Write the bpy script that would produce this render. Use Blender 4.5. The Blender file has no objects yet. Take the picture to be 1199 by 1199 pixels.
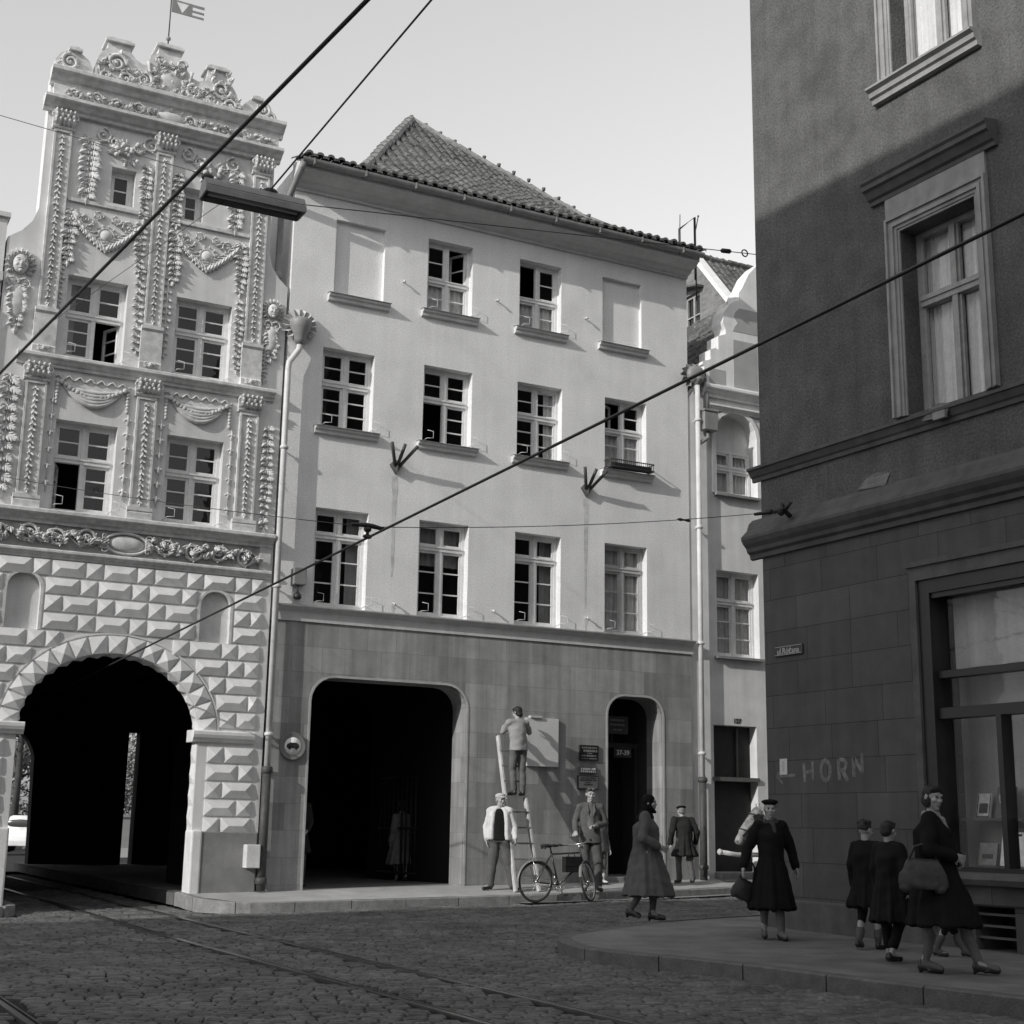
import bpy, bmesh, math, random
import numpy as np
from mathutils import Vector, Matrix
from mathutils.geometry import tessellate_polygon
random.seed(11)
C = bpy.context.scene.collection
PI = math.pi
def R(a): return math.radians(a)

# ------------------------------------------------------------------ camera solution (metres, camera foot at the world origin)
FPX, PITCH, ROLL, AZC, AZR = 1648.2232, R(12.670935), R(0.952439), R(62.477386), R(-30.127469)
CAMH = 1.33
P0 = Vector((0, 26.5, 0))                                    # a point of the long row of house fronts
D = Vector((math.sin(AZC), math.cos(AZC), 0))                # along that row, to the right
N = Vector((D.y, -D.x, 0))                                   # out of the row, towards the street
E = Vector((math.sin(AZR), math.cos(AZR), 0))                # along the side street front, away
NR = Vector((-E.y, E.x, 0))
ROT_F = math.atan2(D.y, D.x)                                 # house frame: x along the front, y into the house
ROT_R = math.atan2(-E.y, -E.x)
RB = Vector((3.485, 18.405, 0))
def F(u, y, z=0): return P0 + D*u - N*y + Vector((0, 0, z))   # front-row frame -> world
def RW(t, y, z=0): return RB - E*t - NR*y + Vector((0, 0, z)) # corner-house frame -> world
def uv(p):
    w = Vector((p[0], p[1], 0)) - P0
    return w.dot(D), w.dot(N)
def sm(a, b, x):
    t = min(1, max(0, (x-a)/(b-a))); return t*t*(3-2*t)
def zroad(x, y):                                             # street surface: rises gently along the far row
    u, v = uv((x, y))
    far = .11 + .02*max(-25, min(u, 14))
    return far*(1-sm(4, 14, v)) - .0
def zpave(u): return .34 + .02*u                             # foot of the far house fronts

# ------------------------------------------------------------------ materials (the film is black and white: all neutral greys)
MATS = {}
def g4(v): return (v, v, v, 1)
def mat(name, v, rough=.85, var=.12, scale=2.5, bump=.0, bscale=40, streak=0, spec=.3, metal=0, fine=.08, stain=0):
    if name in MATS: return MATS[name]
    m = bpy.data.materials.new(name); m.use_nodes = True; nt = m.node_tree; n = nt.nodes; L = nt.links
    b = n['Principled BSDF']; b.inputs['Roughness'].default_value = rough; b.inputs['Metallic'].default_value = metal
    b.inputs['Specular IOR Level'].default_value = spec
    tc = n.new('ShaderNodeTexCoord')
    def noise(s, det=5, st=None):
        t = n.new('ShaderNodeTexNoise'); t.inputs['Scale'].default_value = s; t.inputs['Detail'].default_value = det
        if st:
            mp = n.new('ShaderNodeMapping'); mp.inputs['Scale'].default_value = st; L.new(tc.outputs['Object'], mp.inputs[0]); L.new(mp.outputs[0], t.inputs[0])
        else: L.new(tc.outputs['Object'], t.inputs[0])
        return t.outputs[0]
    def mul(a, lo, hi):
        mr = n.new('ShaderNodeMapRange'); mr.inputs[1].default_value = .28; mr.inputs[2].default_value = .72
        mr.inputs[3].default_value = lo; mr.inputs[4].default_value = hi; L.new(a, mr.inputs[0]); return mr.outputs[0]
    def mm(a, bb):
        x = n.new('ShaderNodeMath'); x.operation = 'MULTIPLY'; L.new(a, x.inputs[0])
        if isinstance(bb, float): x.inputs[1].default_value = bb
        else: L.new(bb, x.inputs[1])
        return x.outputs[0]
    c = mul(noise(scale), 1-var, 1+var)
    c = mm(c, mul(noise(scale*.17+.05, 2), 1-var*.6, 1+var*.6))
    if fine: c = mm(c, mul(noise(bscale*.9, 3), 1-fine, 1+fine))
    if streak: c = mm(c, mul(noise(1, 5, (7, 7, .35)), 1-streak, 1+streak*.4))
    if stain:
        st = n.new('ShaderNodeMapRange'); st.inputs[1].default_value = .55; st.inputs[2].default_value = .68; st.inputs[3].default_value = 1; st.inputs[4].default_value = 1-stain
        L.new(noise(1.1, 8), st.inputs[0]); c = mm(c, st.outputs[0])
    c = mm(c, float(v))
    L.new(c, b.inputs['Base Color'])
    if bump:
        bp = n.new('ShaderNodeBump'); bp.inputs['Strength'].default_value = bump; bp.inputs['Distance'].default_value = .02
        L.new(noise(bscale, 6), bp.inputs['Height']); L.new(bp.outputs[0], b.inputs['Normal'])
    MATS[name] = m; return m
def brickmat(name, v, bw, bh, mortar=.006, mv=.6, var=.18, rough=.85, bump=.15, off=.5, spec=.3, zoff=0., xoff=0., streak=.12):
    if name in MATS: return MATS[name]
    m = mat(name, v, rough, .12, 3, 0, 50, streak, spec); nt = m.node_tree; n = nt.nodes; L = nt.links
    b = n['Principled BSDF']; src = b.inputs['Base Color'].links[0].from_socket
    tc = n.new('ShaderNodeTexCoord'); sp = n.new('ShaderNodeSeparateXYZ'); cb = n.new('ShaderNodeCombineXYZ')
    L.new(tc.outputs['Object'], sp.inputs[0])
    ad = n.new('ShaderNodeMath'); ad.operation = 'ADD'; L.new(sp.outputs[0], ad.inputs[0]); L.new(sp.outputs[1], ad.inputs[1])
    a2 = n.new('ShaderNodeMath'); a2.operation = 'ADD'; L.new(ad.outputs[0], a2.inputs[0]); a2.inputs[1].default_value = 20+xoff
    a3 = n.new('ShaderNodeMath'); a3.operation = 'ADD'; L.new(sp.outputs[2], a3.inputs[0]); a3.inputs[1].default_value = 10*bh+zoff
    L.new(a2.outputs[0], cb.inputs[0]); L.new(a3.outputs[0], cb.inputs[1])
    bt = n.new('ShaderNodeTexBrick'); L.new(cb.outputs[0], bt.inputs[0])
    bt.inputs['Scale'].default_value = 1; bt.inputs['Brick Width'].default_value = bw; bt.inputs['Row Height'].default_value = bh
    bt.inputs['Mortar Size'].default_value = mortar; bt.inputs['Mortar Smooth'].default_value = .3; bt.offset = off; bt.squash = .8; bt.squash_frequency = 3
    bt.inputs['Color1'].default_value = g4(1-var); bt.inputs['Color2'].default_value = g4(1+var); bt.inputs['Mortar'].default_value = g4(mv)
    x = n.new('ShaderNodeMix'); x.data_type = 'RGBA'; x.blend_type = 'MULTIPLY'; x.inputs[0].default_value = 1
    L.new(src, x.inputs[6]); L.new(bt.outputs['Color'], x.inputs[7]); L.new(x.outputs[2], b.inputs['Base Color'])
    nz = n.new('ShaderNodeTexNoise'); nz.inputs['Scale'].default_value = 45; nz.inputs['Detail'].default_value = 5; L.new(tc.outputs['Object'], nz.inputs[0])
    ma = n.new('ShaderNodeMath'); ma.operation = 'MULTIPLY_ADD'; L.new(bt.outputs['Fac'], ma.inputs[0]); ma.inputs[1].default_value = -1; L.new(nz.outputs[0], ma.inputs[2])
    bp = n.new('ShaderNodeBump'); bp.inputs['Strength'].default_value = bump; bp.inputs['Distance'].default_value = .02
    L.new(ma.outputs[0], bp.inputs['Height']); L.new(bp.outputs[0], b.inputs['Normal'])
    return m
def glassmat(name, tint=.75, refl=1.0, wav=.006):
    if name in MATS: return MATS[name]
    m = bpy.data.materials.new(name); m.use_nodes = True; nt = m.node_tree; n = nt.nodes; L = nt.links; n.clear()
    o = n.new('ShaderNodeOutputMaterial'); mx = n.new('ShaderNodeMixShader'); t = n.new('ShaderNodeBsdfTransparent'); gl = n.new('ShaderNodeBsdfGlossy')
    t.inputs[0].default_value = g4(tint); gl.inputs['Roughness'].default_value = .02; gl.inputs['Color'].default_value = g4(refl)
    lw = n.new('ShaderNodeLayerWeight'); pw = n.new('ShaderNodeMath'); pw.operation = 'POWER'; pw.inputs[1].default_value = 5; L.new(lw.outputs['Facing'], pw.inputs[0])
    fr = n.new('ShaderNodeMath'); fr.operation = 'MULTIPLY_ADD'; fr.inputs[1].default_value = .95; fr.inputs[2].default_value = .05; L.new(pw.outputs[0], fr.inputs[0])
    tc = n.new('ShaderNodeTexCoord'); nz = n.new('ShaderNodeTexNoise'); nz.inputs['Scale'].default_value = 3.0
    L.new(tc.outputs['Object'], nz.inputs[0]); bp = n.new('ShaderNodeBump'); bp.inputs['Strength'].default_value = .35; bp.inputs['Distance'].default_value = wav
    L.new(nz.outputs[0], bp.inputs['Height']); L.new(bp.outputs[0], gl.inputs['Normal'])
    L.new(fr.outputs[0], mx.inputs[0]); L.new(t.outputs[0], mx.inputs[1]); L.new(gl.outputs[0], mx.inputs[2]); L.new(mx.outputs[0], o.inputs[0])
    MATS[name] = m; return m

PLASTER = mat('central_plaster', .78, .9, .07, 1.3, .35, 45, .05, .3, 0, .14, .07)
ORN_WALL = mat('ornate_plaster', .68, .9, .09, 2.2, .25, 60, .10)
ORN_REL = mat('ornate_stucco', .62, .85, .2, 9, .12, 60, .10)
ORN_DARK = mat('frieze_ground', .34, .9, .18, 6, .15, 60)
RUST = mat('rusticated_plaster', .74, .9, .1, 4, .3, 70, .08)
PLINTH = mat('rough_cast_plinth', .25, .95, .15, 4, .8, 60)
TRIM = mat('pale_trim', .62, .85, .08, 4, .08, 50, .08)
CLAD = brickmat('stone_cladding', .3, .56, .45, .005, .76, .2, .6, .12, .5, .4, .11, 0., .28)
CLADTRIM = mat('stone_cladding_trim', .42, .6, .15, 5, .06, 60)
FRAME = mat('white_window_paint', .72, .5, .07, 8, 0, 40, .05)
FRAME2 = mat('dull_window_paint', .34, .55, .14, 8, 0, 40, .1)
GLASS = glassmat('window_glass', .8, .95)
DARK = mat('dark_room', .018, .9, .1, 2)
CURT = mat('curtain_cloth', .42, .95, .1, 12, 0, 60, .2)
NET = mat('net_curtain', .8, .95, .06, 12, 0, 60, .15)
ZINC = mat('grey_zinc', .26, .5, .15, 5, .05, 60, .15, .5)
PIPEW = mat('painted_pipe', .66, .5, .1, 6, 0, 60, .15, .4)
IRONP = mat('cast_iron', .07, .55, .2, 10, .1, 80)
IRON = mat('black_iron', .025, .5, .2, 20, .05, 80, 0, .5)
TILE = mat('roof_tile', .115, .85, .5, 11, .2, 60, 0, .3, 0, .2)
TILEL = mat('pale_ridge_tile', .26, .9, .3, 14, .2, 60)
BRICK = brickmat('old_brick', .2, .25, .08, .008, 1.25, .18, .9, .3)
NARROW = mat('narrow_house_plaster', .7, .9, .1, 2.5, .15, 55, .1)
WHITEP = mat('white_gable_plaster', .8, .85, .07, 3, .08, 55, .1)
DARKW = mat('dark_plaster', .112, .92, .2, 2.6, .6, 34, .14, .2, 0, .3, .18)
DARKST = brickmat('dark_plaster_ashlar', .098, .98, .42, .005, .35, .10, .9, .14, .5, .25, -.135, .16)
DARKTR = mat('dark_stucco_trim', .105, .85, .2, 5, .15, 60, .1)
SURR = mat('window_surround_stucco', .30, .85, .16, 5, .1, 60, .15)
BLACKP = mat('black_shop_paint', .018, .4, .2, 6, 0, 50, 0, .5)
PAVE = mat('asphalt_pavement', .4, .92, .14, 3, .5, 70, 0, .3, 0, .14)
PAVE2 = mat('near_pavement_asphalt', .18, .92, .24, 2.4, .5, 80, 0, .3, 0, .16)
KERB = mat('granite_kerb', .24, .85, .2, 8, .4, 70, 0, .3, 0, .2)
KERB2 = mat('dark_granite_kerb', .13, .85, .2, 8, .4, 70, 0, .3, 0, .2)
SETT = mat('basalt_setts', .125, .7, .45, 5.5, .35, 45, 0, .35, 0, .15, .3)
JOINT = mat('sett_joint_sand', .022, .95, .2, 6, .5, 60)
STEEL = mat('rail_steel', .22, .3, .2, 5, .05, 60, 0, .5, .8)
WOOD = mat('pale_ladder_wood', .5, .8, .2, 9, .15, 60, .2)
SKIN = mat('skin', .42, .6, .06, 20)
SKINL = mat('figure_skin', .36, .6, .06, 20)  # one even skin tone worn by every figure
EYE = mat('eye_dark', .09, .3, .1, 20)
LIP = mat('lip', .24, .5, .1, 20)

# ------------------------------------------------------------------ mesh builder
class MB:
    def __init__(s): s.v = []; s.f = []; s.m = []; s.sm = []
    def add(s, vs, fs, mi=0, smooth=False):
        o = len(s.v); s.v += [tuple(p) for p in vs]
        for f in fs: s.f.append([i+o for i in f]); s.m.append(mi); s.sm.append(smooth)
    def box(s, x0, x1, y0, y1, z0, z1, mi=0):
        v = [(x, y, z) for x in (x0, x1) for y in (y0, y1) for z in (z0, z1)]
        s.add(v, [(0, 1, 3, 2), (4, 6, 7, 5), (0, 4, 5, 1), (2, 3, 7, 6), (0, 2, 6, 4), (1, 5, 7, 3)], mi)
    def obox(s, c, ax, ay, az, mi=0):                        # oriented box: centre and half axes
        c, ax, ay, az = map(Vector, (c, ax, ay, az))
        v = [c+ax*i+ay*j+az*k for i in (-1, 1) for j in (-1, 1) for k in (-1, 1)]
        s.add(v, [(0, 1, 3, 2), (4, 6, 7, 5), (0, 4, 5, 1), (2, 3, 7, 6), (0, 2, 6, 4), (1, 5, 7, 3)], mi)
    def bar(s, a, b, w, h, up=(0, 0, 1), mi=0):
        a, b = Vector(a), Vector(b); d = (b-a); l = d.length; d.normalize(); up = Vector(up)
        sx = d.cross(up)
        if sx.length < 1e-4: sx = d.cross(Vector((1, 0, 0)))
        sx.normalize(); u2 = sx.cross(d)
        s.obox((a+b)/2, d*l/2, sx*w/2, u2*h/2, mi)
    def tube(s, pts, r, n=8, mi=0, caps=True, smooth=True):
        pts = [Vector(p) for p in pts]; k = len(pts); rr = r if isinstance(r, (list, tuple)) else [r]*k
        vs = []; prev = None
        for i, p in enumerate(pts):
            d = (pts[min(i+1, k-1)]-pts[max(i-1, 0)]).normalized()
            if prev is None:
                a = d.cross(Vector((0, 0, 1)))
                if a.length < 1e-3: a = d.cross(Vector((1, 0, 0)))
            else: a = prev - d*prev.dot(d)
            a.normalize(); prev = a; b = d.cross(a)
            for j in range(n):
                t = 2*PI*j/n; vs.append(p+(a*math.cos(t)+b*math.sin(t))*rr[i])
        fs = [(i*n+j, i*n+(j+1) % n, (i+1)*n+(j+1) % n, (i+1)*n+j) for i in range(k-1) for j in range(n)]
        if caps: fs += [tuple(range(n))[::-1], tuple((k-1)*n+j for j in range(n))]
        s.add(vs, fs, mi, smooth)
    def ball(s, c, r, n=8, m=5, mi=0, M=None):
        r = r if isinstance(r, (tuple, list)) else (r, r, r); vs = [(0, 0, 1)]
        for i in range(1, m):
            a = PI*i/m
            vs += [(math.sin(a)*math.cos(2*PI*j/n), math.sin(a)*math.sin(2*PI*j/n), math.cos(a)) for j in range(n)]
        vs.append((0, 0, -1))
        vs = [Vector((x*r[0], y*r[1], z*r[2])) for x, y, z in vs]
        if M is not None: vs = [M @ v for v in vs]
        vs = [v+Vector(c) for v in vs]
        fs = [(0, 1+j, 1+(j+1) % n) for j in range(n)]
        for i in range(m-2): fs += [(1+i*n+j, 1+(i+1)*n+j, 1+(i+1)*n+(j+1) % n, 1+i*n+(j+1) % n) for j in range(n)]
        e = len(vs)-1; fs += [(e, 1+(m-2)*n+(j+1) % n, 1+(m-2)*n+j) for j in range(n)]
        s.add(vs, fs, mi, True)
    def lathe(s, prof, c, n=16, mi=0, axis='z'):
        vs = []
        for r, z in prof:
            for j in range(n):
                t = 2*PI*j/n
                q = (r*math.cos(t), r*math.sin(t), z) if axis == 'z' else (r*math.cos(t), z, r*math.sin(t))
                vs.append((c[0]+q[0], c[1]+q[1], c[2]+q[2]))
        k = len(prof)
        s.add(vs, [(i*n+j, i*n+(j+1) % n, (i+1)*n+(j+1) % n, (i+1)*n+j) for i in range(k-1) for j in range(n)]
              + [tuple(range(n))[::-1], tuple((k-1)*n+j for j in range(n))], mi, True)
    def prism(s, prof, x0, x1, mi=0):                        # (y,z) profile swept along x
        n = len(prof)
        vs = [(x0, y, z) for y, z in prof]+[(x1, y, z) for y, z in prof]
        s.add(vs, [tuple(range(n))[::-1], tuple(range(n, 2*n))]+[(i, (i+1) % n, n+(i+1) % n, n+i) for i in range(n)], mi)
    def plate(s, outer, holes, y0, y1, mi=0, mr=None):       # polygon with holes in x/z, thickness y0..y1
        loops = [outer]+list(holes)
        flat = [p for l in loops for p in l]
        tris = tessellate_polygon([[Vector((p[0], p[1], 0)) for p in l] for l in loops])
        n = len(flat)
        vs = [(x, y0, z) for x, z in flat]+[(x, y1, z) for x, z in flat]
        s.add(vs, [tuple(t) for t in tris]+[tuple(i+n for i in t[::-1]) for t in tris], mi)
        o = 0; fs = []
        for l in loops:
            k = len(l); fs += [(o+i, o+(i+1) % k, n+o+(i+1) % k, n+o+i) for i in range(k)]; o += k
        s.add(vs, fs, mi if mr is None else mr)
    def build(s, name, m, parent=None, fix=True):
        me = bpy.data.meshes.new(name); me.from_pydata(s.v, [], s.f); ms = m if isinstance(m, (list, tuple)) else [m]
        for x in ms: me.materials.append(x)
        me.polygons.foreach_set('material_index', s.m); me.polygons.foreach_set('use_smooth', s.sm); me.update()
        if fix:
            bm = bmesh.new(); bm.from_mesh(me); bmesh.ops.recalc_face_normals(bm, faces=bm.faces); bm.to_mesh(me); bm.free()
        o = bpy.data.objects.new(name, me); C.objects.link(o)
        if parent is not None: o.parent = parent
        return o
def bevel(o, w=.01, seg=2, ang=40):
    md = o.modifiers.new('bevel', 'BEVEL'); md.width = w; md.segments = seg; md.limit_method = 'ANGLE'; md.angle_limit = R(ang); return o
def tag(o, label=None, cat=None, group=None, kind=None):
    if label: o['label'] = label
    if cat: o['category'] = cat
    if group: o['group'] = group
    if kind: o['kind'] = kind
    return o
def thing(name, label, cat, loc=(0, 0, 0), rotz=0., group=None):
    o = bpy.data.objects.new(name, None); C.objects.link(o); o.location = loc; o.rotation_euler = (0, 0, rotz); o.empty_display_size = .2
    return tag(o, label, cat, group)
def copytree(o, parent=None, loc=None, rotz=None, label=None):
    c = o.copy(); C.objects.link(c)
    if parent is not None: c.parent = parent
    if loc is not None: c.location = loc
    if rotz is not None: c.rotation_euler = (0, 0, rotz)
    if label: c['label'] = label
    for ch in [x for x in C.objects if x.parent == o]: copytree(ch, c)
    return c
def rect(x0, x1, z0, z1): return [(x0, z0), (x1, z0), (x1, z1), (x0, z1)]
def text_mesh(txt, size, bold=0.0, ext=.004, sp=1.0):
    cu = bpy.data.curves.new('lettering', 'FONT'); cu.body = txt; cu.size = size; cu.extrude = ext; cu.align_x = 'CENTER'; cu.align_y = 'CENTER'; cu.offset = bold; cu.space_character = sp
    o = bpy.data.objects.new('lettering', cu); C.objects.link(o)
    dg = bpy.context.evaluated_depsgraph_get(); me = bpy.data.meshes.new_from_object(o.evaluated_get(dg))
    bpy.data.objects.remove(o); return me
def lettering(txt, size, x, y, z, m, parent, bold=0., sx=1., name='lettering', rot=0):
    me = text_mesh(txt, size, bold); me.transform(Matrix.Rotation(rot, 4, 'Z')); me.transform(Matrix.Diagonal((sx, 1, 1, 1))); me.transform(Matrix.Rotation(PI/2, 4, 'X')); me.materials.clear(); me.materials.append(m)
    o = bpy.data.objects.new(name, me); C.objects.link(o); o.parent = parent; o.location = (x, y, z); return o
# ------------------------------------------------------------------ windows
def sash(mb, gl, w, h, rows, M, fw=.045):                     # a casement in its own x/z rectangle, M places it
    def bx(x0, x1, z0, z1, y0=-.02, y1=.02):
        o = len(mb.v); mb.box(x0, x1, y0, y1, z0, z1)
        for i in range(o, len(mb.v)): mb.v[i] = tuple(M @ Vector(mb.v[i]))
    bx(0, fw, 0, h); bx(w-fw, w, 0, h); bx(fw, w-fw, 0, fw); bx(fw, w-fw, h-fw, h)
    for k in range(1, rows):
        z = h*k/rows; bx(fw, w-fw, z-.012, z+.012, -.012, .012)
    gl.add([M @ Vector(p) for p in ((fw, .005, fw), (w-fw, .005, fw), (w-fw, .005, h-fw), (fw, .005, h-fw))], [(0, 1, 2, 3)])
def window(parent, x0, x1, z0, z1, y=.17, tr=.42, rt=2, rb=3, opened=(), curtain=None, fm=None, hook=False, mull=.07, single=False):
    fm = fm or FRAME; mb = MB(); gl = MB(); f = .055; zt = z1-(z1-z0)*tr; xm = (x0+x1)/2
    mb.box(x0, x0+f, y, y+.07, z0, z1); mb.box(x1-f, x1, y, y+.07, z0, z1)
    mb.box(x0+f, x1-f, y, y+.07, z0, z0+f); mb.box(x0+f, x1-f, y, y+.07, z1-f, z1)
    if single:
        sash(mb, gl, x1-x0-2*f, z1-z0-2*f, rt, Matrix.Translation((x0+f, y+.035, z0+f)))
    else:
        mb.box(xm-mull/2, xm+mull/2, y-.012, y+.07, z0+f, z1-f)
        mb.box(x0+f, x1-f, y-.02, y+.068, zt-.045, zt+.045); mb.box(x0+f, x1-f, y-.035, y-.02, zt+.015, zt+.04)
        for c in (0, 1):
            xa, xb = (x0+f, xm-mull/2) if c == 0 else (xm+mull/2, x1-f)
            for r in (0, 1):
                za, zb = (z0+f, zt-.045) if r == 0 else (zt+.045, z1-f)
                T = Matrix.Translation((xa, y+.035, za))
                key = ('b' if r == 0 else 't')+('l' if c == 0 else 'r')
                if key in opened:
                    ang = opened[key]
                    if c == 0: T = Matrix.Translation((xa, y+.05, za)) @ Matrix.Rotation(R(ang), 4, 'Z')
                    else: T = Matrix.Translation((xb, y+.05, za)) @ Matrix.Rotation(R(-ang), 4, 'Z') @ Matrix.Translation((-(xb-xa), 0, 0))
                sash(mb, gl, xb-xa, zb-za, rb if r == 0 else rt, T)
    w = mb.build('window', fm, parent)
    gl.build('pane', GLASS, w, fix=False)
    if curtain:
        cm = MB(); kind, side = curtain
        def cloth(xa, xb, za, zb, amp=.018, yy=.2 if kind == 'c' else .1):
            n = max(6, int((xb-xa)/.025)); vs = []; 
            for i in range(n+1):
                x = xa+(xb-xa)*i/n; yo = y+yy+amp*math.sin(i*1.35+random.random()*.5)
                vs += [(x, yo, za), (x, yo+.01, zb)]
            cm.add(vs, [(2*i, 2*i+2, 2*i+3, 2*i+1) for i in range(n)], 0, True)
        wd = x1-x0
        if side in ('r', 'both'): cloth(x1-wd*.27, x1-.03, z0+.1, z1-.05)
        if side in ('l', 'both'): cloth(x0+.03, x0+wd*.22, z0+.1, z1-.05)
        if side == 'full': cloth(x0+.03, x1-.03, z0+.03, z1-.05)
        if side == 'top': cloth(x0+.03, x1-.03, zt-.3, z1-.05)
        if side == 'low': cloth(x0+.03, x1-.03, z0+.03, zt+.0)
        cm.build('curtain', NET if kind == 'net' else CURT, w, fix=False)
    if hook:
        for (hx, sd) in ((x0+.06, 1), (x1-.02, 1)):
            h = MB(); h.tube([(hx, y, z0+.06), (hx+.02, -.05, z0+.08), (hx+.14, -.07, z0+.09), (hx+.14, -.07, z0+.22), (hx+.03, -.04, z0+.24)], .0055, 5); h.build('sash_hook', PIPEW, w)
    return w
def rooms(parent, holes, y0=.26, dep=1.5):
    mb = MB()
    for x0, x1, z0, z1 in holes:
        a, b, c, d = x0-.1, x1+.1, z0-.1, z1+.1
        v = [(x, y, z) for x in (a, b) for y in (y0, y0+dep) for z in (c, d)]
        mb.add(v, [(2, 3, 7, 6), (0, 4, 6, 2), (1, 3, 7, 5), (0, 2, 3, 1), (4, 5, 7, 6)])
    return mb.build('dark_interior', DARK, parent, fix=False)
def sill(parent, x0, x1, z, proj=.13, h=.13, m=None, name='window_sill'):
    mb = MB(); e = .11
    mb.prism([(0, z-h), (-proj*.55, z-h+.02), (-proj*.62, z-.055), (-proj*.9, z-.04), (-proj, z-.01), (-proj, z+.012), (0, z+.03)], x0-e, x1+e)
    o = mb.build(name, m or TRIM, parent)
    c = MB(); c.prism([(.1, z+.036), (-proj-.02, z+.016), (-proj-.02, z+.005), (-proj-.012, z+.005), (-proj-.012, z+.0125), (.1, z+.031)], x0-e-.015, x1+e+.015); c.build('metal_flashing', ZINC, o)
    return o
def portal_notch(x0, x1, top, r, n=6):                       # outline of an opening with rounded upper corners, left foot to right foot
    p = [(x0, 0)]
    p += [(x0+r-r*math.cos(PI/2*i/n), top-r+r*math.sin(PI/2*i/n)) for i in range(n+1)]
    p += [(x1-r+r*math.sin(PI/2*i/n), top-r+r*math.cos(PI/2*i/n)) for i in range(n+1)]
    return p+[(x1, 0)]
def ell_notch(x0, x1, spring, top, n=22):
    cx, a, b = (x0+x1)/2, (x1-x0)/2, top-spring
    return [(x0, 0)]+[(cx-a*math.cos(PI*i/n), spring+b*math.sin(PI*i/n)) for i in range(n+1)]+[(x1, 0)]
def offset_poly(p, d):                                       # open polyline offset to its left
    out = []
    for i in range(len(p)):
        a = Vector(p[max(i-1, 0)]); b = Vector(p[min(i+1, len(p)-1)]); t = (b-a).normalized()
        out.append((p[i][0]-t.y*d, p[i][1]+t.x*d))
    return out
def band_strip(mb, pa, pb, y0, y1, mi=0):                    # a flat moulding between two polylines
    n = len(pa)
    vs = [(x, y0, z) for x, z in pa]+[(x, y0, z) for x, z in pb]+[(x, y1, z) for x, z in pa]+[(x, y1, z) for x, z in pb]
    fs = []
    for i in range(n-1):
        fs += [(i, i+1, n+i+1, n+i), (i, 2*n+i, 2*n+i+1, i+1), (n+i, n+i+1, 3*n+i+1, 3*n+i)]
    fs += [(0, n, 3*n, 2*n), (n-1, 2*n+n-1, 3*n+n-1, n+n-1)]
    mb.add(vs, fs, mi)

# ------------------------------------------------------------------ roofs of round tiles
def tiled(mb, fx, top, x0, x1, cw=.21, rl=.3, amp=.045, mi=0, jit=.02):
    """fx(x,t): point of the slope, t 0 at the eave .. top(x) length in metres along the slope; columns of barrel tiles"""
    nc = int((x1-x0)/cw)
    for c in range(nc):
        xa = x0+(x1-x0)*c/nc; w = (x1-x0)/nc; L = top(xa+w/2)
        if L < .12: continue
        nr = max(1, int(L/rl+.5))
        for r in range(nr):
            t0 = L*r/nr-.03; t1 = min(L, L*(r+1)/nr+.02); j = random.uniform(-jit, jit); jz = random.uniform(-.008, .012); k = 5
            for (cx, ww, am, up) in ((xa+w*.3, w*.34, amp, .0), (xa+w*.8, w*.26, amp*.45, -.02)):
                vs = []
                for tt, lift, sc in ((t0, .032, 1.), (t1, .0, .86)):
                    for i in range(k):
                        a = PI*i/(k-1); p = fx(cx-ww*sc*math.cos(a)+j*.4, max(tt, -.1))
                        vs.append((p[0], p[1], p[2]+lift+up+am*math.sin(a)+jz))
                o = len(vs); vs2 = [(v[0], v[1], v[2]-.05) for v in vs[:k]]
                fs = [(i, i+1, k+i+1, k+i) for i in range(k-1)]+[(o+i, o+i+1, i+1, i) for i in range(k-1)]
                mb.add(vs+vs2, fs, mi, False)

# ------------------------------------------------------------------ stucco ornament
def leaf(mb, p, d, up, ln, wd, h=.03, mi=0):                 # pointed, ridged, curling leaf; d along, up out of the wall
    p, d, up = Vector(p), Vector(d).normalized(), Vector(up).normalized(); s = d.cross(up)
    v = [p, p+d*ln*.35+s*wd*.5+up*h*.3, p+d*ln*.35+up*h, p+d*ln*.35-s*wd*.5+up*h*.3, p+d*ln*.72+s*wd*.36+up*h*.75, p+d*ln*.72+up*h*1.45, p+d*ln*.72-s*wd*.36+up*h*.75, p+d*ln+up*h*.8,
         p+d*ln*.35+s*wd*.42-up*.01, p+d*ln*.35-s*wd*.42-up*.01, p+d*ln*.75-up*.01]
    mb.add(v, [(0, 1, 2), (0, 2, 3), (1, 4, 5, 2), (2, 5, 6, 3), (4, 7, 5), (5, 7, 6), (0, 8, 1), (0, 3, 9), (1, 8, 10, 4), (3, 6, 10, 9), (4, 10, 7), (6, 7, 10)], mi, False)
OUT = (0, -1, 0)
def acanthus(mb, p, d, ln, wd, h=.04, n=3):                  # lobed leaf from several small leaves
    p = Vector(p); d = Vector(d).normalized(); s = d.cross(Vector(OUT))
    leaf(mb, p, d, OUT, ln, wd*.6, h)
    for k in range(n):
        q = p+d*ln*(.12+.22*k)
        for sg in (1, -1): leaf(mb, q, d*.75+s*sg*.8, OUT, wd*(.62-.09*k), wd*.3, h*.8)
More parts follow.
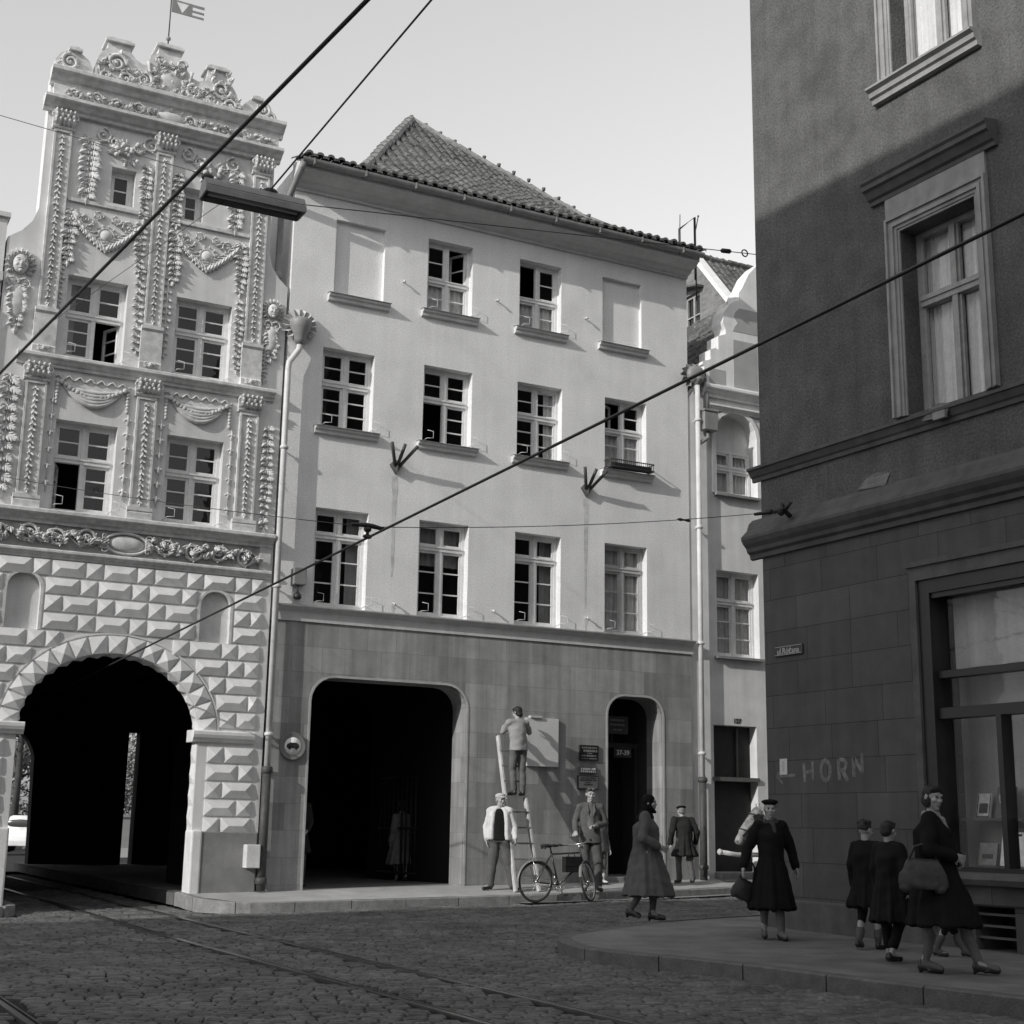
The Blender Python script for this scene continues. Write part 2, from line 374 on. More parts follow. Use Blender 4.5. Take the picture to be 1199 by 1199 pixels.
def drop(mb, x, z0, z1, w, n, y=0., fruit=True, down=True, jag=1.):   # hanging festoon of leaves and fruit
    mb.tube([(x, y-.012, z0+.02), (x, y-.012, z1)], .014, 5)
    for k in range(n):
        t = k/max(1, n-1); z = z0+(z1-z0)*t; ww = w*(1-.35*abs(t-.35)*1.2)
        for sg in (1, -1):
            s_ = random.uniform(.8, 1.25); dd = (sg*.9*jag*random.uniform(.75, 1.2), -.25, -.75*random.uniform(.6, 1.3))
            if w > .15: acanthus(mb, (x, y, z+random.uniform(-.01, .01)), dd, ww*.78*s_, ww*.6*s_, .042, 2)
            else: leaf(mb, (x, y, z), dd, OUT, ww*.75*s_, ww*.36*s_, .035)
        if fruit:
            r_ = w*random.uniform(.1, .17)
            if w > .15 or k % 2: mb.ball((x+random.uniform(-.2, .2)*w, y-.025, z-.02), (r_, r_*.6, r_), 6, 4)
            if w > .2 and k % 2: mb.ball((x+random.uniform(-.35, .35)*w, y-.025, z-.06), (r_, r_*.6, r_*.9), 6, 4)
    leaf(mb, (x, y, z1), (0, 0, -1), OUT, w*.8, w*.4, .05)
def scroll(mb, cx, cz, r, turn=1, a0=0., turns=1.6, th=.03, y=0., leaves=True):
    pts = []; rad = []; n = int(20*turns)
    for i in range(n+1):
        t = i/n; a = a0+turn*2*PI*turns*t; rr = r*(1-t)**.8+r*.06
        pts.append((cx+rr*math.cos(a), y-.03-.012*math.sin(t*PI), cz+rr*math.sin(a))); rad.append(th*(1-.55*t))
    mb.tube(pts, rad, 6)
    mb.ball((cx, y-.035, cz), r*.2, 7, 4)
    if leaves:
        for i in range(1, int(n*.62), 3):
            p = Vector(pts[i]); o = (p-Vector((cx, p.y, cz))).normalized(); tg = Vector((-o.z, 0, o.x))*turn
            leaf(mb, p+Vector((0, .01, 0)), o*.7+tg, OUT, r*.42, r*.22, .035)
            if i % 2: leaf(mb, p+Vector((0, .01, 0)), -o*.8+tg*.7, OUT, r*.25, r*.15, .03)
def capital(mb, x, w, z0, z1, y=-.07):
    h = z1-z0
    mb.prism([(0, z0), (y-.02, z0), (y-.035, z0+.03), (y-.01, z0+.05), (y-.03, z1-.06), (y-.08, z1-.05), (y-.08, z1), (0, z1)], x-w/2, x+w/2)
    for row, zz, cnt in ((0, z0+.04, 5), (1, z0+.04+h*.25, 4), (2, z0+.04+h*.48, 5)):
        for k in range(cnt):
            xx = x-w*.46+w*.92*(k+.5)/cnt; leaf(mb, (xx, y-.03-.012*row, zz), ((xx-x)*.8, -.3, 1), (0, -1, .1), h*.46, w*.27, .06); mb.ball((xx, y-.065-.012*row, zz+h*.34), (.022, .02, .022), 6, 4)
    for sg in (1, -1): scroll(mb, x+sg*w*.46, z1-.1, .048, -sg, PI/2, 1.2, .017, y-.05, False)
    mb.ball((x, y-.09, z1-.06), .04, 6, 4)
def mascaron(mb, x, z, s, y=0.):                             # little stucco head with wreath of hair and leaves
    mb.ball((x, y-.06*s, z), (.12*s, .1*s, .16*s), 12, 8)
    mb.ball((x, y-.15*s, z-.02*s), (.028*s, .035*s, .05*s), 6, 4)          # nose
    for sg in (1, -1):
        mb.ball((x+sg*.045*s, y-.145*s, z+.035*s), (.026*s, .015*s, .014*s), 6, 4)
        mb.ball((x+sg*.05*s, y-.135*s, z+.065*s), (.04*s, .02*s, .012*s), 6, 4)
        mb.ball((x+sg*.06*s, y-.125*s, z-.03*s), (.035*s, .03*s, .035*s), 6, 4)
    mb.ball((x, y-.14*s, z-.08*s), (.04*s, .02*s, .013*s), 6, 4); mb.ball((x, y-.12*s, z-.13*s), (.04*s, .035*s, .03*s), 6, 4)
    for k in range(13):
        a = R(-35+250*k/12); acanthus(mb, (x+.11*s*math.cos(a), y, z+.14*s*math.sin(a)), (math.cos(a), 0, math.sin(a)), .15*s, .1*s, .06, 2)
def swag(mb, xa, xb, z, sagv, y=0., cloth=True):
    n = 16
    def pt(t, s=1.): return Vector((xa+(xb-xa)*t, y, z-sagv*s*4*t*(1-t)))
    if cloth:
        for q in range(5):
            s = .42+.19*q; mb.tube([pt(i/n, s)+Vector((0, -.02-.03*math.sin(PI*i/n), 0)) for i in range(n+1)], [.012+.032*math.sin(PI*i/n) for i in range(n+1)], 6)
        vs = []
        for i in range(n+1):
            p, q = pt(i/n, .15), pt(i/n, 1.28); vs += [(p.x, y-.012, p.z), (q.x, y-.05*math.sin(PI*i/n)-.012, q.z), (q.x, y+.01, q.z)]
        mb.add(vs, [(3*i, 3*i+3, 3*i+4, 3*i+1) for i in range(n)]+[(3*i+1, 3*i+4, 3*i+5, 3*i+2) for i in range(n)], 0, True)
    for i in range(n+1):
        p = pt(i/n, .66); mb.ball((p.x, y-.06, p.z), (.036, .026, .036) if i % 2 else (.045, .03, .045), 7, 5)
def oval_boss(mb, x, z, a, b, y=0.):                         # cartouche: domed shield in a ring of curling leaves
    mb.ball((x, y, z), (a, .09, b), 14, 8)
    mb.tube([(x+a*1.12*math.cos(t), y-.02, z+b*1.12*math.sin(t)) for t in [2*PI*i/24 for i in range(25)]], .028, 6)
    for k in range(12):
        t = 2*PI*k/12+.2; acanthus(mb, (x+a*1.1*math.cos(t), y, z+b*1.1*math.sin(t)), (math.cos(t)-.5*math.sin(t), 0, math.sin(t)+.5*math.cos(t)), a*.75, a*.5, .05, 2)
def pyramid(mb, x0, x1, z0, z1, h=.1, y=0.):                 # diamond-pointed block
    g = .018; x0 += g; x1 -= g; z0 += g; z1 -= g; w = x1-x0; hh = z1-z0; e = min(w, hh)/2
    zc = (z0+z1)/2
    if w > hh: pa, pb = (x0+e, zc), (x1-e, zc)
    else: pa = pb = ((x0+x1)/2, zc)
    j = random.uniform(.85, 1.1); y2 = y-.022; yt = y-h*j
    v = [(x0, y, z0), (x1, y, z0), (x1, y, z1), (x0, y, z1), (x0, y2, z0), (x1, y2, z0), (x1, y2, z1), (x0, y2, z1), (pa[0], yt, pa[1]), (pb[0], yt, pb[1])]
    f = [(0, 1, 5, 4), (1, 2, 6, 5), (2, 3, 7, 6), (3, 0, 4, 7)]
    f += [(4, 5, 9, 8), (5, 6, 9), (6, 7, 8, 9), (7, 4, 8)] if w > hh else [(4, 5, 8), (5, 6, 8), (6, 7, 8), (7, 4, 8)]
    mb.add(v, f)
# ================================================================== ORNATE GABLED HOUSE (left)
HO = thing('gabled_house', 'ornate stucco gabled house with diamond rusticated archway at left', 'house', P0, ROT_F)
wins = [(-8.02, -7.6, 11.87, 12.55), (-6.745, -6.37, 11.86, 12.47), (-8.59, -7.58, 8.96, 10.42), (-6.73, -5.725, 8.96, 10.38), (-8.575, -7.565, 6.325, 7.86), (-6.72, -5.725, 6.33, 7.86)]
AX0, AX1, ASP, ATOP = -8.75, -5.85, 2.8, 4.02
notch = ell_notch(AX0, AX1, ASP, ATOP)
def niche_poly(x0, x1, z0, zs, n=10):
    cx, r = (x0+x1)/2, (x1-x0)/2
    return [(x0, z0), (x1, z0)]+[(cx+r*math.cos(PI*i/n), zs+r*.95*math.sin(PI*i/n)) for i in range(n+1)]
niches = [(-5.95, -5.43, 4.33, 4.96), (-9.1, -8.58, 4.33, 5.0)]
outer = [(-9.62, 0)]+notch+[(-4.72, 0), (-4.72, 10.94), (-4.9, 11.1), (-5.04, 11.3), (-5.1, 11.55), (-5.1, 14.04), (-9.17, 14.04), (-9.17, 11.5), (-9.25, 11.25), (-9.4, 11.05), (-9.62, 10.88)]
mb = MB(); mb.plate(outer, [rect(*w) for w in wins]+[niche_poly(*q) for q in niches], 0, .34)
mb.build('wall', ORN_WALL, HO)
for q in niches: mb = MB(); mb.box(q[0]-.05, q[1]+.05, .1, .16, q[2]-.05, q[3]+.32); mb.build('niche_back', ORN_WALL, HO)
for q in niches:
    mb = MB(); p = niche_poly(*q); p = p[1:]+[p[0]]; band_strip(mb, p, offset_poly(p, -.045), -.022, .0); mb.build('niche_surround', ORN_REL, HO)
rooms(HO, [wins[0], wins[1]], .36); rooms(HO, wins[2:4], .36); rooms(HO, wins[4:], .36)
window(HO, *wins[0], y=.2, rt=2, single=True, fm=FRAME); window(HO, *wins[1], y=.2, rt=2, single=True)
window(HO, *wins[2], y=.17, tr=.45, rt=2, rb=3, opened={'br': 65}, curtain=('c', 'l'), hook=True)
window(HO, *wins[3], y=.17, tr=.42, rt=2, rb=3, hook=True)
window(HO, *wins[4], y=.17, tr=.42, rt=2, rb=3, opened={'bl': 72}, hook=True)
window(HO, *wins[5], y=.17, tr=.42, rt=2, rb=3, hook=True)
# cornices
def cornice(z0, z1, x0, x1, pr, parent, m, name='cornice', steps=None):
    mb = MB(); h = z1-z0
    mb.prism([(0, z0), (-pr*.3, z0), (-pr*.36, z0+h*.22), (-pr*.55, z0+h*.3), (-pr*.72, z0+h*.5), (-pr*.94, z0+h*.62), (-pr, z0+h*.7), (-pr, z0+h*.92), (-pr*.9, z1), (0, z1+.03)], x0, x1)
    return mb.build(name, m, parent)
cornice(13.8, 14.08, -9.2, -5.0, .3, HO, ORN_REL)
cornice(13.3, 13.53, -9.27, -5.02, .3, HO, ORN_REL)
cornice(8.72, 8.92, -9.3, -4.88, .17, HO, ORN_REL)
cornice(6.06, 6.28, -9.62, -4.76, .22, HO, ORN_REL, 'cornice')
cornice(5.5, 5.64, -9.62, -4.76, .1, HO, ORN_REL, 'string_course')
mb = MB(); mb.box(-9.6, -4.98, -.025, 0, 5.665, 6.06); mb.build('frieze_ground', ORN_DARK, HO)
mb = MB(); mb.box(-4.98, -4.78, -.05, 0, 5.65, 6.06); mb.build('frieze_end_panel', ORN_REL, HO)
# scrollwork friezes
def rinceau(xa, xb, zc, hh, y, n, nl, sg0=1):
    mb = MB(); st = (xb-xa)/n
    for i in range(n):
        x = xa+st*(i+.5); sg = sg0*(1 if i % 2 else -1); scroll(mb, x, zc+sg*hh*.1, hh*.82, sg, PI*(0 if i % 2 else 1), 1.7, hh*.16, y)
        for k in range(5):
            a = 2*PI*k/5+i; leaf(mb, (x, y-.02, zc+sg*hh*.1), (math.cos(a), 0, math.sin(a)), OUT, hh*.4, hh*.22, .04)
    pts = [(xa+(xb-xa)*i/60, y-.015, zc+hh*.62*math.sin(PI*n*i/60*sg0)) for i in range(61)]; mb.tube(pts, hh*.09, 5)
    for i in range(nl):
        x = xa+(xb-xa)*(i+.5)/nl; z = zc+random.uniform(-.8, .8)*hh; acanthus(mb, (x, y-.012, z), (random.uniform(-1, 1), -.2, -(z-zc)/hh*.8+random.uniform(-.3, .3)), hh*.85, hh*.75, .06, 2)
    return mb.build('scroll_frieze', ORN_REL, HO)
rinceau(-9.55, -7.72, 5.865, .185, -.025, 4, 34, 1); rinceau(-6.84, -5.02, 5.865, .185, -.025, 4, 34, -1)
mb = MB(); mb.ball((-7.28, -.02, 5.86), (.3, .07, .14), 16, 8)
mb.tube([(-7.28+.36*math.cos(t), -.05, 5.86+.175*math.sin(t)) for t in [2*PI*i/24 for i in range(25)]], .026, 6)
for sg in (1, -1):
    for k in range(5): scroll(mb, -7.28+sg*.36, 5.75+.055*k, .06, sg, 0, 1.1, .016, -.03, False)
mb.build('frieze_cartouche', ORN_REL, HO)
mb = MB(); mb.box(-9.13, -5.08, -.12, 0, 13.53, 13.8); mb.build('frieze_ground', ORN_REL, HO)
rinceau(-8.95, -7.5, 13.665, .125, -.12, 4, 22, 1); rinceau(-6.72, -5.2, 13.665, .125, -.12, 4, 22, -1)
mb = MB(); mb.ball((-7.1, -.12, 13.665), (.28, .06, .1), 14, 6)
for sg in (1, -1): scroll(mb, -7.1+sg*.34, 13.665, .1, sg, 0, 1.3, .022, -.12)
for k in range(12): a = 2*PI*k/12; acanthus(mb, (-7.1+.28*math.cos(a), -.12, 13.665+.09*math.sin(a)), (math.cos(a), 0, math.sin(a)*.5), .12, .08, .04, 2)
mb.build('frieze_cartouche', ORN_REL, HO)
# pilasters: (axis, width, foot, capital foot, capital top)
def pilaster(x, w, z0, zc, zt, dropw, n, base=None):
    mb = MB(); f = .035
    mb.box(x-w/2, x-w/2+f, -.075, 0, z0, zc); mb.box(x+w/2-f, x+w/2, -.075, 0, z0, zc); mb.box(x-w/2+f, x+w/2-f, -.045, 0, z0, zc); mb.box(x-w/2+f, x+w/2-f, -.075, -.045, z0, z0+.05); mb.box(x-w/2+f, x+w/2-f, -.075, -.045, zc-.05, zc)
    p = mb.build('pilaster', ORN_REL, HO)
    o = MB(); drop(o, x, zc-.12, z0+.12, dropw, n, -.045, True, jag=.6); o.build('bellflower_drop', ORN_REL, p)
    c = MB(); capital(c, x, w+.08, zc, zt); c.build('capital', ORN_REL, p)
    if base:
        b = MB(); zb0, zb1 = base
        b.prism([(0, zb0), (-.12, zb0), (-.13, zb0+.12), (-.1, zb0+.15), (-.1, zb1-.1), (-.13, zb1-.06), (-.13, zb1), (0, zb1)], x-w*.62, x+w*.62); b.build('pedestal', ORN_REL, p)
        if zb1-zb0 > .5:
            b = MB(); acanthus(b, (x-.14, -.12, zb0+.08), (1, 0, .1), .2, .12, .03); acanthus(b, (x+.14, -.12, zb0+.08), (-1, 0, .1), .2, .12, .03); b.ball((x, -.13, zb0+.08), .05, 8, 5); b.build('pedestal_ornament', ORN_REL, p)
for x in (-8.9, -7.13, -5.34): pilaster(x, .3, 9.72, 13.0, 13.3, .115, 28, (8.92, 9.72))
for x in (-8.95, -7.12, -5.31): pilaster(x, .34, 6.5, 8.45, 8.72, .125, 18, (6.28, 6.5))
def orn(name, fn, *a, **k):
    mb = MB(); fn(mb, *a, **k); return mb.build(name, ORN_REL, HO)
# attic storey
for x in (-8.42, -5.78): orn('leaf_festoon', drop, x, 12.98, 11.98, .34, 11)
for x in (-7.42, -6.84): orn('leaf_festoon', drop, x, 12.7, 11.75, .2, 11)
for xc in (-7.8, -6.3):
    mb = MB(); 
    for sg in (1, -1):
        scroll(mb, xc+sg*.42, 13.08, .14, sg, PI/2, 1.4, .025); scroll(mb, xc+sg*.2, 12.98, .1, -sg, 0, 1.3, .022)
    for k in range(16): mb.ball((xc+random.gauss(0, .12), -.05-random.random()*.05, 12.85+random.gauss(0, .08)), random.uniform(.035, .06), 6, 4)
    for k in range(14):
        a = random.uniform(0, 2*PI); acanthus(mb, (xc+.16*math.cos(a), 0, 12.85+.1*math.sin(a)), (math.cos(a), 0, math.sin(a)), .18, .12, .05, 2)
    mb.build('fruit_cluster', ORN_REL, HO)
for x0, x1 in ((-8.72, -7.3), (-6.95, -5.5)):
    mb = MB(); mb.box(x0, x1, -.05, 0, 11.74, 11.8); mb.build('string_course', ORN_REL, HO)
# panel with bosses between attic and upper floor
for xc in (-8.03, -6.25):
    mb = MB(); oval_boss(mb, xc, 11.22, .12, .12)
    for sg in (1, -1):
        for k in range(9):
            t = k/8; p = (xc+sg*(.62-.5*t), 0, 11.62-.62*t+.16*t*t); acanthus(mb, p, (-sg*.45, 0, -.9), .3, .2, .06, 3)
        scroll(mb, xc+sg*.36, 11.45, .12, sg, 0, 1.3, .022); scroll(mb, xc+sg*.15, 11.55, .09, -sg, 0, 1.3, .02)
    mb.build('leaf_swag', ORN_REL, HO)
for x, w in ((-8.64, .25), (-7.43, .22), (-6.83, .25), (-5.62, .23)): orn('leaf_festoon', drop, x, 11.6, 10.72, w, 9)
for x, w, a, b in ((-8.73, .13, 10.7, 9.75), (-7.38, .17, 10.75, 9.3), (-6.9, .15, 10.7, 9.3), (-5.6, .17, 10.5, 9.25), (-5.08, .15, 9.95, 9.15)): orn('fruit_festoon', drop, x, a, b, w, 12)
# swags between upper and middle floor
for xa, xb in ((-8.55, -7.5), (-6.72, -5.72)):
    orn('cloth_swag', swag, xa, xb, 8.5, .3)
    mb = MB(); mb.tube([(xa-.1+(xb-xa+.2)*i/40, -.02, 8.58+.035*math.sin(i*1.1)) for i in range(41)], .016, 5); mb.build('wavy_ribbon', ORN_REL, HO)
    for x in (xa-.06, xb+.06):
        mb = MB()
        for k in range(7): mb.ball((x, -.025, 8.5-.06*k), (.045-.003*k, .035, .036), 7, 4)
        mb.build('tassel', ORN_REL, HO)
for x, w, a, b in ((-8.66, .1, 8.3, 6.6), (-7.41, .14, 8.1, 6.6), (-6.84, .13, 8.1, 6.55), (-5.6, .12, 8.1, 6.5)):
    mb = MB(); mb.tube([(x, -.02, a), (x, -.02, b)], .012, 5)
    for k in range(6):
        z = a-(a-b)*(k+.5)/6; mb.ball((x, -.025, z), (w*.26, .026, w*.6), 7, 5)
        for sg in (1, -1): leaf(mb, (x, -.01, z+.05), (sg, 0, -.7), OUT, w*.6, w*.35, .03)
    mb.build('bellflower_drop', ORN_REL, HO)
orn('leaf_festoon', drop, -9.36, 8.5, 6.65, .36, 12, 0, False); orn('leaf_festoon', drop, -4.93, 8.25, 6.45, .24, 15)
for x, z, s in ((-9.38, 10.42, 1.05), (-4.98, 10.42, .85)):
    orn('stucco_mask', mascaron, x, z, s)
    mb = MB(); drop(mb, x, z-.35*s, z-.95*s, .3*s, 8); scroll(mb, x-.1*s, z-.32*s, .1*s, 1, 0, 1.2, .02); scroll(mb, x+.1*s, z-.32*s, .1*s, -1, PI, 1.2, .02); mb.ball((x, -.02, z-.62*s), (.15*s, .07, .3*s), 10, 7); mb.build('fruit_festoon', ORN_REL, HO)
# gable
gab = [(-9.14, 14.06), (-9.14, 14.3), (-9.06, 14.45), (-8.93, 14.53), (-8.72, 14.53), (-8.56, 14.42), (-8.49, 14.25), (-8.47, 14.15), (-8.44, 14.5), (-8.38, 14.65), (-8.27, 14.78), (-8.27, 14.9), (-7.87, 14.9), (-7.87, 14.8), (-7.76, 14.68), (-7.64, 14.62), (-7.54, 14.64), (-7.51, 14.85), (-7.38, 14.92), (-7.38, 15.05),
       (-6.98, 15.05), (-6.96, 14.9), (-6.86, 14.84), (-6.84, 14.72), (-6.74, 14.6), (-6.62, 14.57), (-6.5, 14.62), (-6.46, 14.75), (-6.46, 14.87), (-6.1, 14.87), (-6.1, 14.75), (-6.0, 14.65), (-5.9, 14.5), (-5.84, 14.32), (-5.8, 14.2), (-5.77, 14.25), (-5.74, 14.38), (-5.62, 14.48), (-5.42, 14.48), (-5.26, 14.4), (-5.16, 14.27), (-5.13, 14.06)]
mb = MB(); mb.plate(gab, [], -.02, .3)
for x0, x1, z in ((-8.32, -7.82, 14.9), (-7.43, -6.93, 15.05), (-6.5, -6.06, 14.87), (-8.93, -8.7, 14.53), (-5.62, -5.4, 14.48)):
    mb.box(x0, x1, -.09, .35, z-.0, z+.045); mb.box(x0+.05, x1-.05, -.06, .33, z+.045, z+.085)
mb.build('scrolled_gable', ORN_REL, HO)
mb = MB(); Y = -.02; GL, GR = MB(), MB()
mb.ball((-7.15, Y, 14.42), (.19, .07, .22), 14, 8)
for k in range(14):
    t = 2*PI*k/14; acanthus(mb, (-7.15+.2*math.cos(t), Y, 14.42+.24*math.sin(t)), (math.cos(t)-.6*math.sin(t), 0, math.sin(t)+.6*math.cos(t)), .17, .12, .05, 2)
for sg in (1, -1):
    c = -7.15
    scroll(mb, c+sg*.45, 14.32, .14, sg, PI/2, 1.5, .034, Y); q = GL if sg < 0 else GR; scroll(q, c+sg*.95, 14.5, .17, -sg, 0, 1.6, .036, Y); scroll(q, c+sg*1.12, 14.22, .12, sg, 0, 1.4, .03, Y); scroll(q, c+sg*.78, 14.24, .12, -sg, 0, 1.4, .03, Y)
    scroll(mb, c+sg*.2, 14.78, .09, sg, 0, 1.4, .028, Y); mb.tube([(c+sg*(.3+.02*k), Y-.02, 14.2+.1*k) for k in range(6)], .03, 5); e_ = MB(); scroll(e_, c+sg*1.74, 14.3, .15, -sg, PI/2, 1.6, .036, Y); scroll(e_, c+sg*1.9, 14.2, .09, sg, 0, 1.3, .028, Y); e_.build('gable_volute', ORN_REL, HO)
for k in range(90):
    x = random.uniform(-8.4, -5.9); q = mb if abs(x+7.15) < .6 else (GL if x < -7.15 else GR); acanthus(q, (x, Y, random.uniform(14.1, 14.78 if .75 < abs(x+7.15) < 1.1 or abs(x+7.15) < .25 else 14.45)), (random.uniform(-1, 1), 0, random.uniform(-.6, 1)), .17, .12, .06, 2)
mb.build('gable_scrollwork', ORN_REL, HO)
for q in (GL, GR): q.build('gable_scrollwork', ORN_REL, HO)
# rusticated ground storey
ZN_ = {k: MB() for k in ('a', 'b', 'c', 'd', 'e')}; RP = .29; z = 5.5; row = 0
cxA, aA, bA = (AX0+AX1)/2, (AX1-AX0)/2, ATOP-ASP
while z > 1.25:
    z0, z1 = z-RP, z; zm = (z0+z1)/2
    if 2.6 < zm < 2.88: z -= RP; row += 1; continue
    free = [(-9.58, -4.86)]
    def cut(a, b):
        global free
        o = []
        for p, q in free:
            if b <= p or a >= q: o.append((p, q)); continue
            if a-p > .1: o.append((p, a))
            if q-b > .1: o.append((b, q))
        free = o
    rr = .35
    if zm < ASP: cut(AX0-.16, AX1+.16)
    else:
        q = (zm-.04-ASP)/(bA+rr)
        if q < 1: w = (aA+rr)*math.sqrt(1-q*q); cut(cxA-w, cxA+w)
    for n0 in niches:
        if z1 > n0[2]+.05 and z0 < n0[3]+.2: cut(n0[0]-.06, n0[1]+.06)
    for p, q in free:
        x = p; k = row % 2
        while x < q-.05:
            w = (.29, .55)[k % 2]; k += 1
            if q-(x+w) < .16: w = q-x
            key = 'a' if zm > 4.4 else (('b' if x < cxA else 'c') if zm > 2.7 else ('d' if x < cxA else 'e')); pyramid(ZN_[key], x, x+w, z0, z1, .076); x += w
    z -= RP; row += 1
for k in ZN_: ZN_[k].build('rustication', RUST, HO)
mb = MB(); nv = 17; gap = .01
for i in range(nv):                                            # voussoirs, each a diamond point
    a0, a1 = PI*i/nv+gap, PI*(i+1)/nv-gap
    def e(a, r, y): return (cxA-(aA+r)*math.cos(a), y, ASP+(bA+r)*math.sin(a))
    am = (a0+a1)/2
    v = [e(a0, .015, 0), e(a1, .015, 0), e(a1, .3, 0), e(a0, .3, 0), e(a0, .015, -.03), e(a1, .015, -.03), e(a1, .3, -.03), e(a0, .3, -.03), e(am, .15, -.08)]
    mb.add(v, [(0, 1, 5, 4), (1, 2, 6, 5), (2, 3, 7, 6), (3, 0, 4, 7), (4, 5, 8), (5, 6, 8), (6, 7, 8), (7, 4, 8)])
mb.build('arch_voussoirs', RUST, HO)
mb = MB(); ar = [(cxA-(aA+.32)*math.cos(PI*i/40), ASP+(bA+.32)*math.sin(PI*i/40)) for i in range(41)]; ar2 = [(cxA-(aA+.345)*math.cos(PI*i/40), ASP+(bA+.345)*math.sin(PI*i/40)) for i in range(41)]
band_strip(mb, ar, ar2, -.02, 0); mb.build('arch_moulding', RUST, HO)
JP = [MB(), MB(), MB()]; mb = JP[0]                                                      # scalloped reveal of the arch: diamond points on its soffit and jambs
for i in range(nv):
    a0, a1 = PI*i/nv+gap, PI*(i+1)/nv-gap; am = (a0+a1)/2
    def e2(a, r, y): return (cxA-(aA+r)*math.cos(a), y, ASP+(bA+r)*math.sin(a))
    v = [e2(a0, .005, .03), e2(a1, .005, .03), e2(a1, .005, .32), e2(a0, .005, .32), e2(am, -.055, .17)]
    mb.add(v, [(0, 1, 4), (1, 2, 4), (2, 3, 4), (3, 0, 4)])
for k in range(4):
    z0 = 1.28+.345*k; z1 = z0+.32
    for x, sg in ((AX1-.003, -1), (AX0+.003, 1)):
        v = [(x, .03, z0), (x, .32, z0), (x, .32, z1), (x, .03, z1), (x+sg*.055, .17, (z0+z1)/2)]
        JP[1 if sg < 0 else 2].add(v, [(0, 1, 4), (1, 2, 4), (2, 3, 4), (3, 0, 4)])
JP[0].build('soffit_points', RUST, HO)
for q in JP[1:]: q.build('jamb_points', RUST, HO)
for x0, x1 in ((AX1-.1, -4.9), (-9.62, AX0+.1)):
    mb = MB(); mb.prism([(.34, 2.66), (-.05, 2.66), (-.07, 2.7), (-.1, 2.73), (-.12, 2.78), (-.12, 2.83), (-.1, 2.85), (.34, 2.86)], x0, x1); mb.build('impost', RUST, HO)
for x0, x1 in ((AX1+.14, -4.74), (-9.62, AX0-.14)):
    mb = MB(); mb.box(x0, x1, -.07, .0, .0, 1.2); bevel(mb.build('plinth', PLINTH, HO), .02)
for x0, x1 in ((AX1-.02, AX1+.16), (AX0-.16, AX0+.02)):
    mb = MB(); mb.box(x0, x1, -.09, .34, .0, 1.22); bevel(mb.build('corner_stone', RUST, HO), .03, 3)
mb = MB(); mb.box(-9.0, -8.94, .35, 9, 10.8, 11.2)
mb = MB(); mb.add([(-9.6, .34, 10.85), (-7.15, .34, 13.9), (-4.7, .34, 10.9), (-9.6, 12, 10.85), (-7.15, 12, 13.9), (-4.7, 12, 10.9)], [(0, 1, 4, 3), (1, 2, 5, 4), (3, 4, 5)]); mb.build('roof', TILE, HO, fix=False)
# weather vane on the gable
WV = thing('weather_vane', 'iron pole with ball and swallow-tailed vane flag on top of the ornate gable', 'weather vane', F(-7.2, .1, 15.13), ROT_F)
mb = MB(); mb.tube([(0, 0, 0), (0, 0, 1.5)], .012, 6); mb.build('pole', IRON, WV)
mb = MB(); mb.ball((0, 0, .2), .045, 10, 7); mb.build('ball', ZINC, WV)
mb = MB(); mb.box(.02, .4, -.006, .006, .76, .8+.22); mb.box(.4, .62, -.006, .006, .76, .8); mb.box(.4, .62, -.006, .006, .86, .9); mb.box(.4, .62, -.006, .006, .97, 1.02); mb.build('flag', ZINC, WV)
mb = MB(); mb.add([(.1, -.009, .98), (.33, -.009, .98), (.215, -.009, .78)], [(0, 1, 2)]); mb.add([(.1, .009, .98), (.33, .009, .98), (.215, .009, .78)], [(2, 1, 0)]); mb.build('flag_emblem', WHITEP, WV, fix=False)
# neighbour at the far left edge
HN = thing('neighbour_house', 'plain plastered house wall at the far left edge beside the ornate gable', 'house', F(-9.65, 0, 0), ROT_F)
mb = MB(); mb.plate(rect(-6.5, 0, 0, 11.2), [], -.02, 6); mb.build('wall', NARROW, HN)
mb = MB(); mb.box(-6.6, .04, -.08, 6, 11.2, 11.28); mb.box(-6.6, .0, -.14, -.02, 10.05, 10.2); mb.build('coping', TRIM, HN)
mb = MB(); mb.tube([(-.32, -.1, 9.7), (-.32, -.1, .3)], .05, 8); mb.build('downpipe', PIPEW, HN)

# ================================================================== PASSAGE HALL behind the archway and the wide portal
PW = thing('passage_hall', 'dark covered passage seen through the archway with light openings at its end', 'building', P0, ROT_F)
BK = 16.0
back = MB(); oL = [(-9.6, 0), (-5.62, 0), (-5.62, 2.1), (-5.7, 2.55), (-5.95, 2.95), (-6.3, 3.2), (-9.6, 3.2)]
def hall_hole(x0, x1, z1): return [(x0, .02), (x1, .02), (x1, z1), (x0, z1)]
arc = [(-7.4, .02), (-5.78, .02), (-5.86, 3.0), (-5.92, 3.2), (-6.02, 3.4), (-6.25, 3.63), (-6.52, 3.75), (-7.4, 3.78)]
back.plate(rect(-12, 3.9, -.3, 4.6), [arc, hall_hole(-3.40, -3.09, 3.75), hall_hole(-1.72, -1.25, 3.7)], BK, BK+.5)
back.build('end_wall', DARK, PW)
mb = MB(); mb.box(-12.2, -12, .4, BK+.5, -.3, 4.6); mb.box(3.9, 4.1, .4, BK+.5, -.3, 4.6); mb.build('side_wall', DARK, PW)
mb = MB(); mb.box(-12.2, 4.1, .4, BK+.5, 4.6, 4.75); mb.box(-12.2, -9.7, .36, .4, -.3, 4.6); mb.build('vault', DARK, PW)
mb = MB(); mb.box(-5.2, -4.0, .45, 4, -.3, 4.6); mb.box(-.7, 2.0, .45, 5, -.3, 4.6); mb.build('inner_wall', DARK, PW)
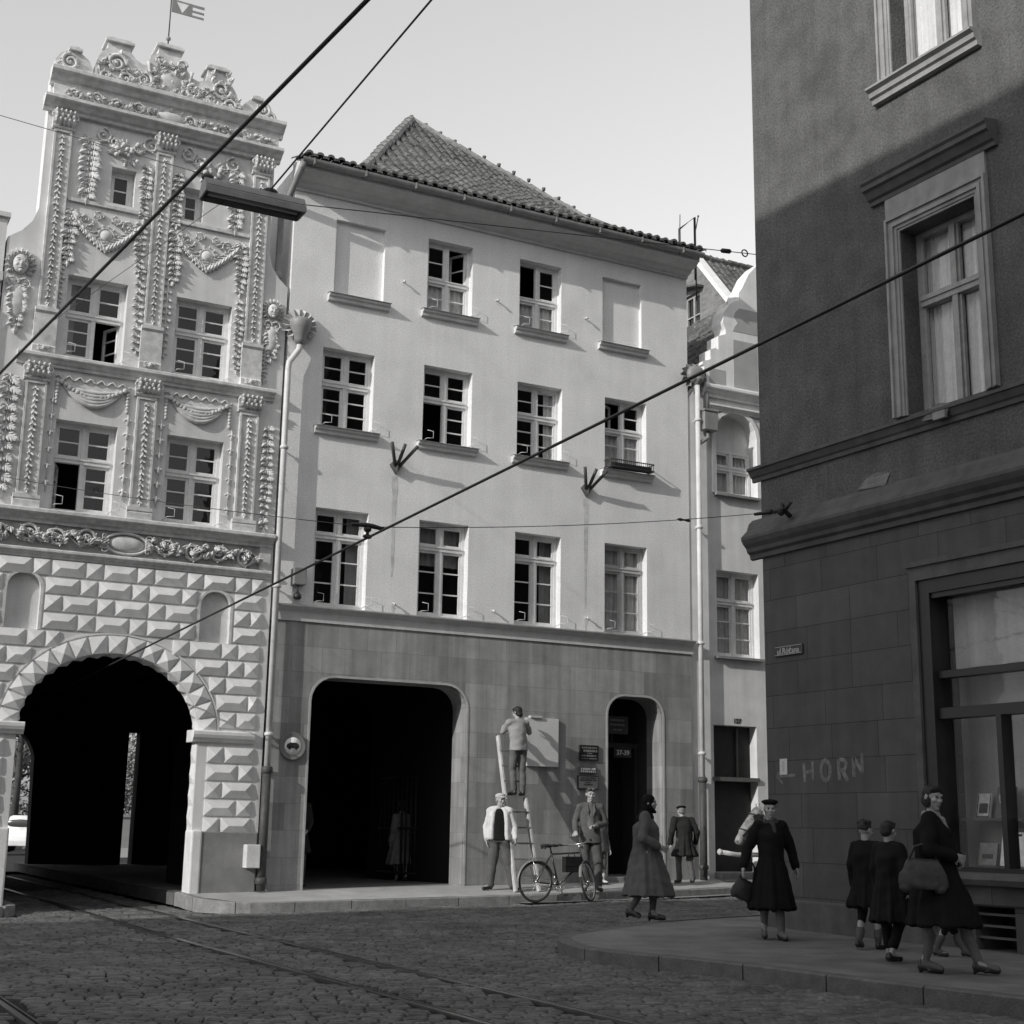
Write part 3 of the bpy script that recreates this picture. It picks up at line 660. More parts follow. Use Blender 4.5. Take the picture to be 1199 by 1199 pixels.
# lattice grille glimpsed in the wide portal
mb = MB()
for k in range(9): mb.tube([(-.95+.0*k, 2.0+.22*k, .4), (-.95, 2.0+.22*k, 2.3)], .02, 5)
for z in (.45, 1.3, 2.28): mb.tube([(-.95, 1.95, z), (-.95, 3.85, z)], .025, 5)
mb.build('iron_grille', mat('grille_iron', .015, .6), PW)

# ================================================================== CENTRAL HOUSE
HC = thing('corner_row_house', 'pale four storey house with tiled roof and stone clad ground floor at centre', 'house', P0, ROT_F)
XL, XR, ZT = -4.66, 4.13, 13.42
cw = []
r1w = [(-3.83, -2.83, 10.99, 12.5), (-1.93, -.96, 11.04, 12.53), (.09, 1.05, 11.06, 12.53), (2.03, 2.98, 11.08, 12.54)]
colx = [(-3.975, -2.955), (-1.938, -.916), (.077, 1.088), (2.09, 3.088)]
r2w = [(a, b, 8.41, 9.94) for a, b in colx]; r3w = [(a, b, 5.12, 6.91) for a, b in colx]
allw = r1w+r2w+r3w
mb = MB(); mb.plate(rect(XL, XR, 4.6, ZT), [rect(*w) for w in allw], 0, .36)
mb.build('wall', PLASTER, HC)
mb = MB(); mb.box(XL, XL+.3, .36, 11, 4.6, ZT); mb.box(XR-.3, XR, .36, 11, 4.6, ZT); mb.build('side_wall', PLASTER, HC)
for w in (r1w[0], r1w[3]): mb = MB(); mb.box(w[0]-.05, w[1]+.05, .1, .3, w[2]-.05, w[3]+.05); mb.build('blind_window_panel', PLASTER, HC)
rooms(HC, r1w[1:3], .37); rooms(HC, r2w, .37); rooms(HC, r3w, .37)
window(HC, *r1w[1], tr=.53, rt=2, rb=2, opened={'tr': 60}, curtain=('net', 'low'), hook=True)
window(HC, *r1w[2], tr=.53, rt=2, rb=2, opened={'tl': 70}, curtain=('net', 'low'), hook=True)
window(HC, *r2w[0], tr=.42, rt=2, rb=3, curtain=None, hook=True)
window(HC, *r2w[1], tr=.42, rt=2, rb=3, opened={'bl': 80}, hook=True)
window(HC, *r2w[2], tr=.42, rt=2, rb=3, opened={'tr': 8}, curtain=('net', 'r'), hook=True)
window(HC, *r2w[3], tr=.42, rt=2, rb=3, opened={'tl': 35}, curtain=('net', 'low'))
window(HC, *r3w[0], tr=.27, rt=1, rb=3, curtain=('c', 'r'), hook=True)
window(HC, *r3w[1], tr=.27, rt=1, rb=3, curtain=('c', 'top'), hook=True)
window(HC, *r3w[2], tr=.27, rt=1, rb=3, curtain=('c', 'r'), hook=True)
window(HC, *r3w[3], tr=.27, rt=1, rb=3, curtain=('net', 'full'), hook=True, fm=mat('grey_window_paint', .5, .5, .08, 8))
for w in r1w+r2w: sill(HC, w[0], w[1], w[2]-.02)
# eaves cornice, gutter
mb = MB(); mb.prism([(0, 12.9), (-.05, 12.9), (-.06, 12.95), (-.16, 12.98), (-.22, 13.03), (-.38, 13.06), (-.46, 13.12), (-.5, 13.13), (-.5, 13.2), (-.52, 13.21), (-.52, 13.26), (0, 13.4)], XL-.08, XR+.0); mb.build('eaves_cornice', TRIM, HC)
mb = MB(); pr = [(-.595-.075*math.cos(a), 13.27-.09*math.sin(a)) for a in [PI*i/8 for i in range(9)]]
mb.prism(pr+[(-.595+(y+.595)*.85, z+.01) for y, z in pr[::-1]], XL-.1, XR+.02); 
for k in range(9): mb.box(XL+k*1.02+.1, XL+k*1.02+.125, -.678, -.5, 13.172, 13.285)
mb.build('gutter', ZINC, HC)
# band over the ground floor
mb = MB(); mb.prism([(0, 4.82), (-.06, 4.82), (-.07, 4.98), (-.13, 5.02), (-.17, 5.04), (-.17, 5.07), (0, 5.115)], XL-.02, XR+.02); mb.build('string_course', TRIM, HC)
mb = MB(); mb.prism([(0, 5.122), (-.185, 5.076), (-.185, 5.055), (-.175, 5.055), (-.174, 5.07), (0, 5.117)], XL-.03, XR+.03); mb.build('metal_flashing', ZINC, HC)
# stone cladding with two portals
PA = portal_notch(-3.9, -.89, 3.87, .42); PB = portal_notch(2.15, 3.42, 3.89, .38)
mb = MB(); mb.plate([(XL, 0)]+PA+PB+[(XR, 0), (XR, 4.82), (XL, 4.82)], [], -.03, .55); mb.build('stone_cladding', CLAD, HC)
for p in (PA, PB):
    mb = MB(); band_strip(mb, p, offset_poly(p, .04), -.042, .02); o = mb.build('portal_moulding', CLADTRIM, HC)
mb = MB(); mb.box(2.0, 3.6, 1.5, 1.6, 0, 4.0); mb.build('doorway_back', DARK, HC)
mb = MB(); mb.box(2.0, 3.6, .5, 1.6, 4.0, 4.1); mb.box(3.45, 3.6, .5, 1.6, 0, 4.0); mb.box(1.95, 2.12, .5, 1.6, 0, 4.0); mb.build('doorway_lining', mat('doorway_lining', .06, .8), HC)
mb = MB(); mb.box(2.12, 3.45, .9, .96, 2.95, 3.05); mb.box(2.2, 2.26, .9, .96, .4, 2.95); mb.box(2.8, 2.84, .9, .95, 3.05, 4.0); mb.box(3.36, 3.42, .9, .96, .4, 2.95); mb.build('door_frame', mat('door_frame_wood', .05, .6), HC)
mb = MB(); mb.box(2.26, 2.75, .93, .97, .45, 2.95); mb.box(2.32, 2.69, .91, .93, .6, 1.4); mb.box(2.32, 2.69, .91, .93, 1.6, 2.8); d_ = mb.build('door', mat('door_wood', .035, .6), HC)
mb = MB(); mb.box(2.02, 3.44, -.16, 1.5, .1, .47); bevel(mb.build('doorstep', KERB, HC), .015)
mb = MB(); mb.box(2.5, 3.0, .58, .6, 3.2, 3.55); mb.build('door_sign', mat('dim_sign', .06, .5), HC)
mb = MB()
for z, w in ((3.47, .16), (3.38, .17), (3.28, .1)):
    x = 2.75-w
    while x < 2.75+w: l = random.uniform(.02, .05); mb.box(x, min(x+l, 2.75+w), .572, .58, z-.02, z+.02); x += l+.014
mb.build('door_sign_lines', mat('dim_letters', .22, .6), HC)
lettering('37-39', .13, 2.86, .55, 2.83, mat('number_white', .7, .6), HC, .002, 1, 'house_number')
mb = MB(); mb.box(2.66, 3.06, .56, .575, 2.74, 2.92); mb.build('number_plate', mat('number_plate', .04, .5), HC)
# roof: steep hip with flared foot
EB, EZ = -.66, 13.33
crest = [(-4.7, .25, 13.62), (-3.3, .25, 13.64), (-3.2, .35, 13.75), (-2.3, 1.55, 15.05), (-1.1, 3.05, 16.66), (.05, 2.35, 15.80), (1.19, 1.7, 15.02), (2.24, .92, 14.17), (3.2, .35, 13.78), (4.36, .2, 13.62)]
def cr(u):
    for a, b in zip(crest, crest[1:]):
        if u <= b[0]:
            t = (u-a[0])/(b[0]-a[0]); return a[1]+(b[1]-a[1])*t, a[2]+(b[2]-a[2])*t
    return crest[-1][1:]
def rl_(u): b, z = cr(u); return math.hypot(b-EB, z-EZ)
def rfx(u, t):
    b, z = cr(u); L = math.hypot(b-EB, z-EZ); s = t/L; sag = -.14*math.sin(PI*min(1, max(0, s)))*min(1, L/3)
    return (u, EB+(b-EB)*s, EZ+(z-EZ)*s+sag)
mb = MB(); tiled(mb, rfx, rl_, -4.72, 4.16, .21, .3, .058, 0, .03)
rf = mb.build('roof', TILE, HC, fix=False)
mb = MB(); us = [-4.7+8.82*i/60 for i in range(61)]
vs = [];
for u in us:
    L = rl_(u)
    for k in range(5): p = rfx(u, L*k/4); vs.append((p[0], p[1], p[2]-.06))
mb.add(vs, [(5*i+k, 5*i+5+k, 5*i+6+k, 5*i+k+1) for i in range(60) for k in range(4)])
A = (-1.1, 3.05, 16.6); A2 = (-.8, 10, 16.6)
mb.add([(-3.25, .3, 13.6), A, A2, (-4.5, 10, 13.6), (4.3, .2, 13.6), (4.3, 10, 13.6), (1.2, 1.75, 14.95)], [(0, 1, 2, 3), (1, 6, 2), (6, 4, 5, 2), (3, 2, 5)])
mb.build('roof_deck', TILE, rf, fix=False)
def hiptiles(pts, r, step, m, name, parent):
    mb = MB()
    for a, b in zip(pts, pts[1:]):
        a, b = Vector(a), Vector(b); n = max(1, int((b-a).length/step))
        for k in range(n):
            p = a.lerp(b, k/n); q = a.lerp(b, min(1, (k+1.12)/n)); j = Vector((random.uniform(-.012, .012), 0, random.uniform(-.012, .012)))
            mb.tube([p+j, q+j], [r, r*.78], 8, smooth=False)
    return mb.build(name, m, parent)
hiptiles([(-3.28, .3, 13.72), (-2.3, 1.55, 15.08), (-1.1, 3.05, 16.7)], .12, .27, TILEL, 'hip_tiles', rf)
hiptiles([(-1.1, 3.05, 16.7), (.05, 2.35, 15.84), (1.19, 1.7, 15.06), (2.24, .92, 14.2), (3.2, .36, 13.8)], .085, .3, TILEL, 'hip_tiles', rf)
mb = MB()
for k in range(13):
    t = k/12; p = Vector(A).lerp(Vector((2.24, .92, 14.2)), t) if t > .0 else Vector(A); p.z = max(p.z, cr(p.x)[1])+.1; mb.tube([p-Vector((0, 0, .03)), p+Vector((0, 0, .04))], [.03, .045], 6)
mb.build('roof_hooks', TILE, rf)
# small things of the front: flag brackets, lamp box, hooks
HK = MB()
for u, z in ((-2.415, 5.29), (-.39, 5.33), (1.665, 5.37), (-2.437, 11.52), (-.43, 11.53), (1.61, 11.54)):
    HK.tube([(u, 0, z), (u, -.07, z), (u+.01, -.09, z-.03)], .015, 6); HK.ball((u, -.09, z-.02), .026, 7, 5)
HK.build('wall_hook', PIPEW, HC)

def flag_bracket(u, z, label):
    t = thing('flag_bracket', label, 'flag bracket', F(u, 0, z), ROT_F, 'three-socket flag brackets on the pale house')
    mb = MB(); mb.add([(-.17, -.02, 0), (0, -.14, -.2), (.17, -.02, 0), (0, -.02, .16), (-.17, 0, 0), (0, 0, -.24), (.17, 0, 0), (0, 0, .18), (0, -.19, .03)], [(0, 1, 8), (1, 2, 8), (2, 3, 8), (3, 0, 8), (0, 4, 5, 1), (1, 5, 6, 2), (2, 6, 7, 3), (3, 7, 4, 0)]); mb.v = [(a*.72, b*.72, c*.72) for a, b, c in mb.v]; mb.build('base_plate', IRONP, t)
    for dx in (-.42, .06, .52):
        mb = MB(); mb.tube([(dx*.1, -.08, -.02), (dx*.55, -.36, .33)], .033, 8); mb.build('socket', IRONP, t)
    return t
RS = mat('rust_streak', .6, .9, .2, 6)
for u, z, l, w in ((-2.46, 7.68, 1.9, .07), (1.65, 7.76, 2.2, .06), (-2.41, 5.25, .13, .04), (1.665, 5.33, .2, .04)):
    mb = MB(); n = 14; vs = []
    for i in range(n+1): h_ = w*(1-.75*i/n)*random.uniform(.6, 1.1); o_ = random.uniform(-.008, .008); vs += [(u-h_+o_, -.003, z-l*i/n), (u+h_+o_, -.003, z-l*i/n)]
    mb.add(vs, [(2*i, 2*i+1, 2*i+3, 2*i+2) for i in range(n)]); mb.build('rust_streak', RS, HC, fix=False)
flag_bracket(-2.46, 7.88, 'iron three-socket flag bracket between the two left windows of the pale house')
flag_bracket(1.65, 7.96, 'iron three-socket flag bracket beside the window with the flower box rail')
t = thing('wall_lamp', 'small box with hanging lamp on the pale wall beside the left downpipe', 'wall lamp', F(-4.27, 0, 5.44), ROT_F)
mb = MB(); mb.box(-.11, .12, -.2, 0, 0, .3); bevel(mb.build('box', mat('lamp_box_grey', .22, .6), t), .012)
mb = MB(); mb.tube([(0, -.1, 0), (0, -.1, -.14)], .012, 6); mb.lathe([(.02, -.12), (.07, -.17), (.075, -.22), (.05, -.25)], (0, -.1, 0), 10); mb.build('lamp_shade', IRON, t)
t = thing('window_rail', 'iron flower box rail in front of the pale house window at right', 'flower rail', F(2.6, 0, 8.42), ROT_F)
mb = MB()
for z in (.03, .17): mb.tube([(-.52, .0, z), (-.52, -.24, z), (.52, -.24, z), (.52, 0, z)], .012, 5)
for k in range(22): mb.tube([(-.5+1.0*k/21, -.24, .03), (-.5+1.0*k/21, -.25, .19)], .007, 4)
mb.build('rail', IRON, t)
mb = MB(); mb.box(-.48, .48, -.21, -.06, .02, .12); mb.build('planter', mat('planter', .06, .8), t)
# downpipes
t = thing('downpipe', 'pale downpipe with scalloped rainwater head between ornate house and pale house', 'downpipe', F(-4.6, -.14, .25), ROT_F)
mb = MB(); mb.tube([(.12, 0, 9.62), (.11, 0, 9.5), (-.07, -.02, 9.22), (-.08, -.02, 9.1), (-.075, -.02, 2.0)], .055, 12); mb.build('pipe', PIPEW, t)
for z in (2.55, 5.1, 7.6): mb = MB(); mb.lathe([(.07, 0), (.08, .01), (.08, .05), (.07, .06)], (-.075, -.02, z), 10); mb.box(-.09, -.06, 0, .16, z+.02, z+.04); mb.build('clamp', PIPEW, t)
mb = MB(); mb.tube([(-.075, -.02, 2.02), (-.075, -.02, .0)], .075, 12); mb.lathe([(.08, 0), (.1, .02), (.1, .1), (.08, .12)], (-.075, -.02, 1.92), 12); mb.lathe([(.08, 0), (.1, .02), (.1, .1), (.08, .12)], (-.075, -.02, .1), 12); mb.build('cast_foot', IRONP, t)
mb = MB(); mb.lathe([(.07, 9.6), (.11, 9.68), (.13, 9.8), (.19, 9.9), (.21, 10.0), (.2, 10.06), (.12, 10.1)], (.12, 0, 0), 16)
mb.build('rainwater_head', ZINC, t)
mb = MB(); n = 15; vs = [(.12, .1, 9.98)]
for i in range(2*n+1): a = PI*2*i/(2*n); r = .34 if i % 2 else .29; vs.append((.12+r*math.cos(a), .08 if i % 2 else .0, 9.98+r*.95*math.sin(a)))
mb.add(vs, [(0, i, i+1) for i in range(1, 2*n+1)]); mb.build('scallop_shell', ORN_REL, t)
t = thing('downpipe', 'dark gutter downpipe bending off the eaves of the pale house at upper left', 'downpipe', F(-4.75, 0, 10.9), ROT_F)
mb = MB(); mb.tube([(.02, -.58, 2.3), (.0, -.55, 2.2), (-.1, .05, 1.6), (-.12, .15, 1.48), (-.12, .18, .3), (-.1, .18, .0)], .06, 10); mb.build('pipe', ZINC, t)
mb = MB(); mb.lathe([(.075, 0), (.085, .02), (.085, .1), (.075, .12)], (-.12, .18, .25), 10); mb.build('clamp', ZINC, t)
t = thing('downpipe', 'tall pale downpipe between the pale house and the narrow gabled house', 'downpipe', F(4.29, -.13, .42), ROT_F)
mb = MB(); mb.tube([(0, 0, 10.2), (0, 0, 1.95)], .052, 12); mb.build('pipe', PIPEW, t)
for z in (2.4, 4.6, 7.0, 9.3): mb = MB(); mb.lathe([(.066, 0), (.078, .01), (.078, .05), (.066, .06)], (0, 0, z), 10); mb.box(-.015, .015, 0, .14, z+.02, z+.04); mb.build('clamp', PIPEW, t)
mb = MB(); mb.tube([(0, 0, 1.97), (0, 0, -.05)], .075, 12)
for z in (.18, 1.86): mb.lathe([(.078, 0), (.1, .02), (.1, .08), (.078, .1)], (0, 0, z), 12)
mb.build('cast_foot', IRONP, t)
mb = MB(); mb.lathe([(.07, 10.1), (.12, 10.2), (.14, 10.25)], (-.0, 0, 0), 14); mb.ball((-.04, .0, 10.32), (.22, .12, .2), 14, 8); n = 13; vs = [(-.04, .1, 10.3)]
for i in range(2*n+1): a = 2*PI*i/(2*n); r = .34 if i % 2 else .3; vs.append((-.04+r*math.cos(a), .08 if i % 2 else .02, 10.3+r*.85*math.sin(a)))
mb.add(vs, [(0, i, i+1) for i in range(1, 2*n+1)]); mb.build('rainwater_head', ZINC, t)
t = thing('downpipe', 'short downpipe with square rainwater head on the narrow gabled house', 'downpipe', F(4.55, -.12, 9.2), ROT_F)
mb = MB(); mb.box(-.16, .18, -.12, .1, .35, .75); mb.box(-.18, .2, -.14, .1, .75, .8); bevel(mb.build('rainwater_head', ZINC, t), .015)
mb = MB(); mb.tube([(.0, 0, .36), (0, 0, .2), (-.22, 0, .05)], .045, 10); mb.tube([(.0, .05, .8), (.02, .08, 1.3)], .06, 10); mb.build('pipe', ZINC, t)

# ================================================================== NARROW GABLED HOUSE (right of centre)
HW = thing('narrow_house', 'narrow plastered house with white scrolled gable between pale house and dark corner', 'house', P0, ROT_F)
nw = [(4.81, 5.89, 4.85, 6.64), (6.6, 7.7, 4.85, 6.64), (6.6, 7.7, 8.28, 9.8)]
arch_ = [(4.83, 8.28), (5.9, 8.28), (5.9, 9.6), (5.86, 9.78), (5.75, 9.95), (5.56, 10.06), (5.36, 10.09), (5.16, 10.06), (4.98, 9.95), (4.87, 9.78), (4.83, 9.6)]
door = (4.68, 5.76, .05, 3.45)
mb = MB(); mb.plate([(4.13, 0), (4.68, 0), (4.68, 3.45), (5.76, 3.45), (5.76, 0), (9.6, 0), (9.6, 10.6), (4.45, 10.6), (4.13, 10.2)], [rect(*w) for w in nw]+[arch_], .02, .36); mb.build('wall', NARROW, HW)
mb = MB(); mb.box(4.7, 6.0, .3, .37, 9.3, 10.2); mb.build('lunette_panel', NARROW, HW)
mb = MB(); p = arch_[1:]+[arch_[0]]; band_strip(mb, p, offset_poly(p, -.09), -.02, .02); mb.build('arch_surround', WHITEP, HW)
rooms(HW, nw+[(4.85, 5.88, 8.28, 9.3)], .38)
window(HW, *nw[0], y=.2, tr=.36, rt=1, rb=3, curtain=('net', 'full')); window(HW, *nw[1], y=.2, tr=.36, rt=1, rb=3)
window(HW, 4.85, 5.88, 8.29, 9.29, y=.22, tr=.4, rt=1, rb=1, curtain=('net', 'full')); window(HW, *nw[2], y=.2)
for a, b, z in ((4.81, 5.89, 4.84), (4.85, 5.88, 8.27)):
    mb = MB(); mb.box(a-.08, b+.06, -.1, .2, z-.05, z); mb.build('window_sill', ZINC, HW)
cornice(10.36, 10.6, 4.5, 9.7, .17, HW, WHITEP); cornice(9.98+.1, 10.2, 4.62, 9.7, .1, HW, WHITEP, 'string_course')
gl_ = [(4.55, 10.6), (4.55, 11.02), (4.5, 11.05), (4.52, 11.12), (4.72, 11.2), (4.72, 11.42), (4.86, 11.48), (4.93, 11.45), (4.93, 11.76), (5.13, 11.84), (5.13, 11.95), (5.06, 12.1), (5.1, 12.35), (5.25, 12.55), (5.4, 12.65), (5.5, 12.68), (5.5, 12.86), (5.6, 13.0), (5.7, 13.2), (5.78, 13.35), (6.0, 13.6), (6.4, 13.9)]
gp = gl_+[(2*6.95-x, z) for x, z in gl_[::-1]]
mb = MB(); mb.plate(gp, [], -.02, .4); mb.build('scrolled_gable', WHITEP, HW)
# raised white bands on grey ground
G2 = MB(); G2.box(4.68, 5.1, -.028, -.02, 10.68, 11.0); G2.box(5.32, 5.95, -.028, -.02, 10.68, 11.75); G2.plate([(5.32, 11.95), (6.3, 11.95), (6.3, 12.5), (5.5, 12.5), (5.4, 12.4), (5.35, 12.28), (5.45, 12.15), (5.36, 12.05)], [], -.028, -.02); G2.build('gable_panel', mat('gable_panel_grey', .4, .9, .1, 3), HW)
mb = MB(); mb.box(4.68, 5.76, .26, .34, .4, 3.45); mb.build('door', mat('narrow_door', .03, .6, .2, 6), HW)
mb = MB(); mb.box(4.64, 5.78, -.03, .26, 2.33, 2.41); mb.box(5.4, 5.43, .22, .26, 2.41, 3.4); mb.box(4.72, 4.76, .2, .26, 1.2, 2.33); mb.build('door_transom', mat('transom_wood', .12, .6), HW)
mb = MB(); mb.box(4.66, 5.78, -.22, .3, .2, .56); mb.box(4.6, 5.95, -.5, -.22, .2, .42); bevel(mb.build('doorstep', KERB, HW), .015)
lettering('127', .13, 5.27, .012, 3.54, IRON, HW, .003, 1, 'house_number')
# its tiled roof (ridge into the depth)
def nfx(b, t):
    L = 3.9; s = t/L; return (4.42+(6.95-4.42)*s, b, 10.55+(13.6-10.55)*s)
mb = MB(); tiled(mb, nfx, lambda b: 3.9, .45, 6.5, .21, .3, .05)
nr_ = mb.build('roof', TILE, HW, fix=False)
mb = MB(); mb.add([(4.42, .4, 10.47), (6.95, .4, 13.5), (9.5, .4, 10.47), (4.42, 6.5, 10.47), (6.95, 6.5, 13.5), (9.5, 6.5, 10.47)], [(0, 1, 4, 3), (1, 2, 5, 4), (3, 4, 5)]); mb.build('roof_deck', TILE, nr_, fix=False)
# house behind, brick gable
HB = thing('brick_house', 'old brick house with tiled roof rising behind the narrow gabled house', 'house', P0, ROT_F)
u0 = 9.35; bw_ = [(6.85, 7.62, 14.9, 16.05)]
mb = MB()
o0 = len(mb.v); mb.plate([(5.6, 9), (14, 9), (14, 12.2), (9.8, 15.6), (8.2, 16.6), (7.0, 17.0), (5.64, 15.42), (5.6, 15.3)], [rect(*bw_[0])], -.3, 0)
mb.v = [(u0-y, x, z) for x, y, z in mb.v]; mb.build('gable_wall', BRICK, HB)
mb = MB(); mb.box(u0+.02+.3, u0+.6, 6.6, 7.8, 14.7, 16.2); mb.build('dark_interior', DARK, HB)
mb = MB()
for b0, b1, z0, z1 in ((6.85, 6.92, 14.9, 16.05), (7.55, 7.62, 14.9, 16.05), (6.92, 7.55, 14.9, 14.98), (6.92, 7.55, 15.97, 16.05), (7.2, 7.27, 14.98, 15.97), (6.92, 7.2, 15.4, 15.44), (7.27, 7.55, 15.4, 15.44)): mb.box(u0+.08, u0+.15, b0, b1, z0, z1)
w_ = mb.build('window', FRAME2, HB)
mb = MB(); mb.add([(u0+.12, 6.92, 14.98), (u0+.12, 7.55, 14.98), (u0+.12, 7.55, 15.97), (u0+.12, 6.92, 15.97)], [(3, 2, 1, 0)]); mb.build('pane', GLASS, w_, fix=False)
mb = MB(); mb.bar((u0-.12, 7.8, 16.35), (u0-.12, 6.65, 16.1), .3, .06); mb.build('window_hood', TILE, HB)
def bfx(x, t): s = t/2.2; return (x, 5.4+(7.0-5.4)*s, 15.2+(17.08-15.2)*s)
mb = MB(); tiled(mb, bfx, lambda x: 2.45, u0+.12, u0+5, .22, .31, .05); br_ = mb.build('roof', TILE, HB, fix=False)
mb = MB(); mb.add([(u0+.1, 5.4, 15.12), (u0+5, 5.4, 15.12), (u0+5, 7, 17.0), (u0+.1, 7, 17), (u0+5, 10, 14.4), (u0+.1, 10, 14.4)], [(0, 1, 2, 3), (3, 2, 4, 5)]); mb.build('roof_deck', TILE, br_, fix=False)
mb = MB(); mb.bar((u0+.02, 7.02, 17.1), (u0+.02, 5.42, 15.24), .3, .12); mb.build('verge', WHITEP, HB)
hiptiles([(u0+.1, 7.0, 17.12), (u0+5, 7.0, 17.12)], .11, .35, TILE, 'ridge_tiles', br_)
t = thing('roof_bracket', 'bent iron pipe bracket standing at the right end of the tiled eaves', 'roof bracket', F(4.45, .5, 13.2), ROT_F)
mb = MB(); mb.tube([(-.14, 0, .4), (-.14, 0, 1.1), (.27, 0, 1.47), (.28, 0, .0)], .028, 6); mb.build('pipe', IRON, t)
mb = MB(); mb.tube([(-.13, 0, 1.05), (-.12, 0, 1.45)], .01, 5); mb.build('spike', IRON, t); mb = MB(); mb.tube([(.28, 0, 1.1), (.37, 0, 1.52)], .012, 5); mb.ball((.37, 0, 1.52), .025, 6, 4); mb.tube([(.28, 0, .6), (.3, 0, -.5)], .018, 5); mb.build('spike', IRON, t)

# ================================================================== DARK CORNER HOUSE (right)
HR = thing('dark_corner_house', 'dark plastered corner house with moulded windows and a shop at right', 'house', RB, ROT_R)
T0, T1 = -.21, 13.0
w2 = (2.52, 3.70, 6.25, 8.62); w1 = (2.52, 3.68, 10.66, 13.2); shop = (2.62, 6.4, .95, 4.16)
more_w = [(6.6, 7.78, 6.25, 8.62), (6.6, 7.78, 10.66, 13.2)]
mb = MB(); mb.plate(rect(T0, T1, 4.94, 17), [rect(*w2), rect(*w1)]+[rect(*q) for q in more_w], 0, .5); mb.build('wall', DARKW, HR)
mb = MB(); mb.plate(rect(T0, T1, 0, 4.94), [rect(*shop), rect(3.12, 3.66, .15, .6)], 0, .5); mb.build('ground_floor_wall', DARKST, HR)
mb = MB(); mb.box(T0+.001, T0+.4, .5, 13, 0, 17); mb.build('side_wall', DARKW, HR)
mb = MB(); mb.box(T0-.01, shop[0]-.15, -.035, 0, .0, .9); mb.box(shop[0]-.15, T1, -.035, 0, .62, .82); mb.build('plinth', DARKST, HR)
mb = MB(); mb.box(T0-.08, 2.45, -.1, -.0, .0, .52); bevel(mb.build('plinth_base', DARKTR, HR), .02)
# two string cornices with a frieze between
mb = MB(); mb.prism([(0, 5.99), (-.035, 5.99), (-.045, 6.04), (-.07, 6.06), (-.11, 6.13), (-.135, 6.14), (-.135, 6.175), (0, 6.23)], T0-.135, T1); mb.build('sill_cornice', DARKTR, HR)
mb = MB(); mb.prism([(0, 4.92), (-.045, 4.93), (-.055, 4.99), (-.1, 5.02), (-.115, 5.07), (-.165, 5.12), (-.2, 5.18), (-.2, 5.22), (-.1, 5.32), (-.06, 5.42), (0, 5.48)], T0-.2, T1); mb.build('main_cornice', DARKTR, HR)
for x, z, sx in ((1.9, 5.52, .28), (3.05, 6.1, .22)):
    mb = MB(); vs = [(x-sx, -.014, z-.02), (x-sx*.4, -.016, z+.1), (x+sx*.2, -.014, z+.14), (x+sx, -.012, z+.09), (x+sx*.7, -.014, z-.05)]
    mb.add(vs, [(0, 1, 2, 3, 4)]); mb.v = [(a, b-(.0 if z < 6 else .11), c) for a, b, c in mb.v]; mb.build('broken_plaster_patch', BRICK, HR, fix=False)
mb = MB(); mb.box(3.02, 3.2, -.145, -.1, 6.04, 6.13); mb.build('exposed_brick', SURR, HR)
def big_window(w, hood, dep=.34):
    x0, x1, z0, z1 = w
    for k, (o, i, y) in enumerate(((.2, .165, -.075), (.165, .12, -.045), (.12, .075, -.06), (.075, .03, -.035), (.03, .0, -.02))):
        m_ = MB()
        m_.box(x0-o, x0-i, y, 0, z0, z1+i); m_.box(x1+i, x1+o, y, 0, z0, z1+i); m_.box(x0-o, x1+o, y, 0, z1+i, z1+o); m_.build('window_surround', SURR, HR)
    if hood:
        m_ = MB(); m_.box(x0-.2, x1+.2, -.04, 0, z1+.2, z1+.48); m_.build('hood_frieze', SURR, HR)
        m_ = MB(); m_.prism([(0, z1+.48), (-.05, z1+.48), (-.06, z1+.53), (-.1, z1+.55), (-.15, z1+.63), (-.19, z1+.65), (-.19, z1+.71), (-.22, z1+.74), (-.22, z1+.77), (0, z1+.81)], x0-.44, x1+.38); m_.build('window_hood', DARKTR, HR)
    if not hood:
        m_ = MB(); m_.prism([(0, z0-.22), (-.08, z0-.22), (-.09, z0-.16), (-.13, z0-.14), (-.14, z0-.08), (-.2, z0-.05), (-.2, z0-.02), (0, z0+.0)], x0-.3, x1+.26); m_.build('window_sill', SURR, HR)
    y = .26; m_ = MB(); f = .065; xm = (x0+x1)/2; zt = z0+(z1-z0)*.62
    m_.box(x0, x0+f, y, y+.1, z0, z1); m_.box(x1-f, x1, y, y+.1, z0, z1); m_.box(x0+f, x1-f, y, y+.1, z1-f, z1); m_.box(x0+f, x1-f, y, y+.1, z0, z0+f)
    m_.box(xm-.04, xm+.04, y-.02, y+.1, z0+f, z1-f); m_.box(x0+f, x1-f, y-.03, y+.08, zt-.07, zt+.07); m_.box(x0+f, x1-f, y-.05, y-.03, zt-.0, zt+.04)
    for xa in (x0+f, xm+.04):
        m_.box(xa, xa+.035, y+.01, y+.06, z0+f, z1-f); m_.box(xa+(x1-x0)/2-f-.075, xa+(x1-x0)/2-f-.04, y+.01, y+.06, z0+f, z1-f)
    wn = m_.build('window', FRAME2, HR)
    m_ = MB(); m_.add([(x0+f, y+.05, z0+f), (x1-f, y+.05, z0+f), (x1-f, y+.05, z1-f), (x0+f, y+.05, z1-f)], [(0, 1, 2, 3)]); m_.build('pane', glassmat('bright_glass', .9, 1, .02), wn, fix=False)
    m_ = MB(); n = 60
    for xa, xb in ((x0+.02, xm-.03), (xm+.03, x1-.02)):
        vs = []
        for i in range(n+1): yo = y+.13+.02*math.sin(i*.8)+.012*math.sin(i*2.1); vs += [(xa+(xb-xa)*i/n, yo, z0), (xa+(xb-xa)*i/n, yo, z1)]
        m_.add(vs, [(2*i, 2*i+2, 2*i+3, 2*i+1) for i in range(n)], 0, True)
    m_.build('net_curtain', NET, wn, fix=False)
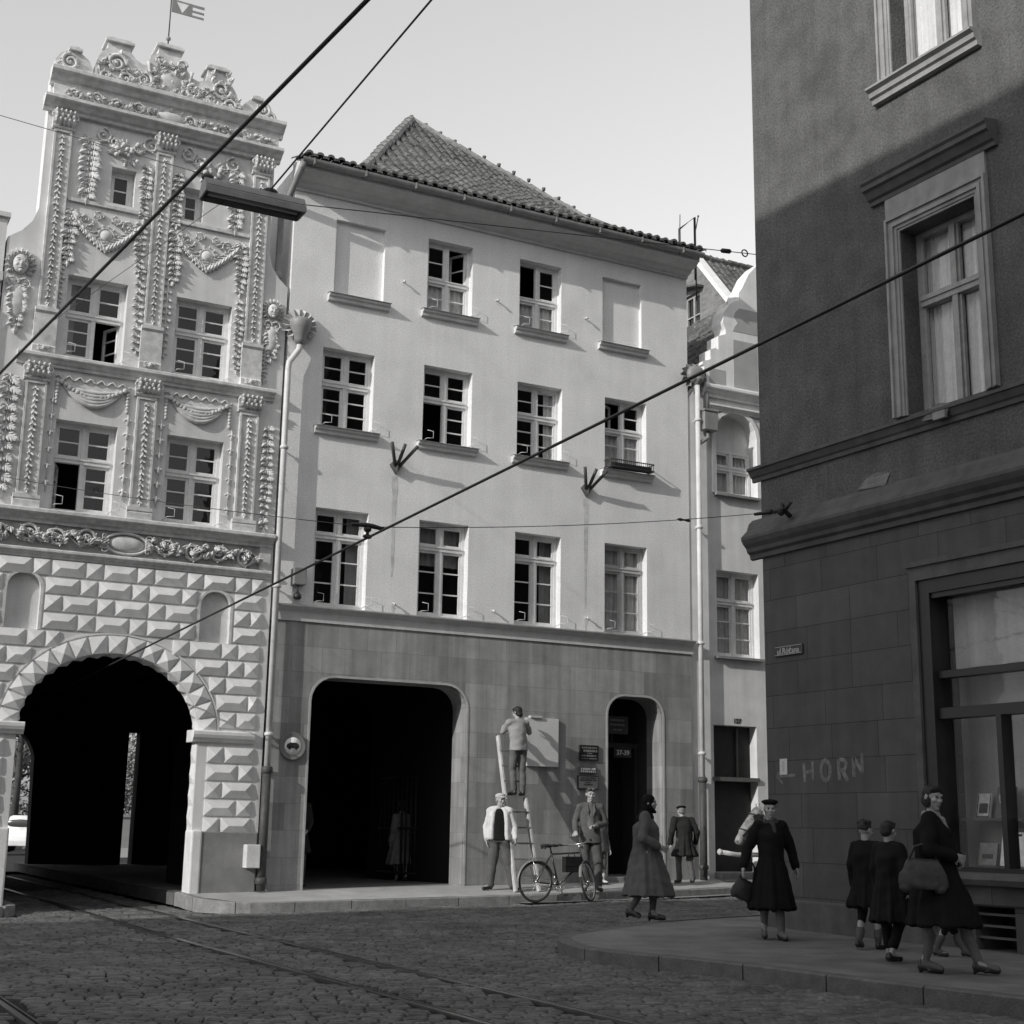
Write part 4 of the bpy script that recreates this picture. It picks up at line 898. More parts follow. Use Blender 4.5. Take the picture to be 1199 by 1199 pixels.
big_window(w2, True); big_window(w1, False); big_window(more_w[0], True); big_window(more_w[1], False)
rooms(HR, [w2, w1]+more_w, .5)
# shop front
x0, x1, z0, z1 = shop
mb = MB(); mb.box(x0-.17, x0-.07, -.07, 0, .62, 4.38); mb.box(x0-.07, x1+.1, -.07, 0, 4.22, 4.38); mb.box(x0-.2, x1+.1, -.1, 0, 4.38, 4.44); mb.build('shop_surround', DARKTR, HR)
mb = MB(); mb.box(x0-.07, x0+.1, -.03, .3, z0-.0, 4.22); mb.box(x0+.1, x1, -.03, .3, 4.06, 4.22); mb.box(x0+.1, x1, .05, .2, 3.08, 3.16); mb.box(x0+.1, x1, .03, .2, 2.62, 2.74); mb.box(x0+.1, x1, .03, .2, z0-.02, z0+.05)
for xx in (3.53, 4.9, 5.9): mb.box(xx, xx+.07, .03, .2, z0+.05, 2.62)
mb.box(x0+.1, x1, .0, .05, 4.0, 4.06)
sf = mb.build('shop_window_frame', BLACKP, HR)
mb = MB(); mb.add([(x0+.1, .12, z0), (x1, .12, z0), (x1, .12, 4.06), (x0+.1, .12, 4.06)], [(0, 1, 2, 3)]); mb.build('pane', glassmat('shop_glass', .96, 1, .004), sf, fix=False)
mb = MB(); mb.prism([(0, z0-.13), (-.12, z0-.13), (-.15, z0-.07), (-.12, z0-.01), (0, z0)], x0-.15, x1+.1); mb.build('shop_sill', DARKTR, HR)
SH = mat('shop_backcloth', .45, .9, .12, 2, 0, 40, .15)
mb = MB(); mb.box(x0+.0, x1, .62, .66, z0, 4.06); mb.build('shop_backcloth', SH, HR)
mb = MB(); mb.box(x0-.02, x0+.0, .3, 1.0, z0, 4.06); mb.box(x0, x1, .3, 1, 4.06, 4.1); mb.box(x0, x1, .21, 1.0, z0-.05, z0+.0); mb.build('shop_lining', SH, HR)
mb = MB(); n = 40; vs = []
for i in range(n+1): yo = .3+.03*math.sin(i*1.1); vs += [(x0+.15+3.4*i/n, yo, 3.2), (x0+.15+3.4*i/n, yo, 4.05)]
mb.add(vs, [(2*i, 2*i+2, 2*i+3, 2*i+1) for i in range(n)], 0, True); mb.build('shop_blind', SH, HR, fix=False)
mb = MB(); mb.box(x0+.1, x1, .3, .6, 1.5, 1.53); mb.build('display_shelf', mat('shelf_wood', .1, .7), HR)
mb = MB(); mb.box(3.05, 3.72, .46, .5, .1, .65); mb.build('cellar_dark', DARK, HR)
mb = MB()
for z in (.28, .4, .52): mb.box(3.1, 3.68, .04, .08, z-.012, z+.012)
mb.build('cellar_grille', mat('grille_bar', .09, .6), HR)
# ------------------------------------------------------------------ signs and small things on the fronts
def fthing(name, label, cat, u, z, out=0., group=None): return thing(name, label, cat, F(u, -out, z), ROT_F, group)
t = fthing('traffic_sign', 'round sign with dark vehicle symbol on the stone wall by the wide portal', 'traffic sign', -4.21, 2.65, .03)
DISC = mat('sign_ring_grey', .2, .5, .06, 6); SW = mat('sign_white', .85, .5, .05, 6)
mb = MB(); mb.lathe([(.235, -.02), (.235, -.055), (.22, -.05)], (0, 0, 0), 32, axis='y'); mb.build('disc', DISC, t)
mb = MB(); mb.lathe([(.15, -.05), (.15, -.054)], (0, 0, 0), 32, axis='y'); mb.build('white_field', SW, t)
mb = MB(); o = [(-.1, -.035), (.1, -.035), (.115, .0), (.1, .035), (.07, .05), (.06, .06), (-.06, .06), (-.07, .05), (-.1, .035), (-.115, 0)]; mb.plate(o, [], -.06, -.052)
for x in (-.06, .06): mb.lathe([(.026, -.052), (.026, -.06)], (x, 0, -.035), 10, axis='y')
mb.build('vehicle_symbol', IRON, t)
t = fthing('notice_board', 'plain light grey board on the stone wall that the workman on the ladder is fixing', 'board', .345, 2.47, .03)
mb = MB(); mb.box(0, .685, -.06, 0, 0, .895); bevel(mb.build('panel', mat('board_grey', .58, .7, .06, 3, 0, 40, .05), t), .006)
mb = MB(); mb.box(.06, .30, -.1, -.0, .895, .935); mb.build('wooden_wedge', WOOD, t)
def plaque(u0, u1, z0, z1, label, bg, fg, rows, frame):
    t = fthing('wall_plaque', label, 'plaque', u0, z0, .03, 'plaques beside the house door')
    w, h = u1-u0, z1-z0
    mb = MB(); mb.box(0, w, -.04, 0, 0, h); bevel(mb.build('plate', frame, t), .004)
    mb = MB(); mb.box(.02, w-.02, -.044, -.04, .02, h-.02); mb.build('field', bg, t)
    mb = MB()
    for zf, hf, a, b in rows:
        x = w*a
        while x < w*b:
            l = random.uniform(.012, .03); mb.box(x, min(x+l, w*b), -.047, -.044, h*zf-hf/2, h*zf+hf/2); x += l+random.choice((.006, .006, .016))
    mb.build('worn_lettering', fg, t)
plaque(1.5, 1.925, 2.62, 2.91, 'black glass plaque with faint lines of lettering, topmost of the three beside the doorway', mat('plaque_black', .012, .3, .1, 5, 0, 40, 0, .5), mat('plaque_faint', .2, .6), [(.82, .03, .12, .9), (.62, .045, .2, .92), (.46, .02, .4, .65), (.3, .03, .1, .88), (.12, .02, .1, .9)], IRON)
plaque(1.5, 1.87, 2.375, 2.50, 'small dark plaque with two pale lines of lettering, middle of the three beside the doorway', mat('plaque_grey', .14, .5), SW, [(.68, .035, .08, .94), (.3, .035, .08, .94)], mat('plaque_grey', .14, .5))
plaque(1.465, 1.925, 2.08, 2.335, 'pale framed plaque with dark lines of lettering, lowest of the three beside the doorway', mat('plaque_pale', .3, .5, .08, 5), mat('plaque_dark_letters', .06, .6), [(.82, .03, .12, .88), (.66, .03, .1, .9), (.5, .02, .36, .6), (.34, .03, .3, .7)], mat('plaque_frame', .05, .5))
t = thing('electric_box', 'small pale meter box at the foot of the downpipe by the ornate house', 'meter box', F(-4.98, -.12, .62), ROT_F)
mb = MB(); mb.box(0, .24, -.14, .06, 0, .38); bevel(mb.build('box', PIPEW, t), .012); mb = MB(); mb.box(.24, .36, -.06, -.03, .12, .17); mb.build('strap', IRON, t)
def rthing(name, label, cat, tt, z, out=0., group=None): return thing(name, label, cat, RW(tt, -out, z), ROT_R, group)
t = rthing('street_sign', 'enamel street name sign reading ul.Różana on the dark corner house', 'street sign', .28, 3.64, .003)
mb = MB(); mb.box(-.265, .265, -.025, 0, -.065, .065); bevel(mb.build('plate', mat('sign_blue_dark', .045, .35, .08, 6, 0, 40, 0, .5), t), .006)
mb = MB(); mb.box(-.255, .255, -.029, -.025, .05, .056); mb.box(-.255, .255, -.029, -.025, -.056, -.05); mb.build('border_line', mat('sign_letter', .5, .5), t)
lettering('ul.Różana', .115, 0, -.027, -.008, mat('sign_letter', .5, .5), t, .0005, .92)
t = rthing('paper_notice', 'small white paper notice pasted on the dark corner house wall', 'notice', .04, 2.06, .004)
mb = MB(); mb.box(0, .14, -.006, 0, 0, .2); mb.build('sheet', mat('paper_white', .6, .9, .06, 8), t)
mb = MB(); 
for k in range(5): mb.box(.05, .09, -.008, -.006, .05+.026*k, .06+.026*k)
mb.build('print_lines', mat('print_grey', .3, .9), t)
CH = mat('chalk_paint', .2, .95, .35, 14, 0, 40, .3)
g_ = MB()
def stroke(pts, w): 
    for a, b in zip(pts, pts[1:]): g_.bar((a[0], -.0025, a[1]), (b[0], -.0025, b[1]), w*random.uniform(.85, 1.1), .002, (0, 1, 0))
ox, oz = .5, 1.98; H_ = .24
stroke([(ox, oz-.02), (ox-.01, oz+H_-.03)], .048); stroke([(ox+.15, oz), (ox+.15, oz+H_-.01)], .055); stroke([(ox, oz+.1), (ox+.15, oz+.11)], .04)
cx, cz = ox+.38, oz+.115
stroke([(cx+.085*math.cos(a), cz+.12*math.sin(a)) for a in [2*PI*i/14 for i in range(15)]], .055)
rx = ox+.62; stroke([(rx, oz-.01), (rx-.01, oz+H_+.01)], .055); stroke([(rx, oz+H_), (rx+.1, oz+H_-.01), (rx+.13, oz+H_-.07), (rx+.09, oz+.11), (rx, oz+.1)], .052); stroke([(rx+.06, oz+.1), (rx+.14, oz-.02)], .055)
nx = ox+.87; stroke([(nx, oz+.02), (nx, oz+H_+.03)], .055); stroke([(nx, oz+H_+.02), (nx+.14, oz+.08)], .052); stroke([(nx+.14, oz+.06), (nx+.15, oz+H_+.06)], .055)
stroke([(-.03, oz+.06), (.32, oz+.07)], .035); stroke([(.08, oz+.15), (-.03, oz+.06), (.08, oz-.03)], .03)
g_.build('painted_writing', CH, HR)
t = rthing('wire_anchor', 'iron wall anchor with insulator on the cornice of the dark corner house', 'wire anchor', .5, 5.42, .12)
mb = MB(); mb.tube([(0, 0, -.06), (0, -.12, .02), (-.1, -.2, .0)], .035, 7); mb.ball((-.02, -.14, .02), (.06, .06, .09), 8, 6); mb.tube([(.12, -.1, .1), (.05, -.14, .0)], .03, 6); mb.build('iron_hook', IRON, t)
mb = MB(); mb.tube([(-.12, -.21, 0), (-.36, -.3, -.005)], [.035, .02], 8); mb.build('insulator', IRON, t)
# books and prints in the shop window
def disp(kind, tt, z, w, h, y, label, v, deco):
    t = thing(kind, label, 'display book' if kind == 'display_book' else 'print', RW(tt, y, z), ROT_R, 'books and prints in the shop window')
    def tilt(mb): mb.v = [(a, b+c*.22, c) for a, b, c in mb.v]
    mb = MB(); mb.box(0, w, 0, .025, 0, h); tilt(mb); mb.build('cover', mat('print_%d' % int(v*100), min(.9, v*1.5), .7, .2, 14), t)
    mb = MB()
    for a, b, c, d in deco: mb.box(w*a, w*b, -.004, 0, h*c, h*d)
    tilt(mb); mb.build('cover_print', mat('cover_ink', .06, .7, .4, 20), t)
bars = [(.12, .88, .8-.12*k, .86-.12*k) for k in range(6)]
disp('display_book', 2.80, 1.53, .2, .27, .45, 'framed print with a dark picture left of the flower print on the shop shelf', .45, [(.04, .96, .02, .08), (.04, .1, .08, .96), (.9, .96, .08, .96), (.2, .8, .2, .6)])
disp('display_book', 3.07, 1.53, .26, .34, .45, 'print with a pale round flower on dark ground on the shop shelf', .1, [])
MB_ = MB(); MB_.ball((0, 0, 0), (.085, .012, .085), 14, 5); tt_ = [o for o in C.objects if o.get('label', '').startswith('print with a pale round')][0]; o_ = MB_.build('flower_print', mat('flower_pale', .5, .8, .3, 30), tt_); o_.location = (.13, .03, .21)
disp('display_book', 3.72, 1.53, .27, .36, .42, 'tall pale book with rows of printing right of the window bar on the shop shelf', .6, bars)
disp('display_book', 3.66, 1.93, .3, .22, .6, 'dark framed print standing highest behind the right window bar', .5, [(.0, 1, .0, .12), (0, .1, .12, 1), (.4, 1, .6, .9)])
disp('display_book', 2.86, 1.02, .25, .24, .38, 'grey mottled book lying low at the left of the shop window', .18, [(.2, .8, .3, .5)])
disp('display_book', 3.2, 1.02, .33, .36, .34, 'large pale book with a title line, lowest row left of the window bar', .6, [(.08, .8, .88, .94), (.45, .6, .4, .6)])
disp('display_book', 3.64, 1.02, .2, .34, .36, 'narrow book with white title strip just right of the window bar', .25, [(.5, 1, .1, .7)])
disp('display_book', 3.9, 1.02, .3, .36, .36, 'dark grey book low at the right edge of the shop window', .2, [(.2, .6, .5, .7)])

# ------------------------------------------------------------------ wires, lamp
def cray(px, py):                                              # direction of a photo point (1199 px frame)
    a, b = (px-599.5)/FPX, -(py-599.5)/FPX; c, s = math.cos(ROLL), math.sin(ROLL)
    x, z = a*c-b*s, a*s+b*c
    return Vector((x, math.cos(PITCH)-z*math.sin(PITCH), math.sin(PITCH)+z*math.cos(PITCH)))
CAM = Vector((0, 0, CAMH))
def atz(px, py, z): r = cray(px, py); return CAM+r*((z-CAMH)/r.z)
def aty(px, py, v):                                            # on the vertical plane v metres in front of the house row
    r = cray(px, py); n = N; t = ((P0+N*v)-CAM).dot(n)/r.dot(n); return CAM+r*t
def wire(name, label, pts, r, m=IRON, sagz=0., cat='wire', group=None, n=14):
    a = Vector(pts[0]); t = thing(name, label, cat, a, 0, group); P = []
    for p, q in zip(pts, pts[1:]):
        p, q = Vector(p), Vector(q); P += [p.lerp(q, i/n)-Vector((0, 0, sagz*4*(i/n)*(1-i/n)))-a for i in range(n)]
    P.append(Vector(pts[-1])-a); mb = MB(); mb.tube(P, r, 6); mb.build('strand', m, t); return t
wA, wB = atz(430, 0, 5.6), atz(0, 437, 5.6)
CW1 = wire('contact_wire', 'thick tram contact wire crossing steeply in front of the ornate gable', [wA-(wB-wA)*.8, wA, wB, wB+(wB-wA)*.55], .0145, cat='tram wire', group='tram contact wires')
cR = atz(1199, 250, 5.3); cL = aty(130, 778, .0)
d_ = cR-cL
CW2 = wire('contact_wire', 'tram contact wire running from upper right across the pale house into the archway', [cR+d_*.6, cR, cL, cL-d_*.12], .0145, cat='tram wire', group='tram contact wires', n=24)
def on2(px):                                                   # point of the second contact wire under photo column px
    lo, hi = 0., 1.
    best = min((i/400 for i in range(401)), key=lambda k: abs(proj((cR.lerp(cL, k)))[0]-px)); return cR.lerp(cL, best)
def proj(p):
    q = Vector(p)-CAM; Y = q.y*math.cos(PITCH)+q.z*math.sin(PITCH); Z = -q.y*math.sin(PITCH)+q.z*math.cos(PITCH)
    a, b = q.x/Y, Z/Y; c, s = math.cos(ROLL), math.sin(ROLL)
    return 599.5+FPX*(a*c+b*s), 599.5-FPX*(-a*s+b*c)
J = on2(431); JT = J+Vector((0, 0, .13))
t = thing('wire_hanger', 'black insulated hanger where the span wire holds the tram wire before the pale house', 'wire hanger', J, ROT_F)
mb = MB(); mb.tube([(0, 0, 0), (0, 0, .12)], .02, 6); mb.ball((0, 0, .015), (.06, .03, .03), 8, 5); mb.ball((0, 0, .1), (.05, .05, .035), 8, 5); mb.tube([(-.2, .0, .14), (-.02, 0, .15), (.06, 0, .145), (.2, 0, .125)], [.02, .03, .03, .022], 7); mb.build('clamp', IRON, t)
RAN = RW(.28, -.4, 5.41)
wire('span_wire', 'thin span wire from the ornate house to the tram wire hanger', [F(-9.45, -.02, 6.77), JT], .005, cat='span wire', sagz=.05, group='span wires over the street')
wire('span_wire', 'thin span wire from the tram wire hanger to the dark corner house', [JT, RAN], .005, cat='span wire', sagz=.07, group='span wires over the street')
q = JT.lerp(RAN, .78)-Vector((0, 0, .055))
t = thing('wire_insulator', 'small black strain insulator on the span wire before the narrow house', 'insulator', q, ROT_F)
mb = MB(); mb.tube([(-.1, 0, 0), (-.06, 0, 0), (0, 0, 0), (.06, 0, 0), (.1, 0, 0)], [.008, .022, .01, .022, .008], 8); mb.build('insulator_body', IRON, t)
LZ = 8.66; la = atz(240, 212, LZ); lb = atz(358, 222, LZ); lb = la+D*((lb-la).dot(D))
ln = (lb-la).length*1.07
LM = thing('street_lamp', 'long trough shaped street lamp hanging on wires before the ornate gable', 'street lamp', la, ROT_F)
LG = mat('lamp_grey', .24, .5, .12, 6, 0, 40, 0, .4)
mb = MB(); hw, hh = .15, .175
pr = [(-hw, -hh), (-hw*.96, -hh*.6), (-hw*.6, -.02), (-.05, .03), (.05, .03), (hw*.6, -.02), (hw*.96, -hh*.6), (hw, -hh)]
pr2 = [(y*.93, z-.012) for y, z in pr]
mb.prism(pr+pr2[::-1], 0, ln); mb.prism(pr, -.02, .0); mb.prism(pr, ln, ln+.02); 
for sg in (1, -1):
    for zz in (-.08, -.13, -.18): mb.tube([(.0, sg*(.128+.018*(-zz-.08)/.1), zz), (ln, sg*(.128+.018*(-zz-.08)/.1), zz)], .008, 5)
mb.build('housing', LG, LM)
mb = MB(); mb.tube([(.05, 0, -.14), (ln-.05, 0, -.14)], .03, 8); mb.build('tube', mat('lamp_tube', .5, .3), LM)
mb = MB(); mb.ball((ln*.67, 0, .05), (.1, .06, .05), 8, 5); mb.ball((.03, 0, .05), (.08, .06, .05), 8, 5); mb.build('hanger_cap', IRON, LM)
lz = Vector((0, 0, .08)); lc = la+D*ln*.67+lz
r_ = cray(505, 0); wire('lamp_wire', 'twisted suspension cable rising from the lamp to the upper right', [lc, CAM+r_*((lc.y-3.5)/r_.y), CAM+r_*((lc.y-3.5)/r_.y)*1.0+(CAM+r_*((lc.y-3.5)/r_.y)-lc)*1.5], .012, cat='lamp wire', group='wires of the street lamp')
wire('lamp_wire', 'thin wire from the far left edge to the left end of the lamp', [aty(0, 135, 3)+(aty(0, 135, 3)-la)*.3, aty(0, 135, 3), la+lz], .006, cat='lamp wire', group='wires of the street lamp')
wire('lamp_wire', 'fine wire sloping from under the lamp down across the ornate windows', [la+D*ln*.2-Vector((0, 0, .2)), F(-9.0, -.05, 9.3)], .004, cat='lamp wire', group='wires of the street lamp')
EA = RW(-.24, .3, 9.35)
wire('lamp_wire', 'thin wire from the lamp along the eaves to the dark corner house', [la+D*ln-Vector((0, 0, .02)), EA], .006, cat='lamp wire', group='wires of the street lamp')
t = thing('wire_insulator', 'pair of black strain insulators with a ring beside the dark house edge under the sky', 'insulator', EA.lerp(la+D*ln, .06), ROT_F)
dr = ((la+D*ln)-EA).normalized(); q = Matrix.Rotation(-ROT_F, 3, 'Z') @ dr
mb = MB()
for s_ in (-.28, .35): mb.tube([q*(s_-.09), q*(s_-.06), q*(s_+.06), q*(s_+.09)], [.012, .035, .035, .012], 8)
mb.tube([q*.03+Vector((.05*math.cos(a), 0, .05*math.sin(a))) for a in [2*PI*i/12 for i in range(13)]], .01, 5); mb.build('insulator_body', IRON, t)

# ------------------------------------------------------------------ ground, pavements, rails
def grid(name, xs, ys, fz, m, kind='structure'):
    vs = [(x, y, fz(x, y)) for x in xs for y in ys]; k = len(ys)
    mb = MB(); mb.add(vs, [(i*k+j, (i+1)*k+j, (i+1)*k+j+1, i*k+j+1) for i in range(len(xs)-1) for j in range(k-1)]); o = mb.build(name, m, None, fix=False); return tag(o, kind=kind)
xs = [-900, -300, -100, -60, -40, -30]+[-26+.8*i for i in range(60)]+[30, 45, 100, 300, 900]
ys = [-600, -200, -60, -20, -8]+[-4+.8*i for i in range(60)]+[50, 60, 80, 120, 300, 1200]
grid('road', xs, ys, lambda x, y: zroad(x, y)-.035, JOINT)
def catmull(P, n=6):
    P = [Vector(p) for p in P]; out = []
    for i in range(len(P)-1):
        p0, p1, p2, p3 = P[max(i-1, 0)], P[i], P[i+1], P[min(i+2, len(P)-1)]
        for k in range(n):
            t = k/n; out.append(.5*((2*p1)+(p2-p0)*t+(2*p0-5*p1+4*p2-p3)*t*t+(3*p1-p0-3*p2+p3)*t**3))
    return out+[P[-1]]
nk = catmull([(13, 25.0), (6, 21.9), (2.6, 19.75), (1.35, 18.2), (.72, 17.1), (.6, 16.3), (.86, 15.25), (1.55, 14.5), (2.25, 13.72), (3.0, 12.6), (3.98, 11.25), (6.2, 8.4), (9.5, 4.0)], 8)
def resample(P, L):
    out = [P[0]]; acc = 0
    for a, b in zip(P, P[1:]):
        seg = (b-a).length; pos = L-acc
        while pos <= seg: out.append(a.lerp(b, pos/seg)); pos += L
        acc = (acc+seg) % L
    return out+[P[-1]]
def kerbstones(P, side, w, h, fz, m, name, L=1.05, g=.008):
    mb = MB(); Q = resample(P, L); fine = resample(P, L/4)
    k4 = 4
    for i in range(0, len(fine)-1, k4):
        seg = fine[i:i+k4+1]
        if len(seg) < 2: continue
        vs = []; jz = random.uniform(-.006, .006)
        for j, p in enumerate(seg):
            a = seg[max(j-1, 0)]; b = seg[min(j+1, len(seg)-1)]; t = (b-a).normalized(); n_ = Vector((-t.y, t.x))*side
            q = p + (t*g if j == 0 else (-t*g if j == len(seg)-1 else Vector((0, 0)))); z = fz(q.x, q.y)+jz
            o = q+n_*w
            vs += [(q.x, q.y, z-h), (q.x, q.y, z-.015), (q.x+n_.x*.02, q.y+n_.y*.02, z), (o.x, o.y, z), (o.x, o.y, z-h)]
        k = len(seg); fs = [(5*j+a, 5*j+5+a, 5*j+6+a, 5*j+1+a) for j in range(k-1) for a in range(4)]+[(0, 1, 2, 3, 4), tuple(5*(k-1)+a for a in range(5))[::-1]]
        mb.add(vs, fs)
    return tag(mb.build(name, m), kind='structure')
ZN = lambda x, y: .13+zroad(x, y)*.9
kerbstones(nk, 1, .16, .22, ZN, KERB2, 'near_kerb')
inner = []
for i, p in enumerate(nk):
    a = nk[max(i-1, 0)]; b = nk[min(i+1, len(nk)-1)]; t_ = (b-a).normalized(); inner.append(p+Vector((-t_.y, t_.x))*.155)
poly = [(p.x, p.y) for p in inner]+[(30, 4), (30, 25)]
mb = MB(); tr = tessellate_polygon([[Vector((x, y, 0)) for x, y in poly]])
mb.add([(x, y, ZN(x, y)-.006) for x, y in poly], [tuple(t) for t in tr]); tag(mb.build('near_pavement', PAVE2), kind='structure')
def vk(u): return 1.6 if u < 2.5 else max(.95, 1.6-(u-2.5)*.22)
fk = [(-5.98, -.34), (-5.97, .35), (-5.9, .8), (-5.7, 1.2), (-5.35, 1.5), (-4.9, 1.6)]+[(u, vk(u)) for u in [-4+.5*i for i in range(50)]]
fkw = [F(u, -v).to_2d() for u, v in fk]
def ZF(x, y):
    u, v = uv((x, y)); k = vk(u); return .24+.02*u+(.10)*min(1, max(0, (k-v)/k))
kerbstones(fkw, 1, .14, .22, ZF, KERB, 'far_kerb', .95)
mb = MB(); vs = []
for u, v in fk:
    for s_ in range(5):
        vv = -.35+(v-.12+.35)*s_/4; uu = u+(.13 if u < -5.5 else 0); p = F(uu, -vv); vs.append((p.x, p.y, ZF(p.x, p.y)-.006))
mb.add(vs, [(5*i+k, 5*i+5+k, 5*i+6+k, 5*i+k+1) for i in range(len(fk)-1) for k in range(4)]); tag(mb.build('far_pavement', PAVE), kind='structure')
mb = MB(); vs = []
pp = [(-5.98, -.33), (4.4, -.33), (4.4, -17), (-5.98, -17)]
mb.add([F(u, -v, ZF(*F(u, -v).to_2d())-.004 if v > -1 else .22) for u, v in pp], [(0, 1, 2, 3)]); tag(mb.build('passage_floor', PAVE2, fix=False), kind='structure')
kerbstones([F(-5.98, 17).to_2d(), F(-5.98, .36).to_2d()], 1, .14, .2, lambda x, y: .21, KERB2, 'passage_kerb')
lk = [F(u, -v).to_2d() for u, v in ((-24, .7), (-9.4, .62), (-8.95, .5), (-8.7, .2), (-8.66, -.2), (-8.66, -9))]
kerbstones(lk[::-1], 1, .14, .2, lambda x, y: zroad(x, y)+.13, KERB, 'left_kerb')
mb = MB(); pl = [(-24, .58), (-9.4, .5), (-9.02, .42), (-8.82, .15), (-8.78, -.2), (-8.78, -9), (-24, -9)]
mb.add([(lambda p: (p.x, p.y, zroad(p.x, p.y)+.124))(F(u, -v)) for u, v in pl], [tuple(range(7))]); tag(mb.build('left_pavement', PAVE), kind='structure')
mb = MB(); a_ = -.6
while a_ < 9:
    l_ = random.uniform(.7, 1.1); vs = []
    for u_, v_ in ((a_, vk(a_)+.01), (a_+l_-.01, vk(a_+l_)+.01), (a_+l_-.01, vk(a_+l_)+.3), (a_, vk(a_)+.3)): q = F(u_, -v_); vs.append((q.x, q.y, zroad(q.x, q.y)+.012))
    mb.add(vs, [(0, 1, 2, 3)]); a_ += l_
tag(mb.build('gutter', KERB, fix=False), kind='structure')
# setts, laid stone by stone where the camera can see them
mb = MB(); ang = R(14); ca, sa = math.cos(ang), math.sin(ang); nkp = [Vector((p.x, p.y)) for p in nk]
def inside_near(x, y):
    c = False; P = [(p.x, p.y) for p in nkp]+[(30, 4), (30, 25)]; j = len(P)-1
    for i in range(len(P)):
        if (P[i][1] > y) != (P[j][1] > y) and x < (P[j][0]-P[i][0])*(y-P[i][1])/(P[j][1]-P[i][1])+P[i][0]: c = not c
        j = i
    return c
RAILS = [-7.53, -6.545, -10.42]
b = 4.0
while b < 34:
    rw = random.uniform(.108, .132); a = -26+random.random()*.2
    while a < 24:
        sl = random.uniform(.12, .2); am = a+sl/2; bm = b+rw/2+.05*math.sin(am*.9+b*.35)+.03*math.sin(am*2.3)
        x, y = am*ca-bm*sa, am*sa+bm*ca; a += sl
        if y < 8.2: continue
        px = proj((x, y, 0))
        if not (-40 < px[0] < 1240 and px[1] < 1260): continue
        u, v = uv((x, y))
        if v < (vk(u)+.03 if u > -5.3 else (.75 if u < -8.5 else -7)): continue
        if -6.05 < u < -5.3 and v < 1.5 or (u < -8.6 and v < .75): continue
        if inside_near(x, y): continue
        if any(abs(u-r0) < .09 for r0 in RAILS[:2]) or (abs(u-RAILS[2]) < .11 and v > 9): continue
        hw_, hl_ = rw/2-.006, sl/2-.006; z = zroad(x, y)-.012+random.uniform(-.005, .005)+.012*math.sin(x*1.3+y*.7)*math.sin(y*1.1-x*.4); tx, ty = random.gauss(0, .03), random.gauss(0, .04)
        rot = random.gauss(0, .03); c2, s2 = math.cos(ang+rot), math.sin(ang+rot); vs = []
        for kx, ky, kz, ins in ((-1, -1, -.05, 0), (1, -1, -.05, 0), (1, 1, -.05, 0), (-1, 1, -.05, 0), (-1, -1, -.008, .004), (1, -1, -.008, .004), (1, 1, -.008, .004), (-1, 1, -.008, .004), (-1, -1, .004, .02), (1, -1, .004, .02), (1, 1, .004, .02), (-1, 1, .004, .02)):
            lx, ly = kx*(hl_-ins), ky*(hw_-ins); lz_ = kz+lx*tx+ly*ty
            vs.append((x+lx*c2-ly*s2, y+lx*s2+ly*c2, z+lz_))
        mb.add(vs, [(0, 1, 5, 4), (1, 2, 6, 5), (2, 3, 7, 6), (3, 0, 4, 7), (4, 5, 9, 8), (5, 6, 10, 9), (6, 7, 11, 10), (7, 4, 8, 11), (8, 9, 10, 11)])
    b += rw
tag(mb.build('road_setts', SETT, fix=False), kind='structure')
def rail(u, v0, v1, label, curve=0.):
    t = thing('tram_rail', label, 'tram rail', F(u, -v0), ROT_F, 'tram rails in the cobbled street')
    n = 40; A_ = MB()
    def pt(s): v = v0+(v1-v0)*s; w = F(u, -v); return (curve*((v-9)/10)**2 if v > 9 else 0, -(v-v0), zroad(w.x, w.y)+.002)
    P = [pt(i/n) for i in range(n+1)]
    for dx0, dx1, dz, m_ in ((-.05, -.0, .0, 0), (.03, .045, -.002, 0), (-.001, .031, -.024, 1)):
        vs = []
        for p in P: vs += [(p[0]+dx0, p[1], p[2]+dz), (p[0]+dx1, p[1], p[2]+dz), (p[0]+dx1, p[1], p[2]-.06), (p[0]+dx0, p[1], p[2]-.06)]
        A_.add(vs, [(4*i+k, 4*i+4+k, 4*i+4+(k+1) % 4, 4*i+(k+1) % 4) for i in range(n) for k in range(4)], m_)
    A_.build('rail', [STEEL, JOINT], t)
rail(-7.53, -14, 19.5, 'left rail of the tram track running out of the archway')
rail(-6.545, -14, 19.5, 'right rail of the tram track running out of the archway')
rail(-10.42, 9, 19.5, 'short piece of tram rail at the bottom left corner of the road')
# drain grate, house that shades the street (across the side street, outside the frame)
HS = thing('street_house', 'tall plastered corner house across the main street, out of frame at left', 'house', F(-14.2, -12.75, 0), ROT_F)
HH = 16.15
fp = [(0, 0), (0, -32), (-12, -32), (-12, -12), (-50, -12), (-50, 0)]
def wing(a, b, name):                                          # one street front with its windows, from a to b
    a, b = Vector(a), Vector(b); L = (b-a).length; t_ = (b-a)/L; n_ = Vector((t_.y, -t_.x)); st_ = 3.1 if L < 40 else 4.3; hs = [(1.8+st_*k, 3.4*r_+1.3) for k in range(int((L-2.5)/st_)+1) for r_ in range(4)]
    mb = MB(); mb.plate(rect(0, L, -.2, HH), [rect(x-.55, x+.55, z, z+1.9) for x, z in hs], 0, .4); f_ = lambda v: (a.x+t_.x*v[0]-n_.x*v[1], a.y+t_.y*v[0]-n_.y*v[1], v[2])
    mb.v = [f_(v) for v in mb.v]; w_ = mb.build('wall', NARROW, HS)
    for x, z in hs:
        m2 = MB(); m2.box(x-.55, x+.55, .2, .26, z, z+1.9); m2.v = [f_(v) for v in m2.v]; m2.build('window', mat('far_pane', .04, .2), HS)
wing((-50, 0), (0, 0), 'f') if False else None
wing((0, -32), (0, 0), 's'); wing((0, 0), (-50, 0), 'f')
